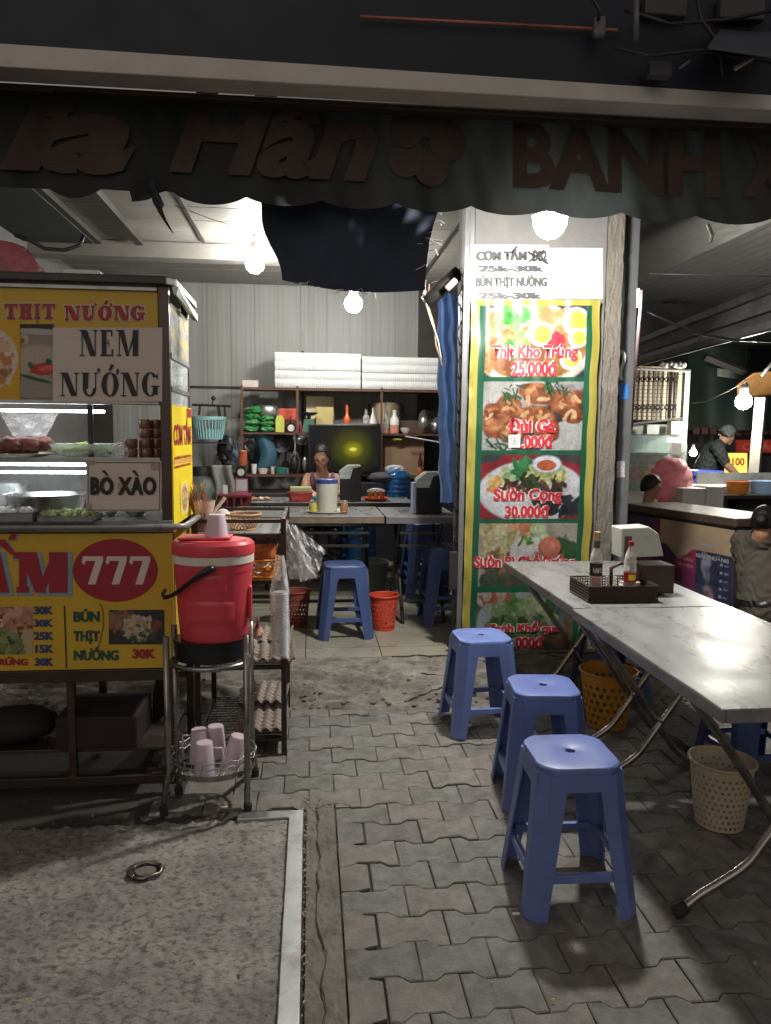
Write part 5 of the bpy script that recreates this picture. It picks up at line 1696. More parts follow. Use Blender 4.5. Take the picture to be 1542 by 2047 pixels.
# ------------------------------------------------------------------ long steel tables outdoors
TZ = .77
def steel_table(label, x0, y0, x1, y1, z, rz=0, legs=((.22,), (.9,)), shear=0.0):
    t_ = thing('folding_table', label, 'table', ((x0 + x1) / 2, (y0 + y1) / 2, 0), group='folding steel tables outdoors')
    w_, d_ = (x1 - x0), (y1 - y0)
    cx_, cy_ = (x0 + x1) / 2, (y0 + y1) / 2
    r_ = np.random.RandomState(int(z * 1000))
    nz = vnoise(41, 61, 7, int(z * 1000) % 97) - .5
    def fn(a, b):
        i, j = int(round(a * 40)), int(round(b * 60))
        return (x0 + a * w_, y0 + b * d_, z + .0028 * nz[j, i])
    obj('table_top', MB().grid(40, 60, fn), M_steel, t_, smooth=True)
    for nm_, bx in (('skirt', (x0 - .001, x0 + .012, y0, y1)), ('skirt', (x1 - .012, x1 + .001, y0, y1)), ('skirt', (x0 + .013, x1 - .013, y0 - .001, y0 + .012)), ('skirt', (x0 + .013, x1 - .013, y1 - .012, y1 + .001))):
        obj(nm_, MB().box(bx[0], bx[1], bx[2], bx[3], z - .042, z - .0022), M_steel, t_, bevel=.003)
    for yy in legs:
        for sg in (1, -1):
            o_ = yy + (.014 if sg > 0 else -.014)
            P = [(.05, z - .05), (.22, .50), (.40, .235), (.455, .165), (.53, .115), (.60, .075), (.655, .03), (.675, .012)]
            pts = [Vector((cx_ + sg * (a - w_ / 2), o_, b)) for a, b in P]
            # smooth the bend
            sm = []
            for i in range(len(pts) - 1):
                p0, p1, p2, p3 = pts[max(0, i - 1)], pts[i], pts[i + 1], pts[min(len(pts) - 1, i + 2)]
                for f in (0, .25, .5, .75):
                    sm.append(.5 * ((2 * p1) + (-p0 + p2) * f + (2 * p0 - 5 * p1 + 4 * p2 - p3) * f * f + (-p0 + 3 * p1 - 3 * p2 + p3) * f ** 3))
            sm.append(pts[-1])
            obj('leg', MB().tube(sm, .0145, 12), M_tube, t_, smooth=True)
            e = pts[-1]
            obj('foot_cap', MB().tube([e + Vector((-sg * .035, 0, .028)), e + Vector((-sg * .012, 0, .012)), e + Vector((sg * .006, 0, .006))], [.018, .0215, .019], 12), M_rubber, t_, smooth=True)
        obj('pivot', MB().tube([(cx_, yy - .035, .318), (cx_, yy + .035, .318)], .006, 8), M_tube, t_)
    obj('brace', MB().tube([(x0 + .05, legs[0], z - .06), (x0 + .05, legs[-1], z - .06)], .009, 8), M_dkmetal, t_)
    obj('brace', MB().tube([(x1 - .05, legs[0], z - .06), (x1 - .05, legs[-1], z - .06)], .009, 8), M_dkmetal, t_)
    return t_
ta, tb = G(1008, 1123, TZ), G(1150, 1216, TZ)
tn, tc_ = G(1158, 1217, TZ + .004), G(1424, 1418, TZ + .004)
XA = (ta.x + tb.x) / 2
XBt = (tn.x + tc_.x) / 2
steel_table('far steel folding table of the outdoor row, carrying the condiment basket', XA, tb.y + .005, XA + .70, min(ta.y, YP - .05), TZ, legs=(tb.y + .18, ta.y - .22))
steel_table('near steel folding table of the outdoor row, with a bare scratched top', XBt, tc_.y, XBt + .71, tn.y, TZ + .004, legs=(tc_.y + .26, tn.y - .10))

# ------------------------------------------------------------------ condiment basket and what stands in it
YK = A(1240, 1200, 3.1).y
kz = TZ + .003
k0 = G(1178, 1206, TZ); k1 = G(1310, 1210, TZ)
yk = k0.y
def kx(px, Y): return A(px, 1180, Y).x
bk = thing('condiment_basket', 'dark brown woven plastic basket on the far steel table', 'basket', (kx(1240, yk), yk + .1, kz))
x0, x1, y0, y1, hk = kx(1178, yk), kx(1316, yk), yk, yk + .24, .075
M_bas = mat('dark_basket', (.045, .028, .022), .5, var=.3)
obj('floor', MB().box(x0, x1, y0, y1, kz, kz + .006), M_bas, bk)
def wall(xa, ya, xb, yb, h_):
    q = MB()
    L_ = math.hypot(xb - xa, yb - ya)
    nn_ = max(4, int(L_ / .012))
    d = ((xb - xa) / L_, (yb - ya) / L_)
    for i in range(nn_ + 1):
        u = L_ * i / nn_
        X_, Y_ = xa + d[0] * u, ya + d[1] * u
        q.tube([(X_, Y_, kz + .004), (X_, Y_, kz + h_)], .0022, 4)
    for k in range(6):
        z_ = kz + .006 + (h_ - .01) * k / 5
        q.tube([(xa, ya, z_), (xb, yb, z_)], .0042 if k in (0, 5) else .0026, 5)
    return q
for a in ((x0, y0, x1, y0), (x1, y0, x1, y1), (x1, y1, x0, y1), (x0, y1, x0, y0)):
    obj('woven_side', wall(*a, hk), M_bas, bk)
obj('liner', MB().box(x0 + .006, x1 - .006, y0 + .006, y0 + .009, kz + .006, kz + hk - .004), M_bas, bk)
obj('liner', MB().box(x1 - .009, x1 - .006, y0 + .01, y1 - .006, kz + .006, kz + hk - .004), M_bas, bk)
# utensil holder standing behind, dark with pale hood
q = MB().box(kx(1262, y1), kx(1325, y1), y0 + .13, y1 + .03, kz + .006, kz + .14)
obj('tall_compartment', q, M_bas, bk, bevel=.004)
obj('grip', MB().tube([A(1222, 1170, y0 + .12), A(1222, 1136, y0 + .12), A(1240, 1126, y0 + .12), A(1272, 1126, y0 + .12), A(1282, 1140, y0 + .12), A(1282, 1170, y0 + .12)], .009, 8), M_bas, bk, smooth=True)
hd = thing('napkin_box', 'pale plastic hooded utensil box standing in the condiment basket', 'napkin box', A(1285, 1160, y1 - .03))
hy = y0 + .15
hoodf = [(1243, 1116), (1243, 1056), (1298, 1053), (1318, 1067), (1328, 1112)]
q = MB()
o3 = [A(px, py, hy) for px, py in hoodf]
q.prism([(0, i) for i in range(len(o3))], lambda a, b, t_: Vector((o3[b].x, o3[b].y + t_, o3[b].z)), 0, .12)
obj('hood', q, mat('hood_plastic', (.50, .52, .47), .3, var=.06, alpha=.93), hd, bevel=.006)
obj('slot', MB().box(A(1248, 1100, hy).x, A(1262, 1100, hy).x, hy - .004, hy - .001, A(1248, 1116, hy).z, A(1248, 1072, hy).z), M_brownbox, hd)
def bottle(label, c, prof, m_, capm=None, capz=None, lab=None, group=None, liquid=None, cat='bottle', n=20, cb=None):
    t_ = thing('bottle', label, cat, c, group=group)
    obj('glass', MB().lathe([(.001, 0)] + prof + [(.001, prof[-1][1])], c, n), m_, t_, smooth=True, auto=45)
    if liquid:
        r_, z0_, z1_, lm = liquid
        obj('liquid', MB().lathe([(.001, z0_), (r_, z0_), (r_, z1_), (.001, z1_)], c, n), lm, t_, smooth=True, auto=45)
    if capm:
        r_, z0_, z1_ = capz
        obj('cap', MB().lathe([(.001, z0_), (r_, z0_), (r_, z1_), (.001, z1_)], c, n), capm, t_, smooth=True, auto=45)
    if lab:
        r_, z0_, z1_, lm = lab
        obj('paper_label', MB().lathe([(r_, z0_), (r_ + .0006, z0_), (r_ + .0006, z1_), (r_, z1_)], c, n), lm, t_, smooth=True, auto=45)
    return t_
M_soy = mat('soy_sauce', (.06, .018, .010), .2)
M_clear = film('bottle_glass', (.78, .78, .72), .25, .85, .08)
yb_ = y0 + .07
s_ = FPX / yb_
c = Vector((A(1191, 1160, yb_).x, yb_, kz + .008))
zz = lambda py: A(1191, py, yb_).z - c.z
t = bottle('clear fish sauce bottle with dark label and amber cap in the condiment basket', c, [(.026, 0), (.027, .004), (.027, zz(1118)), (.024, zz(1108)), (.012, zz(1095)), (.012, zz(1078))], M_clear, mat('amber_cap', (.5, .3, .1), .4), (.014, zz(1078), zz(1063)),
           (.0277, zz(1150), zz(1125), M_ink), liquid=(.0245, .003, zz(1152), mat('fish_sauce', (.35, .08, .05), .2)))
obj('neck_band', MB().lathe([(.0128, zz(1095)), (.0134, zz(1095)), (.0134, zz(1081)), (.0128, zz(1081))], c, 16), M_brownbox, t)
w_, h_, f_ = plane_px(1172, 1131, 1210, 1143, yb_ - .029)
obj('lettering', text_mesh('NAM SƯ', 1, 1, .02, 0, lambda u, v, tt: (lambda an: Vector((c.x + .0288 * math.sin(an), c.y - .0288 * math.cos(an), c.z + zz(1144) + (zz(1131) - zz(1144)) * v)))((u - .5) * 1.7), 0), M_cream, t)
yb2 = y0 + .05
c = Vector((A(1259, 1160, yb2).x, yb2, kz + .008))
zz = lambda py: A(1259, py, yb2).z - c.z
t = bottle('red-capped soy bottle with red and yellow label in the condiment basket', c, [(.025, 0), (.027, .004), (.027, zz(1122)), (.022, zz(1108)), (.011, zz(1096)), (.0105, zz(1090))], M_clear, M_red, (.0125, zz(1091), zz(1082)),
           (.0277, zz(1162), zz(1143), M_red), liquid=(.0245, .003, zz(1160), M_soy))
obj('label_patch', MB().lathe([(.0283, zz(1158)), (.0287, zz(1158)), (.0287, zz(1147)), (.0283, zz(1147))], c, 20, mt=None, skip=lambda i, j: j not in (13, 14, 15, 16)), M_yellow2, t)
cup('cup', 'small clear cup behind the fish sauce bottle', 'cup', Vector((A(1222, 1160, y0 + .17).x, y0 + .17, kz + .008)), .018, .024, .075, M_clear)
for k, (px, yy, m_) in enumerate(((1246, y0 + .10, M_cream), (1272, y0 + .08, mat('dull_jar', (.4, .3, .2), .4)))):
    c = Vector((A(px, 1160, yy).x, yy, kz + .008))
    o = obj('sauce_jar', MB().lathe([(.001, 0), (.022, 0), (.023, .05), (.018, .056), (.018, .066), (.001, .067)], c, 18), m_, smooth=True, auto=40)
    tag(o, ['cream sauce jar framed by the basket grip', 'brown sauce jar beside the red-capped bottle'][k], 'jar')

# ------------------------------------------------------------------ bins
def bin_(label, c, r0, r1, h, m_, group=None, rimh=.012, n=44, rows=15, solid_top=2, patt=0):
    t_ = thing('waste_bin', label, 'bin', c, group=group)
    prof = []
    for k in range(rows + 1):
        f = k / rows
        prof.append((r0 + (r1 - r0) * f, h * f))
    q = MB().lathe(prof, c, n, skip=(lambda i, j: 1 <= i < rows - solid_top and i % 2 == 1 and (j + (i // 2) % 2) % 2 == 0))
    obj('perforated_side', q, m_, t_, solid=.0022)
    obj('rim', MB().lathe([(r1, h - .004), (r1 + .008, h - .004), (r1 + .009, h + .003), (r1 + .002, h + .006), (r1 - .003, h + .003), (r1 - .002, h - .004)], c, n), m_, t_, smooth=True)
    obj('base', MB().lathe([(.001, .002), (r0, .002), (r0, .008), (.001, .008)], c, n), m_, t_)
    return t_
def crinkled_liner(c, r, h, m_, lab):
    pass
pb = G(1440, 1655, 0)
sB = FPX / pb.y
cB = Vector((A(1445, 1600, pb.y + .02).x, pb.y + .04, .003))
bin_('beige perforated waste bin under the nearest steel table', cB, .088, .118, .255, M_binbe, n=60, rows=21)
o = obj('bin_liner', MB().grid(40, 6, lambda a, b: Vector((cB.x + (.108 - .02 * (1 - b) + .004 * math.sin(a * 50)) * math.cos(2 * PI * a), cB.y + (.108 - .02 * (1 - b) + .004 * math.sin(a * 43)) * math.sin(2 * PI * a), .06 + .185 * b))), M_bag, smooth=True)
tag(o, 'clear crinkled liner inside the beige waste bin', 'liner')
pb = G(1225, 1530, 0)
cY = Vector((A(1212, 1450, 3.62).x, 3.62, .003))
bin_('amber perforated waste bin behind the middle stool', cY, .10, .142, .29, M_binor)
pb = G(770, 1232, FZ)
cR = Vector((A(768, 1200, 4.95).x, 4.95, FZ + .002))
bin_('red perforated waste bin on the shop floor right of the dark blue stool', cR, .072, .098, .235, M_binred)
cR2 = Vector((A(592, 1200, 5.1).x, 5.1, FZ + .002))
bin_('dull red waste bin on the shop floor behind the rack', cR2, .075, .1, .24, mat('dull_red', (.22, .05, .035), .5))
c = Vector((A(742, 1100, 5.9).x, 5.9, FZ + .002))
o = obj('bucket', MB().lathe([(.001, 0), (.11, 0), (.145, .3), (.15, .3), (.15, .31), (.14, .31), (.105, .006), (.001, .006)], c, 28), mat('grey_green_plastic', (.08, .10, .08), .5), smooth=True, auto=40)
tag(o, 'grey-green bucket under the inner tables', 'bucket')

# ------------------------------------------------------------------ inner tables
def inner_table(label, x0, x1, y0, y1, z, m_, group=None, frame=True):
    t_ = thing('dining_table', label, 'table', ((x0 + x1) / 2, (y0 + y1) / 2, FZ), group=group)
    obj('table_top', MB().box(x0, x1, y0, y1, z - .004, z), M_steel, t_)
    obj('edge', MB().box(x0 + .001, x1 - .001, y0 + .002, y0 + .02, z - .045, z - .005), m_, t_)
    obj('edge', MB().box(x0 + .001, x1 - .001, y1 - .02, y1 - .002, z - .045, z - .005), m_, t_)
    for xx in (x0 + .02, x1 - .05):
        obj('edge', MB().box(xx, xx + .02, y0 + .021, y1 - .021, z - .045, z - .005), m_, t_)
    for xx in (x0 + .10, x1 - .12):
        for dx in (0, .03):
            sg = -1 if dx else 1
            obj('leg', MB().tube([(xx + dx, y0 + (.06 if sg > 0 else (y1 - y0) - .06), z - .05), (xx + dx, (y0 + y1) / 2, FZ + .36), (xx + dx, y0 + ((y1 - y0) - .06 if sg > 0 else .06), FZ + .01)], .014, 8), M_dkmetal, t_, smooth=True)
    for zz_ in (FZ + .55, FZ + .16, FZ + .64):
        obj('crossbar', MB().box(x0 + .1, x1 - .1, y0 + .055, y0 + .075, zz_, zz_ + .018), M_dkmetal, t_)
    return t_
YT = 5.02
TZI = A(700, 1033, YT).z
xa, xb, xc = A(560, 1035, YT).x, A(769, 1035, YT).x, A(906, 1035, YT).x
inner_table('steel-topped inner table with the blue-lidded jar on it', xa - .35, xb, YT, YT + .72, TZI, mat('worn_wood_edge', (.16, .12, .085), .6, var=.4, scale=20))
inner_table('steel-topped inner table against the folded shutter, right of the jar table', xb + .012, xc + .05, YT - .01, YT + .70, TZI - .002, M_grey)
YT2 = 6.2
TZ2 = A(700, 1005, YT2).z
inner_table('steel-topped table where the woman sits', A(500, 1000, YT2).x, A(829, 1000, YT2).x, YT2, YT2 + .55, TZ2, M_dkmetal)
# jar on its tray
c = Vector((A(654, 1015, YT + .3).x, YT + .30, TZI + .001))
t = thing('tray', 'round cream tray under the blue-lidded jar', 'tray', c)
obj('tray', MB().lathe([(.001, .0), (.13, 0), (.145, .012), (.148, .012), (.135, .004), (.001, .004)], c, 30), M_wht, t, smooth=True)
cj = c + Vector((.0, .0, .006))
hj = A(654, 957, cj.y).z - cj.z
t = thing('storage_jar', 'tall frosted jar with a blue lid on the round tray', 'jar', cj)
obj('jar', MB().lathe([(.001, 0), (.068, 0), (.074, .02), (.078, hj * .8), (.078, hj * .86), (.001, hj * .87)], cj, 30), mat('frosted_jar', (.46, .45, .38), .4, var=.1), t, smooth=True, auto=40)
obj('lid', MB().lathe([(.078, hj * .86), (.080, hj * .87), (.080, hj * .985), (.074, hj), (.001, hj)], cj, 30), mat('lid_blue', (.04, .055, .20), .35), t, smooth=True, auto=40)
for k, (px, yy) in enumerate(((626, YT + .24), (688, YT + .26))):
    c = Vector((A(px, 1015, yy).x, yy, TZI + .007))
    t = thing('spice_jar', ['spice jar with yellow contents left of the blue-lidded jar', 'brown spice jar right of the blue-lidded jar'][k], 'jar', c)
    obj('jar', MB().lathe([(.001, 0), (.026, 0), (.028, .012), (.028, .06), (.024, .066), (.001, .067)], c, 18), [mat('mustard', (.42, .36, .06), .3), mat('brown_spice', (.3, .14, .06), .3)][k], t, smooth=True, auto=40)
    obj('lid', MB().lathe([(.026, .066), (.027, .068), (.027, .08), (.001, .081)], c, 18), M_alu, t, smooth=True, auto=40)
# hooded cutlery boxes
def cutlery(label, px0, px1, pyb, pyt, Y, z, hood):
    t_ = thing('cutlery_box', label, 'cutlery box', (A(px0, pyb, Y).x, Y, z))
    xa_, xb_ = A(px0, pyb, Y).x, A(px1, pyb, Y).x
    zt_ = A(px0, pyt, Y).z
    xm__ = xa_ + (xb_ - xa_) * .55
    zm_ = z + (zt_ - z) * .62
    def f_(a, b, t): return Vector((a, Y + t, b))
    q_ = MB().prism([(xa_, z + .001), (xb_, z + .001), (xb_, zt_ - .01), (xm__ + .02, zt_ - .03), (xm__ - .01, zm_), (xa_, zm_)], f_, 0, .16)
    obj('body', q_, M_black, t_, bevel=.004)
    xh = xa_ - (xb_ - xa_) * .05
    q_ = MB().prism([(xh, zm_ + .004), (xm__ - .016, zm_ + .004), (xm__ + .012, zt_ - .024), (xb_ - .004, zt_ - .004), (xb_ - .004, zt_ + .006), (xa_ + (xb_ - xa_) * .35, zt_ + .004), (xh, zt_ - (zt_ - zm_) * .45)], f_, .004, .156)
    obj('hood', q_, mat('cutlery_hood', (.55, .60, .58), .2, var=.3, scale=40, alpha=.8), t_, bevel=.003)
cutlery('black cutlery box with clear hood on the table of the woman', 681, 722, 995, 931, YT2 + .1, TZ2, 0)
cutlery('black cutlery box with clear hood on the right inner table', 836, 884, 1024, 945, YT + .2, TZI, 0)
o = obj('menu_card', MB().box(A(826, 1000, YT + .2).x, A(832, 1000, YT + .2).x, YT + .2, YT + .32, TZI, TZI + .22), mat('pale_blue_card', (.4, .48, .66), .5), bevel=.001)
tag(o, 'pale blue card upright beside the right cutlery box', 'card')
# red tray of jars
c = Vector((A(752, 992, YT2 + .2).x, YT2 + .2, TZ2 + .001))
t = thing('red_plate', 'red plastic plate of small jars on the woman\'s table', 'plate', c)
obj('plate', MB().lathe([(.001, 0), (.08, 0), (.115, .03), (.118, .03), (.085, .004), (.001, .003)], c, 28), mat('orange_red', (.62, .09, .05), .4), t, smooth=True)
for k in range(3):
    cc = c + Vector((-.055 + .055 * k, .0, .006))
    o = obj('spice_jar', MB().lathe([(.001, 0), (.022, 0), (.023, .055), (.023, .056), (.024, .057), (.024, .075), (.001, .076)], cc, 16), [mat('mustard', (.4, .3, .1), .4), M_rattan, mat('brown_spice', (.3, .14, .06), .3)][k], smooth=True, auto=40)
    tag(o, ['left jar on the red plastic plate', 'middle jar on the red plastic plate', 'right jar on the red plastic plate'][k], 'jar')
crumple('clear_bag', 'clear plastic bag draped over the jars on the red plate', c + Vector((0, .03, .085)), .09, .05, .022, M_bag, 44, .6, n=14)
# red basket with rice bag
c = Vector((A(600, 990, YT2 + .12).x, YT2 + .14, TZ2 + .001))
lattice('red_basket', 'small red basket under a pale packet left of the woman', c, .085, .105, .075, mat('red_basket', (.40, .05, .045), .5), 22, wr=.004)
o = obj('packet', MB().box(c.x - .085, c.x + .10, c.y - .05, c.y + .05, c.z + .078, c.z + .125), mat('pale_yellow_packet', (.36, .36, .18), .5, var=.2), bevel=.012); tag(o, 'flat pale yellow packet on the red basket', 'packet')
o = obj('cloth', MB().ball((A(638, 990, YT2 + .08).x, YT2 + .1, TZ2 + .03), .045, 12, 8, .4, 1.2, 1, .6), mat('cyan_cloth', (.05, .28, .36), .7), smooth=True); tag(o, 'bright cyan cloth on the table in front of the woman', 'cloth')
# white/orange food scraps at the left end
for k, px in enumerate((508, 522, 533)):
    p = Vector((A(px, 992, YT2 + .2).x, YT2 + .2, TZ2 + .016))
    o = obj('snack_bag', MB().ball(p, .032, 9, 6, .5, 1, 1, .5), [mat('snack_orange', (.5, .2, .1), .5, var=.5, scale=40), M_cream, M_rattan][k])
    tag(o, ['orange snack bag at the left end of the woman\'s table', 'pale snack bag in the middle of the three', 'tan snack bag nearest the red basket'][k], 'bag')
# red side table with payment sign
ys = 6.0
x0, x1 = A(434, 995, ys).x, A(500, 995, ys).x
zt_ = A(470, 990, ys).z
t = thing('red_stand', 'dark red plastic stand holding the payment sign', 'stand', ((x0 + x1) / 2, ys, FZ))
M_mar = mat('maroon_plastic', (.14, .018, .02), .45)
obj('top', MB().box(x0, x1, ys, ys + .3, zt_ - .02, zt_), M_mar, t, bevel=.004)
for i in range(5):
    xx = x0 + .01 + (x1 - x0 - .03) * i / 4
    obj('slat', MB().box(xx, xx + .018, ys + .004, ys + .02, FZ, zt_ - .022), M_mar, t)
obj('back_board', MB().box(x0 + .01, x1 - .01, ys + .26, ys + .28, FZ, zt_ - .022), M_mar, t)
t = thing('payment_sign', 'small payment sign with white panel and pink foot on the red stand', 'sign', A(484, 990, ys))
px_ = lambda a, b, c_, d, y_, m_, nm, zo=0: obj(nm, MB().box(A(a, d, y_).x, A(c_, d, y_).x, y_, y_ + .008, max(A(a, d, y_).z, zt_), A(a, b, y_).z), m_, t)
px_(471, 957, 496, 991, ys + .05, mat('sign_pinkish', (.50, .10, .20), .4), 'board')
px_(473, 959, 494, 981, ys + .044, mat('sign_grey', (.5, .5, .48), .4), 'panel')
px_(474, 932, 491, 956, ys + .052, M_ink, 'stacked_tin')
disc(482, 944, 7, 7, ys + .05, M_wht, t, .002)
o = obj('drink_can', MB().lathe([(.001, 0), (.032, 0), (.034, .005), (.034, .115), (.028, .12), (.001, .12)], A(486, 930, ys + .06), 18), mat('red_orange_can', (.5, .12, .05), .35, var=.5, scale=18), smooth=True, auto=40); tag(o, 'red and orange can standing above the payment sign', 'can')
o = obj('phone_card', MB().box(A(449, 980, ys).x, A(458, 980, ys).x, ys - .1, ys - .092, A(449, 985, ys).z, A(449, 968, ys).z), M_foam); o.data.transform(Matrix.Identity(4)); tag(o, 'white card hanging by the red stand', 'card')

# ------------------------------------------------------------------ water bottles
def water_bottle(label, c, r, h, group=None):
    t_ = thing('water_bottle', label, 'water bottle', c, group=group)
    pr = [(.001, 0), (r * .93, 0), (r, .02)]
    for k in range(4):
        z_ = .02 + (h * .62) * (k + .5) / 4
        pr += [(r, z_ - .012), (r * .965, z_), (r, z_ + .012)]
    pr += [(r, h * .68), (r * .9, h * .8), (r * .5, h * .9), (r * .22, h * .94), (r * .22, h * .985), (.001, h * .985)]
    obj('bottle', MB().lathe(pr, c, 32), M_water, t_, smooth=True)
    obj('cap', MB().lathe([(r * .24, h * .95), (r * .26, h * .95), (r * .26, h * 1.0), (.001, h)], c, 18), mat('cap_pale', (.4, .5, .62), .4), t_, smooth=True, auto=40)
    return t_
water_bottle('large blue water bottle standing behind the woman\'s table, right', Vector((A(793, 990, 6.95).x, 6.95, A(793, 992, 6.95).z - .02)), .13, .30)
water_bottle('large blue water bottle on the floor under the inner tables', Vector((A(722, 1080, 6.6).x, 6.6, FZ + .15)), .135, .48)
water_bottle('dim blue water bottle on the floor behind the table legs, left', Vector((A(688, 1080, 6.95).x, 6.95, FZ + .1)), .135, .46)
crumple('clear_bag', 'crumpled plastic over the cap of the upper blue water bottle', A(789, 936, 6.9), .10, .08, .03, M_bag, 61, .8, n=14)
o = obj('low_shelf', MB().box(A(690, 990, 6.85).x, 1.5, 6.8, 7.2, A(793, 992, 6.95).z - .05, A(793, 992, 6.95).z - .022), M_dkmetal); tag(o, 'dark shelf board behind the woman carrying the upper water bottle', 'shelf')
o = obj('crumpled_bags', MB().ball(A(765, 955, 6.9), .1, 16, 10, .35, 1.3, .8, .5), mat('grey_cloth', (.06, .06, .075), .8), smooth=True); tag(o, 'grey heap of cloth left of the upper water bottle', 'cloth')

# ------------------------------------------------------------------ wall shelf unit at the back
YS = 7.72
def sz(py): return A(700, py, YS).z
def sx(px): return A(px, 820, YS).x
su = thing('wall_shelf', 'rust-brown steel shelf unit along the back wall with bottles and packets', 'shelf', (sx(680), YS + .15, sz(950)))
M_shelf = mat('shelf_brown', (.12, .06, .04), .5, .2, var=.3, scale=12)
rows_ = (777, 866, 949)
for k, py in enumerate(rows_):
    xr2 = 885 if k != 2 else 620
    if k == 1:
        obj('board', MB().box(sx(484), sx(617), YS, YS + .32, sz(py) - .02, sz(py)), M_shelf, su); obj('board', MB().box(sx(761), sx(885), YS, YS + .32, sz(py) - .02, sz(py)), M_shelf, su)
        obj('board', MB().box(sx(617) + .001, sx(761) - .001, YS + .02, YS + .3, sz(py) - .018, sz(py) - .001), M_shelf, su)
    else:
        obj('board', MB().box(sx(482), sx(xr2), YS + .001, YS + .319, sz(py) - .025, sz(py)), M_shelf, su)
obj('board', MB().box(sx(760), sx(885), YS + .001, YS + .319, sz(952) - .02, sz(952)), M_shelf, su)
for px in (484, 595, 763, 884):
    obj('upright', MB().box(sx(px) - .012, sx(px) + .012, YS - .012, YS + .0, sz(952 if px != 595 else 866), sz(774)), M_shelf, su)
def onshelf(py, dy=.12): return YS + dy, sz(py) + .0015
# foam box bundles on top
for k, (px0, px1, top) in enumerate(((550, 722, 706), (722, 884, 711))):
    for r_i in range(2):
        xa_, xb_ = sx(px0) + (.01 if k else 0), sx(px1) - .004
        z0_ = sz(777) + .003 + (sz(top) - sz(777)) / 2 * r_i
        z1_ = z0_ + (sz(top) - sz(777)) / 2 - .004
        t = thing('foam_box_bundle', ['lower left', 'upper left', 'lower right', 'upper right'][k * 2 + r_i] + ' bundle of white foam boxes wrapped in plastic on the top shelf', 'box bundle', ((xa_ + xb_) / 2, YS + .15, z0_), group='wrapped bundles of foam boxes')
        nb = 44
        for j_ in range(2):
            za_, zb_ = z0_ + (z1_ - z0_) * j_ / 2, z0_ + (z1_ - z0_) * (j_ + 1) / 2 - .003
            def f_(a, b, za_=za_, zb_=zb_, xa_=xa_, xb_=xb_, j_=j_, k=k, r_i=r_i):
                rid = .0035 * (1 if int(a * nb * 2) % 2 else 0)
                bul = .014 * math.sin(PI * b) + .004 * math.sin(a * 11 + j_ + 3 * k + r_i)
                return Vector((xa_ + (xb_ - xa_) * a, YS + .02 - bul - rid, za_ + (zb_ - za_) * b))
            obj('box_row', MB().grid(nb * 2, 6, f_), M_foam, t)
        obj('core', MB().box(xa_ + .003, xb_ - .003, YS + .022, YS + .29, z0_, z1_ - .004), M_foam, t)
        obj('wrap', MB().grid(40, 6, lambda a, b, xa_=xa_, xb_=xb_, z0_=z0_, z1_=z1_: Vector((xa_ + (xb_ - xa_) * a, YS - .004 - .008 * math.sin(PI * b) - .004 * math.sin(a * 23), z0_ + (z1_ - z0_) * b))), film('wrap_film', (.85, .86, .88), .06, .3, .2), t, smooth=True)
yy, zz0 = onshelf(777)
o = obj('carton', MB().box(sx(483), sx(515), yy, yy + .1, zz0, sz(762)), M_cream, bevel=.003); tag(o, 'small cream carton at the left end of the top shelf', 'box')
# first shelf goods
yy, z1_ = onshelf(866)
k_ = 0
for r_i in range(4):
    o = obj('green_packet', MB().ball((sx(501) + .014 * (r_i % 2), yy, z1_ + .035 + r_i * .064), .085, 11, 7, .5, 1.0 + .08 * (r_i % 2), .8, .40), M_lime)
    tag(o, ['bottom', 'second', 'third', 'top'][r_i] + ' green packet of the stack at the left of the shelf', 'packet', 'green packets')
for r_i in range(3):
    o = obj('green_packet', MB().ball((sx(533), yy - .02, z1_ + .03 + r_i * .055), .075, 14, 9, .42, 1.0, .8, .42), M_lime)
    tag(o, ['bottom', 'middle', 'top'][r_i] + ' green packet of the lower stack beside the yellow carton', 'packet', 'green packets')
c = Vector((sx(532), yy + .16, sz(838)))
o = obj('rice_cooker', MB().lathe([(.001, 0), (.12, 0), (.14, .03), (.135, .09), (.12, .115), (.001, .125)], c + Vector((0, 0, .02)), 26), M_alu, smooth=True, auto=40); tag(o, 'silver pot behind the green packets', 'pot')
o = obj('red_tub', MB().box(sx(545), sx(594), yy + .12, yy + .2, z1_ + .12, sz(816)), mat('pale_red_tub', (.62, .09, .06), .4), bevel=.02); tag(o, 'long pale red tub behind the upright of the shelf', 'tub')
o = obj('dark_carton', MB().box(sx(545) + .01, sx(594) - .01, yy + .13, yy + .19, z1_, z1_ + .119), M_shelf); tag(o, 'dark box under the pale red tub', 'box')
o = obj('cream_box', MB().box(sx(612), sx(670), yy + .16, yy + .19, sz(838), sz(790)), mat('cream_carton', (.66, .58, .36), .6), bevel=.008); tag(o, 'tall cream carton behind the black scale pan', 'box')
o = obj('cream_box', MB().box(sx(632), sx(668), yy + .12, yy + .15, z1_, sz(812)), mat('yellow_carton', (.62, .50, .20), .6), bevel=.008); tag(o, 'short yellow carton behind the scale', 'box')
o = obj('back_board', MB().box(sx(612), sx(668), yy + .17, yy + .18, z1_, sz(838) - .001), M_shelf); tag(o, 'dark plank behind the yellow carton', 'plank')
o = obj('juice_carton', MB().prism([(-.045, 0), (.045, 0), (.045, .13), (.02, .175), (-.03, .175), (-.045, .13)], lambda a, b, t_: Vector((sx(559) + a, yy - .04 + t_, z1_ + b)), 0, .07), mat('lime_yellow', (.52, .56, .10), .4), bevel=.004); tag(o, 'lime-yellow carton on the shelf right of the green packets', 'carton')
c = Vector((sx(582), yy - .03, z1_)); t = thing('alarm_clock', 'small dark round appliance with pump on the shelf', 'clock', c)
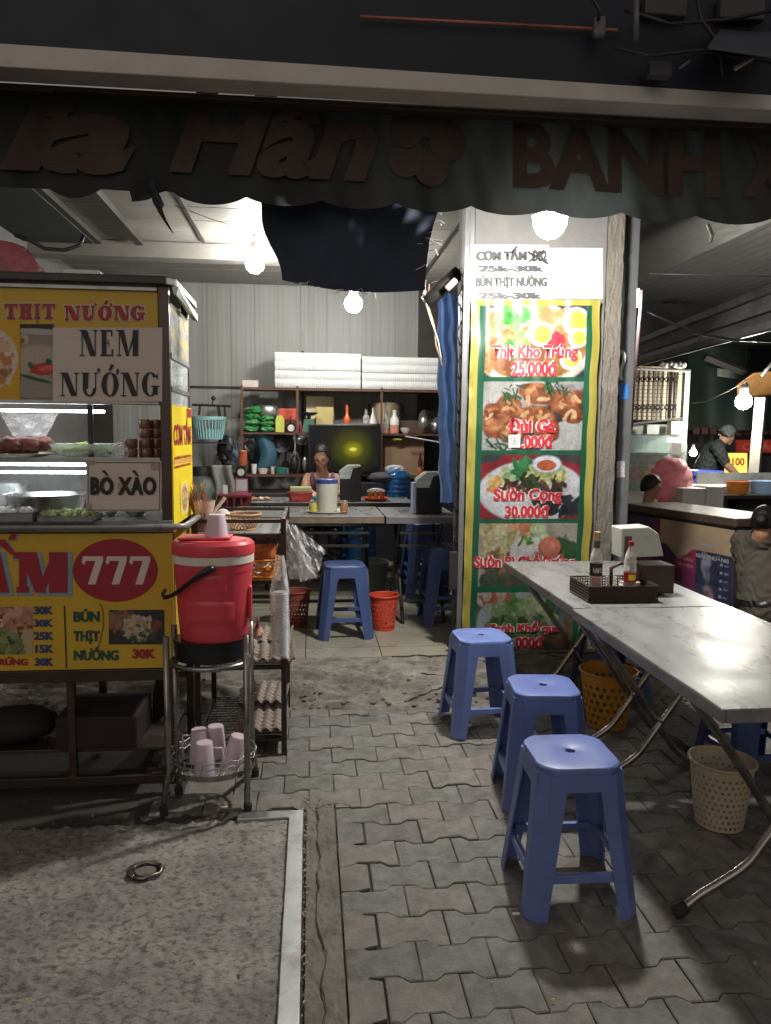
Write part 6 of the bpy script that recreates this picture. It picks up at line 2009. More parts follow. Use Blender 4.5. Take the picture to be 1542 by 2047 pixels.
obj('body', MB().ball(c + Vector((0, 0, .05)), .05, 16, 10, 0, 1, .6, 1), M_black, t, smooth=True); obj('face', MB().lathe([(.001, 0), (.034, 0), (.036, .004), (.001, .006)], (0, 0, 0), 20).xf(Matrix.Translation(c + Vector((0, -.028, .045))) @ Matrix.Rotation(PI / 2, 4, 'X')), M_wht, t); obj('pump', MB().tube([c + Vector((-.01, 0, .09)), c + Vector((-.01, 0, .16)), c + Vector((.012, 0, .165))], .007, 6), M_black, t)
def gbottle(label, px, py_top, m_, r=.03, cap=None, liquid=None, dy=0, py=866, lab=None, shoulder=.62):
    c_ = Vector((sx(px), yy + dy, sz(py) + .0015))
    h_ = A(px, py_top, YS).z - c_.z
    return bottle(label, c_, [(r * .96, 0), (r, .006), (r, h_ * shoulder), (r * .42, h_ * (shoulder + .16)), (r * .38, h_ * .93)], m_, cap or M_white, (r * .45, h_ * .925, h_), lab, liquid=liquid, n=18)
gbottle('tiny orange-labelled bottle right of the dark round appliance', 601, 843, M_red, .018, M_alu, shoulder=.7)
t = thing('kitchen_scale', 'green kitchen scale with a black pan on the shelf', 'scale', (sx(618), yy, z1_))
obj('body', MB().prism([(-.075, 0), (.075, 0), (.05, .14), (-.05, .14)], lambda a, b, t_: Vector((sx(618) + a, yy - .05 + t_, z1_ + b)), 0, .09), mat('scale_green', (.07, .16, .11), .5), t, bevel=.006)
obj('stem', MB().tube([(sx(618), yy, z1_ + .14), (sx(618), yy, sz(831))], .02, 10), M_dkmetal, t)
obj('pan', MB().lathe([(.001, -.012), (.05, -.012), (.1, .02), (.104, .02), (.055, -.006), (.001, -.006)], (sx(618), yy - .02, sz(829)), 24), M_pan, t, smooth=True)
gbottle('orange bottle with dark cap on the shelf over the screen', 695, 806, mat('orange_bottle', (.75, .14, .03), .2), .038, M_black, shoulder=.25, dy=-.02, py=846)
gbottle('small clear bottle with black cap right of the orange bottle', 734, 815, M_clear, .034, M_black, liquid=(.03, .004, .03, M_wht), shoulder=.45, py=846)
o = obj('funnel', MB().lathe([(.045, 0), (.008, .12), (.004, .17), (.001, .17)], (sx(748), yy + .02, sz(846)), 16), M_white, smooth=True); tag(o, 'white funnel between the clear bottles on the shelf', 'funnel')
c = Vector((sx(778), yy + .2, sz(846)))
t = thing('stock_pot', 'large aluminium stock pot behind the bottles on the shelf', 'pot', c)
obj('pot', MB().lathe([(.001, 0), (.16, 0), (.16, sz(803) - c.z), (.17, sz(802) - c.z), (.165, sz(801) - c.z), (.001, sz(801) - c.z)], c, 30), mat('warm_aluminium', (.62, .50, .34), .35, .7), t, smooth=True, auto=40)
for sg in (-1, 1):
    obj('handle', MB().tube([c + Vector((sg * .16, 0, .12)), c + Vector((sg * .19, 0, .15)), c + Vector((sg * .185, 0, .2)), c + Vector((sg * .165, 0, .215))], .008, 6), M_dkmetal, t)
gbottle('clear slim bottle in front of the stock pot', 774, 818, M_clear, .035, M_alu, liquid=(.03, .004, .05, mat('pale_red_liquid', (.4, .1, .06), .2)), shoulder=.6)
gbottle('white jug-shaped bottle with pink liquid right of the slim bottle', 792, 819, M_white, .05, M_white, liquid=(.0515, .002, .09, mat('pink_liquid', (.6, .26, .18), .3)), shoulder=.6)
c = Vector((sx(815), yy - .03, z1_)); bowl_('white_bowl', 'white footed bowl on the shelf right of the bottles', 'bowl', c, .065, .065, M_white, foot=.45)
o = obj('cardboard_box', MB().box(sx(806), sx(852), yy + .1, yy + .18, z1_, sz(839)), M_brownbox, bevel=.004); tag(o, 'brown board behind the white bowl', 'box')
for k, (px, r_) in enumerate(((853, .075), (862, .065), (878, .05))):
    o = obj('pan_lid', MB().lathe([(.001, .012), (r_, 0), (r_ + .005, .002), (.001, .018)], (0, 0, 0), 24).xf(Matrix.Translation((sx(px), yy - .02 + .03 * k, z1_ + .01 + r_ * 1.6)) @ Matrix.Rotation(R(80), 4, 'X') @ Matrix.Rotation(R(20), 4, 'Y') @ Matrix.Scale(1.6, 4, (0, 1, 0))), M_alu, smooth=True)
    tag(o, ['largest steel lid propped upright at the right of the shelf', 'middle steel lid at the right of the shelf', 'small steel lid at the right end of the shelf'][k], 'lid')
for k in range(7):
    px = 858 + k * 4
    o = obj('hanging_tool', MB().tube([(sx(px), YS + .3, sz(790)), (sx(px) + .01, YS + .3, sz(820 + 10 * (k % 3))), (sx(px), YS + .29, sz(935 - 9 * (k % 2)))], .006, 6), M_dkmetal)
    tag(o, ['first and leftmost', 'second', 'third', 'fourth', 'fifth', 'sixth', 'seventh and rightmost'][k] + ' dark utensil hanging by the right end of the shelf', 'utensil', 'dark hanging utensils'); 
# lower goods: brown cartons and the sauce bottle
o = obj('brown_carton', MB().box(sx(757), sx(853), YS + .12, YS + .2, sz(952) + .002, sz(874)), M_card, bevel=.004); tag(o, 'large brown carton on the lower right shelf', 'box')
o = obj('green_bag_edge', MB().ball((sx(796), YS + .05, sz(878)), .05, 14, 8, .4, 1, .6, .3), mat('yellow_green', (.35, .40, .05), .5)); tag(o, 'yellow-green bag hanging under the right shelf board', 'bag')
gbottle('dark sauce bottle with red cap and red label on the lower right shelf', 843, 903, M_soy, .024, M_red, dy=-.08, py=952, lab=(.0245, .02, .10, mat('red_yellow_label', (.55, .16, .04), .4, var=.8, scale=30)))
o = obj('tube_light', MB().tube([A(810, 872, YS - .05), A(878, 884, YS - .02)], .008, 6), M_white); tag(o, 'thin white rod under the right shelf board', 'rod')
# under-shelf items
for k, (px, py, r_, m_, lab) in enumerate(((563, 886, .095, M_pan, 'black frying pan hanging under the shelf'), (602, 872, .085, M_alu, 'steel bowl hanging right of the frying pan'), (590, 925, .05, M_alu, 'dark steel flask shape hanging below the bowl'))):
    t = thing('hanging_pan', lab, 'pan', A(px, py, YS + .12))
    obj('pan', MB().lathe([(.001, .03), (r_ * .8, .03), (r_, 0), (r_ * 1.04, 0), (r_ * .84, .036), (.001, .036)], (0, 0, 0), 26, 1, 1.0 if k < 2 else 2.2).xf(Matrix.Translation(A(px, py, YS + .12)) @ Matrix.Rotation(R(-90), 4, 'X')), m_, t, smooth=True)
    obj('handle', MB().tube([A(px, py - 14, YS + .12), A(px, 868, YS + .12)], .009, 6), m_, t)
o = obj('teal_bag', MB().grid(10, 10, lambda a, b: A(512 + 34 * a + 8 * math.sin(b * 4), 936 - b * 66, YS + .1 - .05 * math.sin(a * PI))), M_bluegrey, solid=.01, smooth=True); tag(o, 'dark teal apron hanging under the shelf', 'apron')
for k, (px, py, m_, lab, r_) in enumerate(((452, 900, M_black, 'black bag hanging left of the shelf unit', .11), (470, 912, mat('dark_blue_bag', (.03, .05, .08), .5), 'dark bag hanging against the shelf upright', .09), (462, 935, M_dkmetal, 'low dark bag of the hanging cluster', .1), (497, 900, M_black, 'black cloth hanging under the green packets', .08))):
    o = obj('hanging_bag', MB().ball(A(px, py, YS + .05), r_, 14, 10, .35, .8, .6, 1.3), m_); tag(o, lab, 'bag')
# second low shelf goods
z3 = sz(949) + .002
for k, (px, m_, r_, h_, lab) in enumerate(((506, M_white, .03, .1, 'white mug on the low shelf'), (524, M_wht, .055, .06, 'white bowl on the low shelf'), (544, M_cream, .025, .075, 'cream jar on the low shelf'), (560, mat('teal_tub', (.04, .22, .17), .5), .07, .065, 'teal tub on the low shelf'), (574, M_alu, .02, .06, 'small steel tin on the low shelf'))):
    o = obj('container', MB().lathe([(.001, 0), (r_ * .75, 0), (r_, h_), (r_ * .95, h_), (.001, h_ * .9)], (sx(px), YS + .08, z3), 18), m_, smooth=True, auto=40); tag(o, lab, 'container')
o = obj('kettle', MB().ball((sx(588), YS + .1, z3 + .1), .055, 14, 10, 0, .8, .8, 1.8), M_pan, smooth=True); tag(o, 'tall black flask at the right end of the low shelf', 'flask')
o = obj('kettle', MB().ball((sx(610), YS + .14, z3 + .1), .045, 14, 10, 0, .8, .8, 1.9), M_alu, smooth=True); tag(o, 'tall steel flask beside the black flask', 'flask')
# gas cylinder, wash basket on its bracket
t = thing('gas_cylinder', 'grey-green gas cylinder standing by the back wall', 'gas cylinder', (A(405, 1000, 7.6).x, 7.6, FZ))
cg = Vector((A(405, 1000, 7.6).x, 7.6, FZ + .35))
obj('body', MB().lathe([(.001, 0), (.15, 0), (.19, .05), (.19, .42), (.15, .52), (.06, .56), (.001, .56)], cg, 26), mat('gas_grey', (.10, .11, .10), .5, .2), t, smooth=True)
obj('collar', MB().lathe([(.09, .54), (.09, .64), (.085, .64), (.085, .54)], cg, 20), M_dkmetal, t)
obj('plinth', MB().box(cg.x - .2, cg.x + .2, 7.42, 7.8, FZ, cg.z), M_dkmetal, t)
t = thing('wall_bracket', 'dark steel bracket with a round hook on the back wall', 'bracket', A(420, 810, YB - .1))
q = MB(); q.tube([A(384, 809, 7.9), A(462, 812, 7.9)], .014, 6); q.tube([A(400, 809, 7.9), A(398, 830, 7.9)], .012, 6); q.tube([A(436, 811, 7.9), A(440, 835, 7.9)], .016, 6); q.tube([A(449, 811, 7.9), A(451, 850, 7.9)], .01, 6); q.tube([A(425, 808, 7.9), A(426, 796, 7.9)], .008, 6)
obj('bars', q, M_dkmetal, t); obj('knob', MB().ball(A(427, 796, 7.9), .026, 12, 8), M_dkmetal, t, smooth=True)
cb_ = A(418, 878, 7.75)
t = thing('wash_basket', 'pale teal plastic wash basket hanging on the back wall', 'basket', cb_)
q = MB()
for k in range(30):
    a = 2 * PI * k / 30
    q.tube([cb_ + Vector((.13 * math.cos(a), .1 * math.sin(a), 0)), cb_ + Vector((.165 * math.cos(a), .13 * math.sin(a), .2))], .0085, 4)
obj('slats', q, M_teal, t)
obj('lower_wall', MB().lathe([(.001, 0), (.13, 0), (.142, .1), (.14, .1), (.001, .01)], cb_, 28, 1, .78), M_teal, t, smooth=True, auto=40)
obj('rim', MB().lathe([(.165, .195), (.178, .195), (.178, .23), (.165, .23)], cb_, 28, 1, .78), M_teal, t, smooth=True, auto=40)
o = obj('dish_rack', MB().box(A(384, 900, 7.7).x, A(455, 900, 7.7).x, 7.6, 7.9, A(420, 884, 7.7).z - .012, A(420, 884, 7.7).z), M_dkmetal); tag(o, 'dark ledge carrying the pale teal wash basket', 'ledge')
o = obj('cloth', MB().grid(12, 12, lambda a, b: A(425 + 42 * a + 4 * math.sin(b * 5), 1000 - 70 * b, 7.5 - .05 * math.sin(a * 9))), mat('grey_rag', (.22, .22, .2), .8), smooth=True, solid=.01); tag(o, 'grey rag hanging right of the gas cylinder', 'cloth')
o = obj('cabinet', MB().box(-2.2, A(615, 1000, 7.5).x, 7.45, 8.0, FZ, A(500, 985, 7.5).z), M_dkmetal, bevel=.01); tag(o, 'dark low kitchen cabinet along the back wall', 'cabinet')
o = obj('cabinet', MB().box(A(616, 1000, 7.6).x, 1.58, 7.65, 8.1, FZ, A(700, 965, 7.6).z), mat('dark_cabinet', (.02, .022, .028), .5), bevel=.01); tag(o, 'dark cabinet under the screen', 'cabinet')
# screen
t = thing('television', 'black flat screen behind the woman', 'television', A(688, 960, YS - .06))
xs0_, xs1_, zs0_, zs1_ = A(617, 960, YS - .07).x, A(759, 960, YS - .07).x, A(688, 952, YS - .07).z, A(688, 849, YS - .07).z
obj('case', MB().box(xs0_, xs1_, YS - .07, YS - .03, zs0_, zs1_), M_black, t, bevel=.004)
obj('screen', MB().box(xs0_ + .014, xs1_ - .014, YS - .0725, YS - .0705, zs0_ + .03, zs1_ - .014), M_screen, t)
obj('foot', MB().box((xs0_ + xs1_) / 2 - .12, (xs0_ + xs1_) / 2 + .12, YS - .06, YS - .03, zs0_ - .12, zs0_ - .001), M_black, t)
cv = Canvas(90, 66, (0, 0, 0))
cv.ell(.62, .52, .30, .42, (.03, .032, .0), 0, 0, 1.6); cv.ell(.62, .52, .19, .27, (.12, .12, .0), 0, 0, 1.5); cv.ell(.63, .50, .10, .12, (.40, .38, .0), 0, 0, 1.4); cv.ell(.63, .50, .05, .035, (1.2, 1.1, .2), 0, 0, .8)  # yellow reflection on the dark screen, painted as a soft emissive glow
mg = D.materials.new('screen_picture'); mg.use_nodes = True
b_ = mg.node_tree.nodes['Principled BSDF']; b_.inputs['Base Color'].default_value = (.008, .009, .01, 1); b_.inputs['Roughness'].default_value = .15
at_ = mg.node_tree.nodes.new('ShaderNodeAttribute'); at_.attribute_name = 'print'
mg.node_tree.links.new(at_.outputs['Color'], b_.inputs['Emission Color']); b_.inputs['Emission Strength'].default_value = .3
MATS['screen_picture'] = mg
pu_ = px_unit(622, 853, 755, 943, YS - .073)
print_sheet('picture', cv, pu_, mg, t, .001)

# blue tarps
tp = thing('hanging_tarp', 'dark blue tarpaulin sagging under the awning in front of the shop ceiling', 'tarpaulin', A(700, 480, 3.6))
def tarpf(a, b, TY=3.28):
    L0, L1 = (502, 350), (562, 560)
    R0, R1 = (905, 350), (850, 580)
    lx = L0[0] + (L1[0] - L0[0]) * b + 6 * math.sin(b * 9); rx_ = R0[0] + (R1[0] - R0[0]) * b - 14 * math.sin(b * PI)
    px = lx + (rx_ - lx) * a
    py = (L0[1] + (L1[1] - L0[1]) * b) * (1 - a) + (R0[1] + (R1[1] - R0[1]) * b) * a + 26 * math.sin(PI * a) * b * .5
    return A(px, py, 3.36 + .03 * b + .022 * math.sin(a * 7 + b * 3) + .012 * math.sin(a * 17 - b * 8) + .003 * math.sin(a * 43 + b * 21))
obj('sheet', MB().grid(70, 40, tarpf), mat('dark_blue_tarp', (.036, .046, .072), .95, var=.25, scale=3, bump=.15, bscale=9), tp, smooth=True)
fr_ = MB()
for k in range(26):
    a = rr.random()
    p = tarpf(a * .6 + .05, 1.0) if k < 16 else tarpf(1, rr.uniform(.1, .95))
    fr_.tube([p, p + Vector((rr.uniform(-.035, .035), 0, rr.uniform(-.01, .02))), p + Vector((rr.uniform(-.06, .06), 0, rr.uniform(-.03, .02)))], .0013, 4)
obj('frayed_edge', fr_, M_foam, tp, kind='stuff')
o = obj('blue_curtain', MB().grid(16, 60, lambda a, b: (lambda p_: Vector((p_.x + .006 * math.sin(b * 30), p_.y + .025 * math.sin(a * 13 + b * 4) + .008 * math.sin(b * 50 + a * 9), p_.z)))(A(880 + 38 * a - 2 * b * 3, 1005 - 430 * b + 14 * a * b, 5.0 - .1 * a))), M_tarp, smooth=True)
tag(o, 'bright blue tarpaulin curtain hanging between the inner room and the pillar', 'curtain')
# boards and cables at the top right of the opening
t = thing('electric_cables', 'bundle of loose cables hanging beside the blue curtain', 'cables', A(860, 620, 4.6))
for k, pts in enumerate((((850, 560), (850, 600), (862, 640), (876, 680), (882, 715)), ((858, 568), (856, 610), (868, 650), (872, 690), (884, 730)), ((846, 575), (862, 565), (880, 560), (905, 545)), ((850, 585), (870, 572), (900, 566)), ((852, 560), (846, 590), (856, 625), (870, 655)))):
    obj('cable', MB().tube([A(px, py, 4.6 + .01 * k) for px, py in pts], .0045 + .001 * (k % 2), 6), [M_white, mat('tan_cable', (.4, .26, .16), .5), M_black][k % 3], t, smooth=True)
o = obj('rolled_mat', MB().tube([A(852, 605, 4.62), A(918, 545, 4.62)], .045, 14), M_dkmetal, smooth=True); tag(o, 'dark rolled mat tied in the top right corner of the opening', 'roll')
o = obj('rolled_paper', MB().tube([A(893, 578, 4.5), A(912, 560, 4.5)], .02, 12), M_cream, smooth=True); tag(o, 'short cream roll beside the dark rolled mat', 'roll')
struct('header_beam', MB().box(A(868, 500, 4.7).x, A(900, 500, 4.7).x, 4.68, 4.74, A(880, 605, 4.7).z, CZ + .02), M_plaster) if False else None
# ------------------------------------------------------------------ beam, awning and everything overhead
ZB = 3.06
b0, b1, b2, b3 = G(-60, 80, ZB), G(1610, 195, ZB), G(1610, 226, ZB), G(-60, 131, ZB)
b1.y = b1.y; 
bm_t = thing('awning_beam', 'long pale painted beam crossing the whole front above the awning', 'beam', (b0 + b1) / 2)
def ext(p, q, f): return p + (q - p) * f
q = MB()
YBm = 2.95
fa, fb, fc, fd = A(-60, 82, YBm), A(1610, 194, YBm), A(1610, 224, YBm), A(-60, 130, YBm)
P = [ext(fd, fc, -.3), ext(fd, fc, 1.15), ext(fd, fc, 1.15) + Vector((0, .12, 0)), ext(fd, fc, -.3) + Vector((0, .12, 0))]
T = [ext(fa, fb, -.3), ext(fa, fb, 1.15), ext(fa, fb, 1.15) + Vector((0, .12, 0)), ext(fa, fb, -.3) + Vector((0, .12, 0))]
q.add(P + T, [(0, 1, 2, 3), (7, 6, 5, 4), (0, 4, 5, 1), (1, 5, 6, 2), (2, 6, 7, 3), (3, 7, 4, 0)])
obj('soffit', q, M_beam, bm_t, bevel=.004)
q = MB()
F0, F1 = T[0] + Vector((0, .01, .002)), T[1] + Vector((0, .01, .002))
q.add([F0, F1, F1 + Vector((0, .02, 0)), F0 + Vector((0, .02, 0))] + [p + Vector((0, -.25, 1.3)) for p in (F0, F1, F1 + Vector((0, .02, 0)), F0 + Vector((0, .02, 0)))], [(0, 1, 2, 3), (7, 6, 5, 4), (0, 4, 5, 1), (1, 5, 6, 2), (2, 6, 7, 3), (3, 7, 4, 0)])
obj('fascia_board', q, mat('night_blue_board', (.010, .014, .024), .5, var=.3, scale=2), bm_t)
q = MB()
B0, B1 = P[3] + Vector((0, .004, 0)), P[2] + Vector((0, .004, 0))
q.add([B0, B1, B1 + Vector((0, .06, 0)), B0 + Vector((0, .06, 0))] + [p + Vector((0, 0, -.02)) for p in (B0, B1, B1 + Vector((0, .06, 0)), B0 + Vector((0, .06, 0)))], [(0, 1, 2, 3), (7, 6, 5, 4), (0, 4, 5, 1), (1, 5, 6, 2), (2, 6, 7, 3), (3, 7, 4, 0)])
obj('dark_lip', q, M_brown, bm_t, bevel=.004)
Yv = max(B0.y, B1.y) + .10
Yv2 = Yv - .09
tb0, tb1 = A(-60, 170, Yv2), A(1610, 251, Yv2)
rt = obj('awning_roller', MB().tube([ext(tb0, tb1, -.2), ext(tb0, tb1, 1.1)], .010, 10), M_galv, smooth=True)
tag(rt, 'thin pale awning rod running under the beam', 'rod')
# red streak reflected in the dark board, modelled as a thin coloured tube
o = obj('rusty_strip', MB().tube([A(720, 33, 2.9), A(930, 44, 2.9), A(1235, 60, 2.9)], .005, 6), mat('dull_red_strip', (.40, .14, .10), .5, var=.8, scale=4), smooth=True); tag(o, 'thin dull red strip high on the dark board', 'strip')
# awning valance with scalloped, torn lower edge and faded lettering
def valf(px, py, lift=0.0):
    wv = .026 * math.sin(px * .021) + .010 * math.sin(px * .047 + py * .012) + .004 * math.sin(px * .11 - py * .03)
    if 230 < px < 380:
        k = 1 - abs(px - 303) / 75
        wv += .06 * max(0, k) * (1 - (py - 170) / 300)
    return A(px, py, Yv + .05 + wv * .9 - lift)
def val_top(px): return 166 + (px) * .052
def val_bot(px):
    base = 372 + px * .0415
    if px < 200: s_ = 18 * abs(math.sin((px - 95) / 105 * PI)) if px > 95 else 2
    elif px < 262: s_ = -2 + (px - 200) * .02
    elif px < 335: s_ = 20 - abs(px - 272) * .2 if px < 300 else 6 - (px - 300) * .3
    elif px < 350: s_ = -2
    elif px < 492: s_ = 20 * math.sin((px - 350) / 142 * PI) ** .7 if px < 491 else 0
    else: s_ = 16 * abs(math.sin((px - 492) / 150 * PI)) ** .7
    return base + s_
vt = thing('awning_valance', 'dark green scalloped awning valance with faded brown lettering, torn near its left end', 'awning', A(771, 300, Yv))
q = MB()
q.grid(330, 24, lambda a, b: (lambda px: valf(px, val_top(px) * b + val_bot(px) * (1 - b)))(-90 + 1720 * a))
obj('cloth', q, M_green, vt, smooth=True)
def valtext(s, x0, x1, y0, y1, bold, shear=0.0):
    sl = .05
    me = text_mesh(s, 1, 1, bold, shear, lambda u, v, tt: (u, v, 0), 0)
    bm = bmesh.new(); bm.from_mesh(me)
    for _ in range(3):
        bmesh.ops.subdivide_edges(bm, edges=[e for e in bm.edges if e.calc_length() > .06], cuts=1)
        bmesh.ops.triangulate(bm, faces=bm.faces)
    for v in bm.verts:
        px = x0 + (x1 - x0) * v.co.x
        py = y1 + (y0 - y1) * v.co.y + (px - x0) * sl
        v.co = valf(px, py, .016)
    bm.to_mesh(me); bm.free()
    return obj('lettering', me, M_awtext, vt)
valtext('ia', -5, 272, 182, 340, .07, .3)
valtext('G', -150, -20, 180, 345, .04, .3)
valtext('Hân', 338, 755, 178, 345, .04, .3)
valtext('BÁNH', 1025, 1440, 210, 375, .045)
valtext('X', 1486, 1580, 265, 392, .06)
q = MB()
for k in range(5):
    cxk, cyk = 850 + 46 * math.cos(k * 1.256), 285 + 50 * math.sin(k * 1.256)
    n = 20
    q.add([valf(cxk + 36 * math.cos(2 * PI * i / n), cyk + 40 * math.sin(2 * PI * i / n), .014 + .0012 * k) for i in range(n)], [tuple(range(n))])
obj('emblem', q, M_awtext, vt)
for k, (pts) in enumerate((((300, 335), (304, 372), (312, 402), (330, 440), (346, 466)), ((303, 340), (310, 380), (322, 410), (318, 425)))):
    o = obj('torn_strip', MB().tube([valf(a, b, .03) for a, b in pts], [.006, .01, .014, .006, .002][:len(pts)], 6), M_navy if k else M_green, vt)
q = MB().add([valf(262, 404, .02), valf(300, 350, .04), valf(330, 372, .02), valf(300, 398, .035)], [(0, 1, 2, 3)])
obj('torn_flap', q, M_green, vt, solid=.002)
# roof sheet over the stall front and to the right
q = MB()
y0r, y1r = Yv + .02, 7.4
def roofp(a, b):
    x = -3.2 + 8.4 * a
    if a > .999: x = 5.2
    y = y0r + b * (4.42 - y0r)
    return (x, y, 3.05 - .02 + .38 * b + .010 * math.sin(a * 320))
q.grid(330, 4, roofp)
struct('awning_roof', q, mat('awning_sheet', (.085, .083, .085), .55, .2, var=.3, scale=3, dirt=.5), smooth=True)
struct('rear_roof', MB().grid(200, 6, lambda a, b: (1.95 + 6.5 * a, 4.44 + 5.8 * b, 3.44 + .012 * math.sin(a * 280) - .05 * b)), mat('rear_sheet', (.10, .098, .10), .6, .2, var=.3, scale=3, dirt=.5), smooth=True)
struct('top_roof', MB().box(-6, 8, -2.5, 2.6, 4.6, 4.65), M_dkmetal) if False else None
# fittings high on the right
def fit(name, label, cat, pts, r, m_, Y, n=6):
    o_ = obj(name, MB().tube([A(a, b, Y) for a, b in pts], r, n), m_, smooth=True)
    return tag(o_, label, cat)
fit('drop_pipe', 'pale vertical pipe high on the right above the beam', 'pipe', ((1272, -10), (1272, 82)), .012, M_grey, 2.75)
fit('tube_fitting', 'short pale tube fitting at the far upper right', 'fitting', ((1470, 138), (1505, 116)), .008, M_cream, 2.8)
fit('tube_fitting', 'pair of short pale strips left of the tube fitting, upper right', 'fitting', ((1358, 138), (1380, 122)), .005, M_grey, 2.8)
o = obj('roof_slab', MB().add([A(1415, 92, 2.7), A(1440, 60, 2.9), A(1560, 66, 2.9), A(1560, 112, 2.7), A(1415, 98, 2.7), A(1560, 118, 2.7)], [(0, 3, 2, 1), (0, 4, 5, 3)]), mat('dim_slab', (.06, .065, .08), .6), solid=.004); tag(o, 'dim slab edge jutting out at the upper right', 'slab')
o = obj('cable_clamp', MB().box(A(1188, 30, 2.85).x, A(1212, 30, 2.85).x, 2.84, 2.87, A(1200, 75, 2.85).z, A(1200, 32, 2.85).z), M_grey, bevel=.01); tag(o, 'small grey clamp at the right end of the red strip', 'clamp')
for k, pts in enumerate((((1250, 20), (1340, 48), (1450, 40), (1560, 18)), ((1230, 96), (1300, 112), (1400, 100), (1560, 128)), ((1390, -20), (1402, 40), (1440, 90), (1446, 150)), ((1180, -10), (1200, 20), (1196, 40)))):
    fit('cable', ['upper black cable looped across the top right corner', 'lower black cable looped across the top right corner', 'cable dropping beside the slab at the top right', 'short cable running up from the grey clamp'][k], 'cable', pts, .007, M_dkmetal, 2.82)
for k, (x0, y0, x1, y1) in enumerate(((1290, -10, 1375, 26), (1300, 120, 1345, 150), (1440, -10, 1530, 34))):
    o = obj('bracket', MB().box(A(x0, y1, 2.86).x, A(x1, y1, 2.86).x, 2.86, 2.9, A(x0, y1, 2.86).z, A(x0, y0, 2.86).z), mat('dim_bracket', (.05, .055, .06), .6), bevel=.006)
    tag(o, ['dim plate left of the cable at the top right', 'small dim plate just above the beam at the right', 'dim plate in the top right corner'][k], 'plate')
q = MB().tube([A(1415, 448, 3.3), A(1424, 470, 3.3), A(1420, 485, 3.3)], .008, 6)
o = obj('hook', q, M_tube); tag(o, 'small hook hanging under the valance at the right', 'hook')
fit('wire', 'thin pale wire stretched across the dark roof on the right', 'wire', ((1298, 547), (1420, 550), (1560, 553)), .003, M_grey, 5.0)
fit('cable', 'black cable sagging before the ribbed shutter box', 'cable', ((1290, 622), (1330, 640), (1400, 668), (1470, 680), (1560, 683)), .010, M_black, 4.9)
fit('wire', 'thin wire sagging from the gate post to the lamp of the neighbouring stall', 'wire', ((1383, 806), (1410, 803), (1450, 785), (1500, 757)), .005, M_cream, 7.4)

# ------------------------------------------------------------------ surroundings on the right and behind
M_night = mat('night_wall', (.035, .038, .038), .9, var=.4, scale=2)
struct('far_wall', MB().box(1.8, 14, 12.0, 12.2, -.1, 4), M_night)
struct('side_wall', MB().box(8.2, 8.4, 2, 12, -.1, 4), M_night)
struct('left_boundary_wall', MB().box(-6, -2.43, 4.3, 4.5, 0, 4), M_night)
def AX(px, py, Xp):
    d = ray(px, py)
    return Vector((0, 0, CH)) + d * (Xp / d.x)
sbx = thing('shutter_box', 'long ribbed galvanised shutter box slanting across the right side', 'shutter box', AX(1400, 660, 3.5))
for k in range(5):
    f0, f1 = k / 5 + .01, (k + 1) / 5 - .01
    def e(px, f): 
        lo, up = (730 - (px - 1275) * .27), (677 - (px - 1278) * .417)
        return lo + (up - lo) * f
    a_, b_, c_, d_ = AX(1274, e(1274, f0), 3.5), AX(1600, e(1600, f0), 3.5), AX(1600, e(1600, f1), 3.5), AX(1274, e(1274, f1), 3.5)
    dd = Vector((.04 * (k % 2), 0, 0))
    q = MB().add([a_ + dd, b_ + dd, c_ + dd, d_ + dd], [(0, 1, 2, 3)])
    obj('rib', q, [M_corr, M_galv, M_corr, M_corr, M_galv][k], sbx, solid=.03)
obj('lower_edge', MB().tube([AX(1274, 731, 3.49), AX(1600, 643, 3.49)], .012, 6), M_galv, sbx)
# folding gate with lit corrugated shutter behind
YG = 8.3
gt = thing('folding_gate', 'folding lattice gate before a tan shutter at the neighbouring stall', 'gate', A(1310, 845, YG))
for k in range(14):
    xa_, xb_ = A(1262, 800, YG + .2).x, A(1362, 800, YG + .2).x
    za_, zb_ = A(1310, 840, YG + .2).z, A(1310, 732, YG + .2).z
    h_ = (zb_ - za_) / 14
    obj('shutter_slat', MB().box(xa_, xb_, YG + .2, YG + .22, za_ + h_ * k + .004, za_ + h_ * (k + 1) - .004), mat('tan_shutter', (.62, .50, .34), .5, var=.15), gt)
for k in range(10):
    px = 1266 + k * 9.6
    obj('upright_bar', MB().box(A(px, 800, YG).x, A(px + 2.6, 800, YG).x, YG, YG + .02, A(px, 842, YG).z, A(px, 738, YG).z), M_dkmetal, gt)
q = MB()
for k in range(9):
    px = 1267 + k * 9.6
    for (ya, yb) in ((752, 764), (764, 752), (808, 820), (820, 808)):
        q.tube([A(px, ya, YG - .01), A(px + 9.6, yb, YG - .01)], .006, 4)
obj('lattice', q, M_dkmetal, gt)
obj('top_rail', MB().tube([A(1260, 736, YG - .02), A(1380, 742, YG - .02)], .02, 6), M_corr, gt)
obj('bottom_rail', MB().tube([A(1262, 848, YG - .02), A(1366, 836, YG - .02)], .014, 6), M_galv, gt)
obj('side_post', MB().box(A(1366, 800, YG).x, A(1376, 800, YG).x, YG - .02, YG + .05, 0, A(1370, 738, YG).z), mat('pale_post', (.42, .40, .36), .7, dirt=.5), gt)
o = obj('wall_below_gate', MB().box(A(1255, 800, YG).x, A(1366, 800, YG).x, YG + .1, YG + .19, 0, A(1310, 848, YG).z), mat('pale_lower_wall', (.34, .35, .32), .8, var=.3, scale=3)); o['kind'] = 'structure'
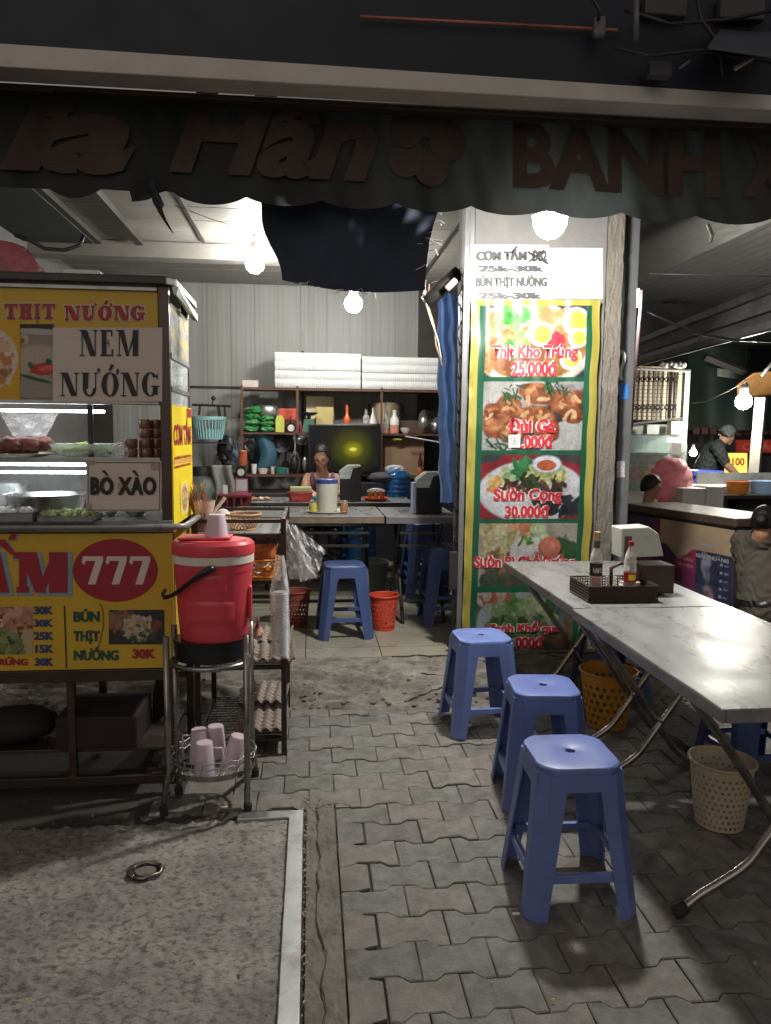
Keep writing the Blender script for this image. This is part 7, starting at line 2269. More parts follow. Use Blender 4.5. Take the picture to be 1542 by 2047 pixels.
for k, (x0, x1, y0, y1, lab) in enumerate(((1290, 1314, 849, 868, 'pale grey box under the gate sill'), (1338, 1364, 842, 868, 'cream box under the gate sill'))):
    o = obj('box', MB().box(A(x0, 860, 8.2).x, A(x1, 860, 8.2).x, 8.15, 8.25, A(x0, y1, 8.2).z, A(x0, y0, 8.2).z), [mat('pale_box', (.42, .45, .44), .6), M_cream][k]); tag(o, lab, 'box')
# glass display case
YD = 7.7
dc = thing('display_case', 'curved glass display case with a lit top at the neighbouring stall', 'display case', A(1310, 985, YD))
xa_, xb_ = A(1252, 920, YD).x, A(1374, 920, YD).x
za_, zb_ = A(1310, 985, YD).z, A(1310, 868, YD).z
M_case = mat('case_frame', (.45, .47, .46), .3, .4)
obj('frame_top', MB().box(xa_, xb_ - .1, YD, YD + .4, zb_ - .012, zb_), M_case, dc)
obj('shelf', MB().box(xa_, xb_ - .02, YD + .02, YD + .38, A(1310, 905, YD).z - .01, A(1310, 905, YD).z), M_case, dc)
obj('shelf', MB().box(xa_, xb_ - .02, YD + .02, YD + .38, A(1310, 930, YD).z - .01, A(1310, 930, YD).z), M_case, dc)
obj('back_panel', MB().box(xa_, xb_ - .03, YD + .385, YD + .395, za_, zb_ - .014), mat('case_back', (.34, .42, .38), .4, var=.2), dc)
pr_ = [(xb_ - .1, zb_), (xb_ - .06, zb_ - .01), (xb_ - .025, zb_ - .05), (xb_ - .005, zb_ - .13), (xb_, zb_ - .25), (xb_, za_)]
q = MB()
for i in range(len(pr_) - 1):
    q.add([(pr_[i][0], YD, pr_[i][1]), (pr_[i + 1][0], YD, pr_[i + 1][1]), (pr_[i + 1][0], YD + .4, pr_[i + 1][1]), (pr_[i][0], YD + .4, pr_[i][1])], [(0, 1, 2, 3)])
obj('curved_glass', q, film('case_glass', (.72, .8, .76), .25, .7, .06), dc, smooth=True)
obj('front_glass', MB().box(xa_, xb_ - .03, YD - .004, YD - .001, za_, zb_ - .02), film('case_front', (.6, .75, .68), .18, .6, .05), dc)
obj('base', MB().box(xa_, xb_, YD, YD + .4, 0, za_ - .002), M_foam, dc)
obj('case_light', MB().box(A(1340, 880, YD).x, A(1372, 880, YD).x, YD + .03, YD + .05, A(1340, 884, YD).z, A(1340, 876, YD).z), emis('case_light_glow', (.9, 1, .97), 9), dc)
w_, h_, f_ = plane_px(1343, 888, 1361, 908, YD - .01)
obj('paper_note', MB().grid(1, 1, lambda a, b: f_(a * w_, b * h_, .002)), M_foam, dc)
for k, (px, m_, lab) in enumerate(((1268, mat('pink_food', (.6, .12, .14), .5, var=.4, scale=20), 'pink food pile inside the display case'), (1287, mat('yellow_bag', (.62, .46, .05), .4, var=.3), 'yellow bag inside the display case'))):
    o = obj('food_bag', MB().ball(A(px, 945, YD + .1), .09, 14, 8, .4, 1.1, .8, .8), m_); tag(o, lab, 'bag')
crumple('pink_bag', 'large translucent pink bag in front of the display case', A(1341, 962, 7.4), .17, .12, .24, M_pinkbag, 77, 1.1, n=22, taper=-.1, allsmooth=True)
for k, (x0, x1, y0, y1, lab) in enumerate(((1366, 1411, 976, 1030, 'left white foam box on the neighbouring counter'), (1412, 1448, 972, 1030, 'right white foam box on the neighbouring counter'))):
    o = obj('foam_box', MB().box(A(x0, 1000, 7.1).x, A(x1, 1000, 7.1).x, 7.1, 7.35, A(x0, y1, 7.1).z, A(x0, y0, 7.1).z), M_white, bevel=.015); tag(o, lab, 'box')
o = obj('counter_slab', MB().box(A(1365, 965, 7.9).x, A(1450, 965, 7.9).x, 7.6, 7.98, .3, A(1400, 970, 7.7).z), M_foam, bevel=.01); tag(o, 'white counter block behind the foam boxes', 'counter')
cl_ = thing('blue_cooler', 'bright blue cool box in front of the man in the cap', 'cool box', A(1416, 985, 8.1))
x0, x1 = A(1385, 960, 8.1).x, A(1447, 960, 8.1).x
obj('body', MB().box(x0 + .01, x1 - .01, 8.1, 8.4, A(1400, 985, 8.1).z, A(1400, 953, 8.1).z), mat('cooler_blue', (.03, .08, .42), .4), cl_, bevel=.015)
obj('lid', MB().box(x0, x1, 8.08, 8.42, A(1400, 952, 8.1).z, A(1400, 941, 8.1).z), mat('cooler_lid_blue', (.05, .10, .55), .35), cl_, bevel=.01)
obj('rim', MB().box(x0 + .03, x1 - .05, 8.075, 8.08, A(1400, 949, 8.1).z, A(1400, 944, 8.1).z), M_foam, cl_)
# cooking counter at the far right
YE = 7.3
xa_, xb_ = A(1448, 980, YE).x, A(1620, 980, YE).x
ct = thing('cooking_counter', 'dark cooking counter with a steel splash panel at the far right', 'counter', ((xa_ + xb_) / 2, YE, 0))
obj('top', MB().box(xa_, xb_, YE, YE + .6, A(1500, 990, YE).z - .04, A(1500, 990, YE).z), M_dkmetal, ct)
for x_ in (xa_ + .02, xb_ - .06):
    obj('leg', MB().box(x_, x_ + .04, YE + .02, YE + .06, 0, A(1500, 990, YE).z - .041), M_dkmetal, ct)
obj('under_panel', MB().box(xa_ + .05, xb_, YE + .3, YE + .32, 0, A(1500, 990, YE).z - .041), M_night, ct)
obj('splash_panel', MB().box(xa_, xb_, YE + .56, YE + .58, A(1500, 990, YE).z, A(1500, 945, YE + .56).z), M_steel, ct)
zt_ = A(1500, 990, YE).z + .002
def tub(label, px0, px1, h_, m_, yy=YE + .18):
    x0, x1 = A(px0, 980, yy).x, A(px1, 980, yy).x
    t_ = thing('tub', label, 'tub', ((x0 + x1) / 2, yy, zt_))
    r_ = (x1 - x0) / 2
    obj('tub', MB().lathe([(.001, 0), (r_ * .8, 0), (r_, h_), (r_ * 1.03, h_), (r_ * 1.03, h_ - .012), (r_ * .97, h_ - .004), (r_ * .78, .006), (.001, .006)], ((x0 + x1) / 2, yy, zt_), 28, 1, .8), m_, t_, smooth=True, auto=40)
tub('orange plastic tub on the cooking counter', 1452, 1497, .13, M_orange)
tub('pale blue plastic tub on the cooking counter', 1500, 1556, .14, mat('pale_blue_plastic', (.34, .48, .68), .4))
# signs and post
t = thing('lit_sign', 'glowing yellow lightbox behind the man in the cap', 'sign', A(1476, 945, 9.6))
w_, h_, f_ = plane_px(1455, 906, 1494, 948, 9.6)
obj('panel', MB().prism([(0, 0), (w_, 0), (w_, h_), (0, h_)], f_, 0, -.08), emis('yellow_sign_glow', (1.0, .55, .10), .8), t)
letter_px('100', 1463, 915, 1488, 931, 9.6, M_orange, t, .04, 0, .01)
t = thing('red_sign', 'dark red sign with pale red letters at the far right', 'sign', A(1510, 895, 10.4))
w_, h_, f_ = plane_px(1474, 879, 1590, 905, 10.4)
obj('panel', MB().prism([(0, 0), (w_, 0), (w_, h_), (0, h_)], f_, 0, -.05), mat('sign_red', (.42, .04, .03), .5, emit=(.8, .07, .04), es=.02), t)
letter_px('CHÁO', 1483, 882, 1560, 901, 10.4, mat('sign_letter', (.5, .10, .07), .5, emit=(1, .2, .12), es=.04), t, .04, 0, .01)
o = obj('leaning_post', MB().tube([A(1505, 985, 7.95), A(1522, 795, 7.95)], .075, 4), mat('concrete_post', (.30, .29, .25), .8, var=.2)); tag(o, 'pale square post leaning slightly behind the cooking counter', 'post')
t = thing('parasol', 'brown-orange edge of a parasol above the far right lamp', 'parasol', A(1540, 770, 8.3))
obj('canopy', MB().grid(20, 8, lambda a, b: A(1474 + 160 * a, 752 + 10 * math.sin(a * PI) * -1 + 48 * b + (18 * (1 - a * 5) if a < .2 else 0) * (1 - b), 8.3 + .3 * b)), mat('parasol_orange', (.30, .15, .05), .7, var=.25, scale=4), t, smooth=True, solid=.01)
obj('pole', MB().tube([A(1570, 760, 8.4), A(1568, 1100, 8.4)], .02, 8), M_galv, t)
fit('strut', 'pale strut rising to the upper right beside the parasol', 'strut', ((1522, 752), (1560, 706)), .02, M_galv, 7.9)
o = obj('roof_beam', MB().tube([A(1410, 712, 8.6), A(1530, 760, 8.6)], .05, 4), M_dkmetal); tag(o, 'dark roof beam slanting down to the parasol', 'beam')
for k in range(6):
    o = obj('hanging_packet', MB().ball(A(1322 + 9 * k, 727 + (k % 2) * 3, 8.0), .03, 8, 6, .3), [M_grey, M_foam][k % 2]); tag(o, ['first, grey', 'second, white', 'third, grey', 'fourth, white', 'fifth, grey', 'sixth, white'][k] + ' packet from the left, hanging above the gate', 'packet', 'packets hanging above the gate')
o = obj('awning_patch', MB().grid(8, 4, lambda a, b: A(1434 + 42 * a, 752 - 16 * b + 6 * a, 9.2)), mat('patch_grey', (.16, .17, .15), .8, var=.6, scale=14)); tag(o, 'torn pale patch on the dark tarpaulin at the right', 'patch')
o = obj('rear_tarp', MB().grid(20, 10, lambda a, b: A(1376 + 220 * a, 860 - 170 * b, 9.8 + .2 * math.sin(a * 9))), mat('deep_green_tarp', (.018, .032, .026), .7, var=.4, scale=2, bump=.5, bscale=4), smooth=True); tag(o, 'deep green tarpaulin closing off the back of the neighbouring stall', 'tarpaulin')
o = obj('dark_backcloth', MB().grid(20, 6, lambda a, b: A(1376 + 220 * a, 1060 - 195 * b, 10.6 + .1 * math.sin(a * 19))), M_night, smooth=True); tag(o, 'dark cloth hanging low behind the man in the cap', 'cloth')
for k in range(10):
    o = obj('fringe_tab', MB().grid(1, 1, lambda a, b: A(1386 + 17 * k + 13 * a, 868 - 14 * b, 9.9)), mat('fringe_red', (.06, .02, .02), .8)); tag(o, ['first', 'second', 'third', 'fourth', 'fifth', 'sixth', 'seventh', 'eighth', 'ninth', 'tenth'][k] + ' dark red fringe tab from the left, behind the man in the cap', 'fringe', 'dark red fringe tabs')

# ------------------------------------------------------------------ chest freezer covered in posters
C1, C2 = G(1472, 1037, .9), G(1250, 1006, .9)
dv = (C1 - C2).normalized()
nv = Vector((-dv.y, dv.x, 0))
if nv.y < 0: nv = -nv
LF = (C1 - C2).length
fz = thing('chest_freezer', 'chest freezer with a brown lid and torn purple and navy posters on its front', 'freezer', (C1 + C2) / 2 - Vector((0, 0, .9)))
def FR(u, v, w): return C2 + dv * u + nv * v + Vector((0, 0, w - .9))
def fbox(nm_, u0, u1, v0, v1, z0, z1, m_, bev=.006):
    vs = [FR(u0, v0, z0), FR(u1, v0, z0), FR(u1, v1, z0), FR(u0, v1, z0), FR(u0, v0, z1), FR(u1, v0, z1), FR(u1, v1, z1), FR(u0, v1, z1)]
    return obj(nm_, MB().add(vs, [(0, 3, 2, 1), (4, 5, 6, 7), (0, 1, 5, 4), (1, 2, 6, 5), (2, 3, 7, 6), (3, 0, 4, 7)]), m_, fz, bevel=bev)
M_lid = mat('freezer_lid', (.085, .058, .045), .45, var=.12, dirt=.4)
fbox('body', .01, LF - .01, .01, .55, .03, .815, mat('freezer_body', (.10, .07, .08), .5))
fbox('lid', -.01, LF + .01, -.01, .57, .832, .90, M_lid, .012)
fbox('gasket', .0, LF, .0, .56, .816, .831, M_black, 0)
cv = Canvas(150, 110, (.11, .022, .06))
cv.rect(0, .8, .28, 1, (.03, .025, .04), .3)
cv.ell(.42, .4, .16, .42, (.05, .015, .04), .2, .2, .2)
cv.ell(.15, .25, .2, .3, (.17, .04, .09), .5, .3, .3)
cv.ell(.5, .15, .13, .13, (.17, .05, .10)); cv.ell(.5, .15, .08, .08, (.08, .02, .05))
cv.rect(.52, .44, .70, .78, (.16, .02, .05), .2)
cv.rect(.70, .0, 1, .78, (.022, .026, .05), .3)
cv.ell(.79, .5, .035, .2, (.12, .12, .15), .1, .6, .4, .4); cv.ell(.82, .16, .05, .14, (.14, .09, .11), 0, .6, .4, .4)
for k in range(6):
    cv.rect(.90, .12 + .09 * k, .925, .15 + .09 * k, (.2, .2, .24)); cv.rect(.935, .125 + .09 * k, .97, .145 + .09 * k, (.12, .12, .15))
for j_ in range(110):
    v_ = 1 - j_ / 109
    lo = .33 + .0 * v_; 
m_ = (cv.v > .70 - .0 * cv.u) & (cv.u > .36) | ((cv.v > .55 + abs(cv.u - .55) * 1.2) & (cv.u > .42) & (cv.u < .75))
cv.put(m_.astype(float) * ((cv.u < 1.0)), (.24, .17, .11), .3, 8)
cv.rect(.30, .0, 1, .04, (.18, .12, .09), .3)
cv.a *= 1.7
fn_ = lambda a, b, t_: FR(.012 + (LF - .024) * a, .008 - t_, .12 + .69 * b)
print_sheet('posters', cv, fn_, M_print, fz, .001)
def ftext(s, a0, a1, b0, b1, m_, bold=.04, shear=0.0):
    obj('lettering', text_mesh(s, 1, 1, bold, shear, lambda u, v, tt: fn_(a0 + (a1 - a0) * u, b0 + (b1 - b0) * v, tt), .004), m_, fz)
M_ptxt = mat('poster_text', (.36, .26, .30), .5)
ftext('HÀ', .19, .30, .76, .84, M_ptxt, .05, .2); ftext('NG', .20, .31, .64, .74, M_ptxt, .06, .2)
ftext('GIẢI THƯỞNG', .70, .97, .62, .68, mat('poster_white', (.36, .36, .40), .5), .05)
ftext('20.000.000', .20, .44, .30, .36, M_ptxt, .05); ftext('SỞ HỮU', .54, .68, .55, .60, M_ptxt, .05); ftext('XE ĐIỆN', .54, .68, .47, .52, M_ptxt, .05)
ftext('TROGEN', .72, .86, .76, .80, mat('poster_white', (.4, .4, .42), .5), .04)

# ------------------------------------------------------------------ people
def skinned(joints, edges, sub=2):
    """tapered limbs of oval section, overlapping at the joints; the voxel pass fuses them into one skin"""
    side = (joints['shr'][0] - joints['shl'][0]).normalized()
    mb = MB()
    for ka, kb in edges:
        (a_, ra), (b_, rb) = joints[ka], joints[kb]
        ra = ra if isinstance(ra, tuple) else (ra, ra)
        rb = rb if isinstance(rb, tuple) else (rb, rb)
        d_ = (b_ - a_)
        L_ = max(1e-4, d_.length); d_ = d_ / L_
        s_ = side - d_ * side.dot(d_)
        s_ = s_.normalized() if s_.length > .2 else d_.orthogonal().normalized()
        u_ = d_.cross(s_)
        if ka == 'chest' and kb in ('shl', 'shr'): ra = (min(ra) * .9, min(ra) * .75)
        if ka == 'chest' and kb == 'neck': ra = (ra[0] * .95, ra[1] * .9)
        if ka == 'pelvis' and kb[:2] == 'hp': ra = (min(ra) * .9,) * 2
        rows, n = [], 18
        for k in range(5): 
            q = PI / 2 * (1 - k / 4)
            rows.append((-math.sin(q) * min(ra) , math.cos(q), 0))
        for k in range(1, 6): rows.append((L_ * k / 6, 1, k / 6))
        for k in range(5):
            q = PI / 2 * k / 4
            rows.append((L_ + math.sin(q) * min(rb), math.cos(q), 1))
        o = len(mb.v)
        for off, sc_, f in rows:
            bul = 1 + (.10 * math.sin(PI * min(1, f * 1.4)) if ka[:2] in ('kn', 'el', 'hp', 'sh') else 0)
            rx_, ry_ = (ra[0] + (rb[0] - ra[0]) * f) * bul, (ra[1] + (rb[1] - ra[1]) * f) * bul
            for j in range(n):
                q = 2 * PI * j / n
                mb.v.append(tuple(a_ + d_ * off + (s_ * rx_ * math.cos(q) + u_ * ry_ * math.sin(q)) * max(sc_, .02)))
        R_ = len(rows)
        for i in range(R_ - 1):
            for j in range(n):
                j2 = (j + 1) % n
                mb.f.append((o + i * n + j, o + i * n + j2, o + (i + 1) * n + j2, o + (i + 1) * n + j))
        mb.f.append(tuple(o + j for j in reversed(range(n)))); mb.f.append(tuple(o + (R_ - 1) * n + j for j in range(n)))
    return mb
def remeshed(mb, vox):
    me = D.meshes.new('r'); me.from_pydata(mb.v, [], mb.f); me.update()
    o_ = D.objects.new('tmp_r', me); COL.objects.link(o_)
    r_ = o_.modifiers.new('r', 'REMESH'); r_.mode = 'VOXEL'; r_.voxel_size = vox; r_.use_smooth_shade = True
    sm = o_.modifiers.new('s', 'SMOOTH'); sm.iterations = 3; sm.factor = .5
    dg = bpy.context.evaluated_depsgraph_get(); dg.update()
    m2 = D.meshes.new_from_object(o_.evaluated_get(dg))
    D.objects.remove(o_)
    return m2
def head_mb(Mh, k=1.0):
    mb = MB()
    o = MB().ball((0, 0, 0), 1, 24, 18)
    vs = []
    for x, y, z in o.v:
        X_, Y_, Z_ = x * .074, y * .092, z * .112
        if Z_ < -.01:
            f = (-Z_ - .01) / .10
            X_ *= 1 - .24 * f; Y_ = Y_ * (1 - .16 * f) - .008 * f
        if Z_ > .02: Y_ += .010
        if y < 0 and abs(z) < .35: Y_ *= .95
        vs.append(Vector((X_, Y_, Z_)) * k)
    mb.add(vs, o.f)
    mb.add([Vector(v) * k for v in ((-.013, -.080, -.028), (.013, -.080, -.028), (0, -.112, -.024), (0, -.088, .022), (-.008, -.08, .018), (.008, -.08, .018), (0, -.075, -.036))], [(0, 2, 4), (4, 2, 3), (3, 2, 5), (5, 2, 1), (0, 6, 2), (2, 6, 1), (0, 4, 3, 5, 1, 6)])
    for s_ in (-1, 1):
        e_ = MB().ball((s_ * .074 * k, .008 * k, -.008 * k), .019 * k, 10, 8, 0, .4, .8, 1.5); mb.add(e_.v, e_.f)
        e_ = MB().ball((s_ * .026 * k, -.070 * k, -.032 * k), .020 * k, 10, 8); mb.add(e_.v, e_.f)
    e_ = MB().ball((0, -.083 * k, -.062 * k), .016 * k, 12, 8, 0, 1.3, .6, .75); mb.add(e_.v, e_.f)
    e_ = MB().ball((0, -.066 * k, -.094 * k), .022 * k, 12, 8, 0, 1.2, .8, .7); mb.add(e_.v, e_.f)
    return mb.xf(Mh)
def face_parts(Mh, par, k=1.0):
    q_ = MB(); br = MB()
    for s_ in (-1, 1):
        q_.ball((s_ * .029 * k, -.0855 * k, .006 * k), .0105 * k, 10, 6, 0, 1.2, .5, .45)
        br.tube([Vector((s_ * .014, -.092, .022)) * k, Vector((s_ * .028, -.0925, .028)) * k, Vector((s_ * .046, -.082, .023)) * k], .0028 * k, 5)
    obj('eyes', q_.xf(Mh), mat('eye_dark', (.02, .014, .012), .3), par, smooth=True)
    obj('eyebrows', br.xf(Mh), M_hair, par)
    obj('mouth', MB().tube([Vector((-.02, -.0905, -.062)) * k, Vector((0, -.0965, -.0605)) * k, Vector((.02, -.0905, -.062)) * k], .0035 * k, 5).xf(Mh), mat('lips', (.26, .09, .07), .5), par)
def hair_cap(Mh, par, m_=None, k=1.0, low=-.02, bun=None, front=.045, name='hair', puff=1.0):
    q_ = MB()
    def f_(a, b):
        th = 2 * PI * a
        fr = max(0, -math.sin(th))   # toward the face
        lim = PI * .5 + (low / .112) * -1.0 if False else None
        bk = max(0, math.sin(th))
        zlow = (-.03 + (front + .035) * min(1, fr * 1.25) ** 1.7) if fr > 0 else -.03 + (low + .03) * bk ** .6
        zt = .122 * puff
        ph_max = math.acos(max(-1, min(1, zlow / zt)))
        ph = ph_max * (1 - b)
        r_ = math.sin(ph)
        ridge = 1 + .010 * math.sin(a * 90) + .025 * puff * math.sin(a * 37 + b * 11) * math.sin(b * 17 + a * 23)
        return Mh @ (Vector((.080 * puff * r_ * math.cos(th) * ridge, .101 * puff * r_ * math.sin(th) * ridge + .008, zt * math.cos(ph))) * k)
    q_.grid(48, 12, f_)
    if bun:
        e_ = MB().ball(bun, .042, 14, 10, .08); e_.xf(Mh); q_.add(e_.v, e_.f)
    return obj(name, q_, m_ or M_hair, par, smooth=True, solid=.006)
def hand_mb(wrist, dir_, up, k=1.0, curl=.5):
    """palm, four bent fingers and a thumb"""
    d = Vector(dir_).normalized(); u = Vector(up); u = (u - d * u.dot(d)).normalized(); s_ = d.cross(u)
    w = Vector(wrist)
    mb = MB()
    J = {'w': (w, .021 * k), 'p': (w + d * .045 * k, (.036 * k, .016 * k)), 'q': (w + d * .078 * k, (.038 * k, .014 * k))}
    a_ = MB().ball((0, 0, 0), 1, 14, 10)
    Mx = Matrix(((s_.x, d.x, u.x, 0), (s_.y, d.y, u.y, 0), (s_.z, d.z, u.z, 0), (0, 0, 0, 1)))
    a_.v = [tuple(w + Mx.to_3x3() @ Vector((x * .040 * k, (y * .055 + .045) * k, z * .018 * k))) for x, y, z in a_.v]
    mb.add(a_.v, a_.f)
    for i, (off, L_) in enumerate(((-.030, .062), (-.010, .074), (.011, .069), (.030, .054))):
        p = w + d * .078 * k + s_ * off * k
        q1 = p + (d * math.cos(curl * .6) - u * math.sin(curl * .6)) * L_ * .45 * k
        q2 = q1 + (d * math.cos(curl * 1.6) - u * math.sin(curl * 1.6)) * L_ * .32 * k
        q3 = q2 + (d * math.cos(curl * 2.4) - u * math.sin(curl * 2.4)) * L_ * .26 * k
        t_ = MB().tube([p - d * .02 * k, p, q1, q2, q3], [.0098 * k, .0098 * k, .0092 * k, .0085 * k, .007 * k], 8); mb.add(t_.v, t_.f)
    p = w + d * .025 * k - s_ * .032 * k
    t_ = MB().tube([p + s_ * .01 * k, p + (d * .6 - s_ * .6) * .035 * k, p + (d * .9 - s_ * .5 - u * .3) * .062 * k], [.012 * k, .0105 * k, .0085 * k], 8); mb.add(t_.v, t_.f)
    return mb
def person(label, loc, J, E_, Mh, hands, clothes, vox=.009, hairfn=None, skin=None, k=1.0, facing=True):
    t_ = thing('person', label, 'person', loc)
    mb = skinned(J, E_)
    h_ = head_mb(Mh, k); mb.add(h_.v, h_.f)
    for hd_ in hands:
        h_ = hand_mb(*hd_); mb.add(h_.v, h_.f)
    me = remeshed(mb, vox)
    obj('body', me, skin or M_skin, t_, smooth=True)
    bones = [(x, y) for x, y in E_]
    bm = bmesh.new(); bm.from_mesh(t_.children[0].data)
    off = Vector(loc)
    def nearest(p):
        best, bi, bt = 1e9, None, 0
        for x, y in bones:
            a_, b_ = J[x][0], J[y][0]
            d_ = b_ - a_
            tt = max(0, min(1, (p - a_).dot(d_) / max(1e-9, d_.length_squared)))
            ra = min(J[x][1]) if isinstance(J[x][1], tuple) else J[x][1]
            rb_ = min(J[y][1]) if isinstance(J[y][1], tuple) else J[y][1]
            dd = (p - a_ - d_ * tt).length - (ra + (rb_ - ra) * tt)
            if dd < best: best, bi, bt = dd, (x, y), tt
        return bi, bt
    near = {f_.index: nearest(f_.calc_center_median() + off) for f_ in bm.faces}
    for nm_, rules, add, m_, fold in clothes:
        c_ = bm.copy(); c_.faces.ensure_lookup_table()
        dele = []
        for f_ in c_.faces:
            bi, bt = near[f_.index]
            r_ = rules.get(bi)
            if nm_ == 'trousers' and min((f_.calc_center_median() + off - J[w_][0]).length for w_ in ('wrl', 'wrr')) < .17 and bi[0][:2] != 'xx': r_ = None
            if r_ is None or not (r_[0] <= bt <= r_[1]): dele.append(f_)
        bmesh.ops.delete(c_, geom=dele, context='FACES')
        for _ in range(6):
            bv_ = [v for v in c_.verts if v.is_boundary]
            new = {}
            for v in bv_:
                nb_ = [e.other_vert(v).co for e in v.link_edges if e.is_boundary]
                if len(nb_) == 2: new[v] = v.co * .4 + (nb_[0] + nb_[1]) * .3
            for v, c__ in new.items(): v.co = c__
        c_.normal_update()
        for v in c_.verts:
            p_ = v.co
            w_ = fold * (math.sin(p_.z * 95 + 30 * p_.x + 5 * math.sin(40 * p_.y)) + .6 * math.sin(p_.x * 70 - p_.z * 60))
            v.co = v.co + v.normal * (add + max(-add * .6, w_))
        mm = D.meshes.new(nm_); c_.to_mesh(mm); c_.free()
        mm.transform(Matrix.Translation(off))
        obj(nm_, mm, m_, t_, smooth=True)
    bm.free()
    if facing: face_parts(Mh, t_, k)
    if hairfn: hairfn(Mh, t_)
    return t_
def HM(p, yaw=0, pitch=0, roll=0):
    return Matrix.Translation(p) @ Matrix.Rotation(yaw, 4, 'Z') @ Matrix.Rotation(pitch, 4, 'X') @ Matrix.Rotation(roll, 4, 'Y')
V = Vector
def top_(SL): return {('pelvis', 'belly'): (0, 1), ('belly', 'chest'): (0, 1), ('chest', 'neck'): (0, .9), ('chest', 'shl'): (0, 1), ('chest', 'shr'): (0, 1), ('shl', 'ell'): (0, SL), ('shr', 'elr'): (0, SL)}
TRS = {(a_ + n_, b_ + n_): (0, 1) for a_, b_ in (('hp', 'kn'), ('kn', 'an')) for n_ in 'lr'}
TRS.update({('pelvis', 'hpl'): (0, 1), ('pelvis', 'hpr'): (0, 1), ('pelvis', 'belly'): (0, .35)})
def arm(n_): return [('chest', 'sh' + n_), ('sh' + n_, 'el' + n_), ('el' + n_, 'wr' + n_)]
def leg(n_): return [('pelvis', 'hp' + n_), ('hp' + n_, 'kn' + n_), ('kn' + n_, 'an' + n_), ('an' + n_, 'to' + n_)]
TOR = [('pelvis', 'belly'), ('belly', 'chest'), ('chest', 'neck'), ('neck', 'head')]
# woman at the table
yw = 6.98
hc = A(643, 914, yw - .08); sL, sR = A(613, 951, yw), A(677, 952, yw)
base = V((A(645, 960, yw).x, yw + .05, FZ))
zz_ = sL.z
J = dict(pelvis=(V((base.x, yw + .12, FZ + .50)), (.15, .11)), belly=(V((base.x, yw + .10, FZ + .68)), (.125, .10)), chest=(V((base.x, yw + .03, zz_ - .05)), (.125, .095)), neck=(V((hc.x + .005, yw - .03, zz_ + .045)), .05), head=(hc + V((0, .02, -.02)), .055),
         shl=(sL + V((.02, 0, -.02)), .05), ell=(A(606, 992, yw - .12), .04), wrl=(A(622, 983, yw - .34), .026),
         shr=(sR + V((-.02, 0, -.02)), .05), elr=(A(682, 992, yw - .1), .04), wrr=(A(644, 985, yw - .34), .026),
         hpl=(V((base.x - .09, yw + .08, FZ + .48)), .085), knl=(V((base.x - .11, yw - .34, FZ + .47)), .06), anl=(V((base.x - .11, yw - .32, FZ + .08)), .04), tol=(V((base.x - .12, yw - .45, FZ + .035)), .03),
         hpr=(V((base.x + .09, yw + .08, FZ + .48)), .085), knr=(V((base.x + .11, yw - .34, FZ + .47)), .06), anr=(V((base.x + .11, yw - .32, FZ + .08)), .04), tor=(V((base.x + .12, yw - .45, FZ + .035)), .03))
EE = TOR + arm('l') + arm('r') + leg('l') + leg('r')
Mh = HM(hc, R(-8), R(20))
M_shirt1 = mat('mauve_blouse', (.14, .065, .095), .75, var=.2, bump=.4, bscale=20)
wm_ = person('woman in a sleeveless mauve blouse bent over the table, hair tied back', base, J, EE, Mh,
       [(J['wrl'][0], (.4, -.75, -.25), (0, .2, 1), .95, .7), (J['wrr'][0], (-.5, -.75, -.2), (0, .2, 1), .95, .7)],
       [('blouse', {('pelvis', 'belly'): (0, 1), ('belly', 'chest'): (0, 1), ('chest', 'neck'): (0, .5), ('chest', 'shl'): (0, .5), ('chest', 'shr'): (0, .5)}, .008, M_shirt1, .003), ('trousers', TRS, .007, M_black, .003)],
       hairfn=lambda M_, t_: hair_cap(M_, t_, low=-.06, bun=(0, .115, .0), front=.075))
q = MB()
for s_, p in ((-1, sL), (1, sR)):
    q.tube([p + V((-s_ * .055, -.06, -.10)), p + V((-s_ * .055, -.05, -.02)), p + V((-s_ * .055, .0, .018)), p + V((-s_ * .05, .05, -.02))], [.03, .026, .022, .028], 8)
obj('straps', q, M_shirt1, wm_, smooth=True)
st_ = copy_tree(stool_d); st_.location = (base.x, yw + .14, FZ); st_['label'] = 'dark blue stool under the woman at the inner table'
# man in the cap, side on
ym = 8.9
hc = A(1454, 870, ym)
P_ = lambda px, py, dy=0: A(px, py, ym + dy)
gx = P_(1404, 960).x
J = dict(pelvis=(P_(1408, 952), (.15, .13)), belly=(P_(1413, 930), (.14, .125)), chest=(P_(1428, 903), (.15, .12)), neck=(P_(1444, 884), .055), head=(hc + V((0, 0, -.03)), .06),
         shl=(P_(1434, 895, -.17), .065), ell=(P_(1452, 928, -.22), .048), wrl=(P_(1480, 955, -.25), .03),
         shr=(P_(1434, 895, .17), .06), elr=(P_(1450, 925, .25), .045), wrr=(P_(1474, 948, .25), .03),
         hpl=(V((gx, ym - .1, .86)), .1), knl=(V((gx + .02, ym - .1, .48)), .07), anl=(V((gx, ym - .1, .08)), .045), tol=(V((gx + .16, ym - .1, .035)), .035),
         hpr=(V((gx, ym + .1, .86)), .1), knr=(V((gx + .02, ym + .1, .48)), .07), anr=(V((gx, ym + .1, .08)), .045), tor=(V((gx + .16, ym + .1, .035)), .035))
Mh = HM(hc, R(78), R(18))
M_dkshirt = mat('charcoal_shirt', (.028, .034, .036), .8, var=.2, bump=.4, bscale=15)
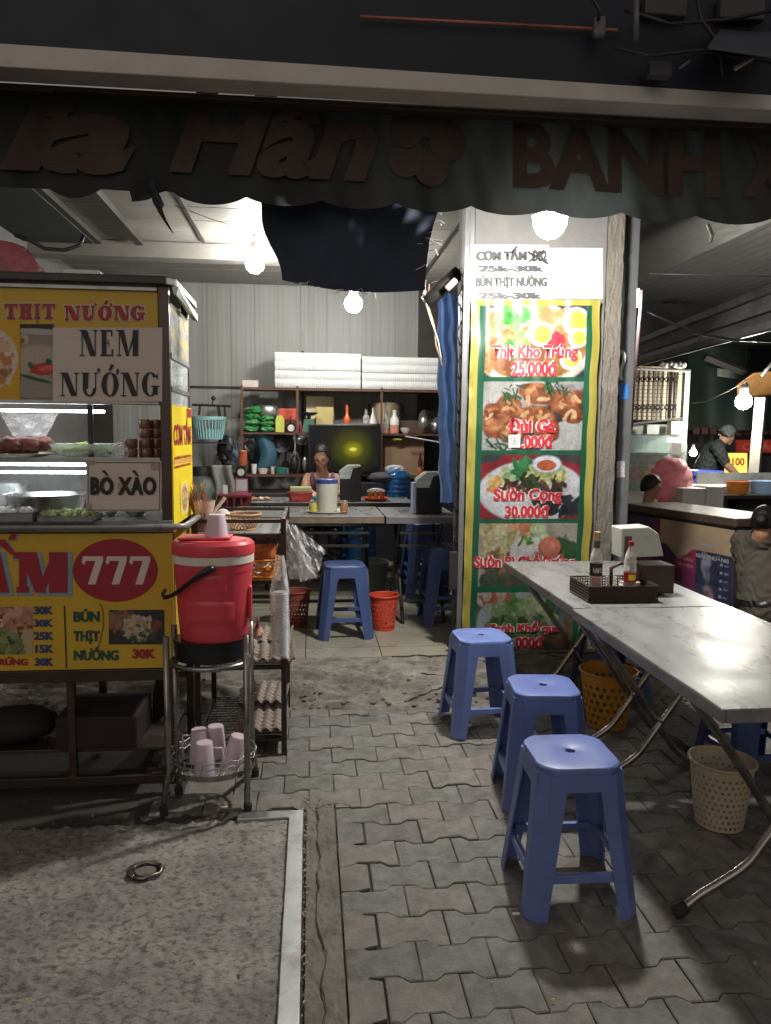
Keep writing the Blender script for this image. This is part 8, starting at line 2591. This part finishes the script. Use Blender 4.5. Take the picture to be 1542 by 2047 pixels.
def caphair(M_, t_):
    hair_cap(M_, t_, low=-.03, front=.03)
    q_ = MB(); 
    hair_cap(M_, t_, mat('patterned_cap', (.10, .11, .11), .8, var=.9, scale=30), low=.028, front=.045, name='cap', puff=1.07)
    obj('cap_brim', MB().grid(8, 4, lambda a, b: M_ @ V((-.065 + .13 * a, -.088 - .065 * b * math.sin(PI * (.1 + .8 * a)), .05 - .012 * b))), mat('cap_brim', (.12, .13, .13), .8), t_, solid=.004)
person('man in a patterned cap and dark shirt leaning over the cooking counter', V((gx, ym, 0)), J, EE, Mh,
       [(J['wrl'][0], (.7, 0, -.6), (.5, 0, .6), 1, .6), (J['wrr'][0], (.7, 0, -.6), (.5, 0, .6), 1, .6)],
       [('shirt', top_(.95), .013, M_dkshirt, .004), ('trousers', TRS, .008, M_black, .003)],
       vox=.009, hairfn=caphair)
# seated man seen only as a head over the freezer
y2 = 7.05
hc = A(1303, 972, y2)
b2_ = V((hc.x - .03, y2 + .05, 0))
def seated(hc, bx, yy, face):
    z_ = hc.z
    f = V((math.sin(face), -math.cos(face), 0)); s_ = V((math.cos(face), math.sin(face), 0))
    c = V((bx, yy, 0))
    sh = z_ - .24
    return dict(pelvis=(c + V((0, 0, .40)), (.15, .13)), belly=(c + f * .03 + V((0, 0, .52)), (.13, .12)), chest=(c + f * .05 + V((0, 0, sh - .05)), (.14, .11)), neck=(V((hc.x, hc.y, 0)) - f * .03 + V((0, 0, sh + .08)), .052), head=(hc + V((0, 0, -.03)), .06),
         shl=(c + f * .05 - s_ * .17 + V((0, 0, sh - .01)), .06), ell=(c + f * .12 - s_ * .2 + V((0, 0, sh - .26)), .045), wrl=(c + f * .32 - s_ * .12 + V((0, 0, sh - .28)), .03),
         shr=(c + f * .05 + s_ * .17 + V((0, 0, sh - .01)), .06), elr=(c + f * .12 + s_ * .2 + V((0, 0, sh - .26)), .045), wrr=(c + f * .32 + s_ * .12 + V((0, 0, sh - .28)), .03),
         hpl=(c - s_ * .09 + V((0, 0, .38)), .09), knl=(c + f * .4 - s_ * .12 + V((0, 0, .40)), .065), anl=(c + f * .38 - s_ * .12 + V((0, 0, .08)), .042), tol=(c + f * .52 - s_ * .12 + V((0, 0, .035)), .032),
         hpr=(c + s_ * .09 + V((0, 0, .38)), .09), knr=(c + f * .4 + s_ * .12 + V((0, 0, .40)), .065), anr=(c + f * .38 + s_ * .12 + V((0, 0, .08)), .042), tor=(c + f * .52 + s_ * .12 + V((0, 0, .035)), .032)), f, s_
J, f, s_ = seated(hc, b2_.x, b2_.y, R(55))
CL_ = lambda sh, tr: [('shirt', top_(.6), .013, sh, .005), ('trousers', TRS, .008, tr, .003)]
person('man with short black hair whose head shows over the freezer lid', b2_, J, EE, HM(hc, R(55), R(8)), [(J['wrl'][0], f, (0, 0, 1), 1, .5), (J['wrr'][0], f, (0, 0, 1), 1, .5)], CL_(mat('grey_tshirt', (.25, .26, .28), .8), M_black),
       vox=.009, hairfn=lambda M_, t_: hair_cap(M_, t_, low=-.07, front=.05, puff=1.0))
# crouching woman seen from behind at the right edge
y3 = 4.95
hc = A(1526, 1043, y3)
c3 = V((A(1530, 1170, y3).x, y3 + .02, 0))
J, f, s_ = seated(hc, c3.x, c3.y, R(140))
sh = A(1505, 1072, y3).z
for k_, dz in (('chest', sh - .08), ('shl', sh - .05), ('shr', sh - .05), ('neck', sh + .02)):
    J[k_] = (V((J[k_][0].x, J[k_][0].y, dz)), J[k_][1])
J['pelvis'] = (V((c3.x, c3.y - .02, .30)), (.18, .15)); J['belly'] = (V((c3.x, c3.y, .44)), (.15, .13))
J['chest'] = (V((c3.x, c3.y + .08, sh - .10)), (.155, .12))
J['ell'] = (J['shl'][0] + f * .12 + V((0, 0, -.24)), .045); J['elr'] = (J['shr'][0] + f * .12 + V((0, 0, -.24)), .045)
J['wrl'] = (J['ell'][0] + f * .2 + V((0, 0, -.1)), .03); J['wrr'] = (J['elr'][0] + f * .2 + V((0, 0, -.1)), .03)
for n_ in 'lr':
    for q_, z_ in (('hp', .28), ('kn', .36)):
        p, r_ = J[q_ + n_]; J[q_ + n_] = (V((p.x, p.y, z_)), r_)
wb = person('woman in a khaki shirt crouching on a low stool, back turned, at the right edge', c3, J, EE, HM(hc, R(140), R(28)), [(J['wrl'][0], f + V((0, 0, -.5)), (0, 0, 1), 1, .6), (J['wrr'][0], f + V((0, 0, -.5)), (0, 0, 1), 1, .6)], CL_(mat('khaki_shirt', (.095, .083, .067), .85, var=.15, bump=.9, bscale=12), M_black),
       vox=.010, hairfn=lambda M_, t_: hair_cap(M_, t_, low=-.085, front=.05, bun=(0, .105, -.03), puff=.97))
obj('hair_tie', MB().tube([hc + V((-.075, -.07, .06)), hc + V((-.085, -.075, .03)), hc + V((-.08, -.08, -.0))], .007, 6), M_cream, wb)
t = thing('low_stool', 'low pale blue plastic stool under the crouching woman', 'stool', (c3.x, c3.y, 0))
obj('seat', MB().lathe([(.001, .17), (.12, .17), (.13, .16), (.13, .14), (.001, .14)], (c3.x, c3.y, 0), 24), mat('cyan_stool', (.05, .22, .34), .4), t, smooth=True, auto=40)
for a in range(4):
    obj('leg', MB().tube([(c3.x + .1 * math.cos(a * PI / 2 + .78), c3.y + .1 * math.sin(a * PI / 2 + .78), .14), (c3.x + .14 * math.cos(a * PI / 2 + .78), c3.y + .14 * math.sin(a * PI / 2 + .78), 0)], .014, 8), MATS['cyan_stool'], t)
c = A(1533, 1195, 5.35)
o = obj('red_basin', MB().lathe([(.001, 0), (.12, 0), (.17, .09), (.175, .09), (.125, .006), (.001, .006)], (c.x + .1, 5.35, .18), 28), mat('basin_red', (.45, .03, .03), .4), smooth=True, auto=40); tag(o, 'red plastic basin beside the crouching woman', 'basin')
o = obj('basin_crate', MB().box(c.x - .05, c.x + .25, 5.22, 5.5, 0, .178), M_brownbox); tag(o, 'dark crate under the red basin', 'crate')
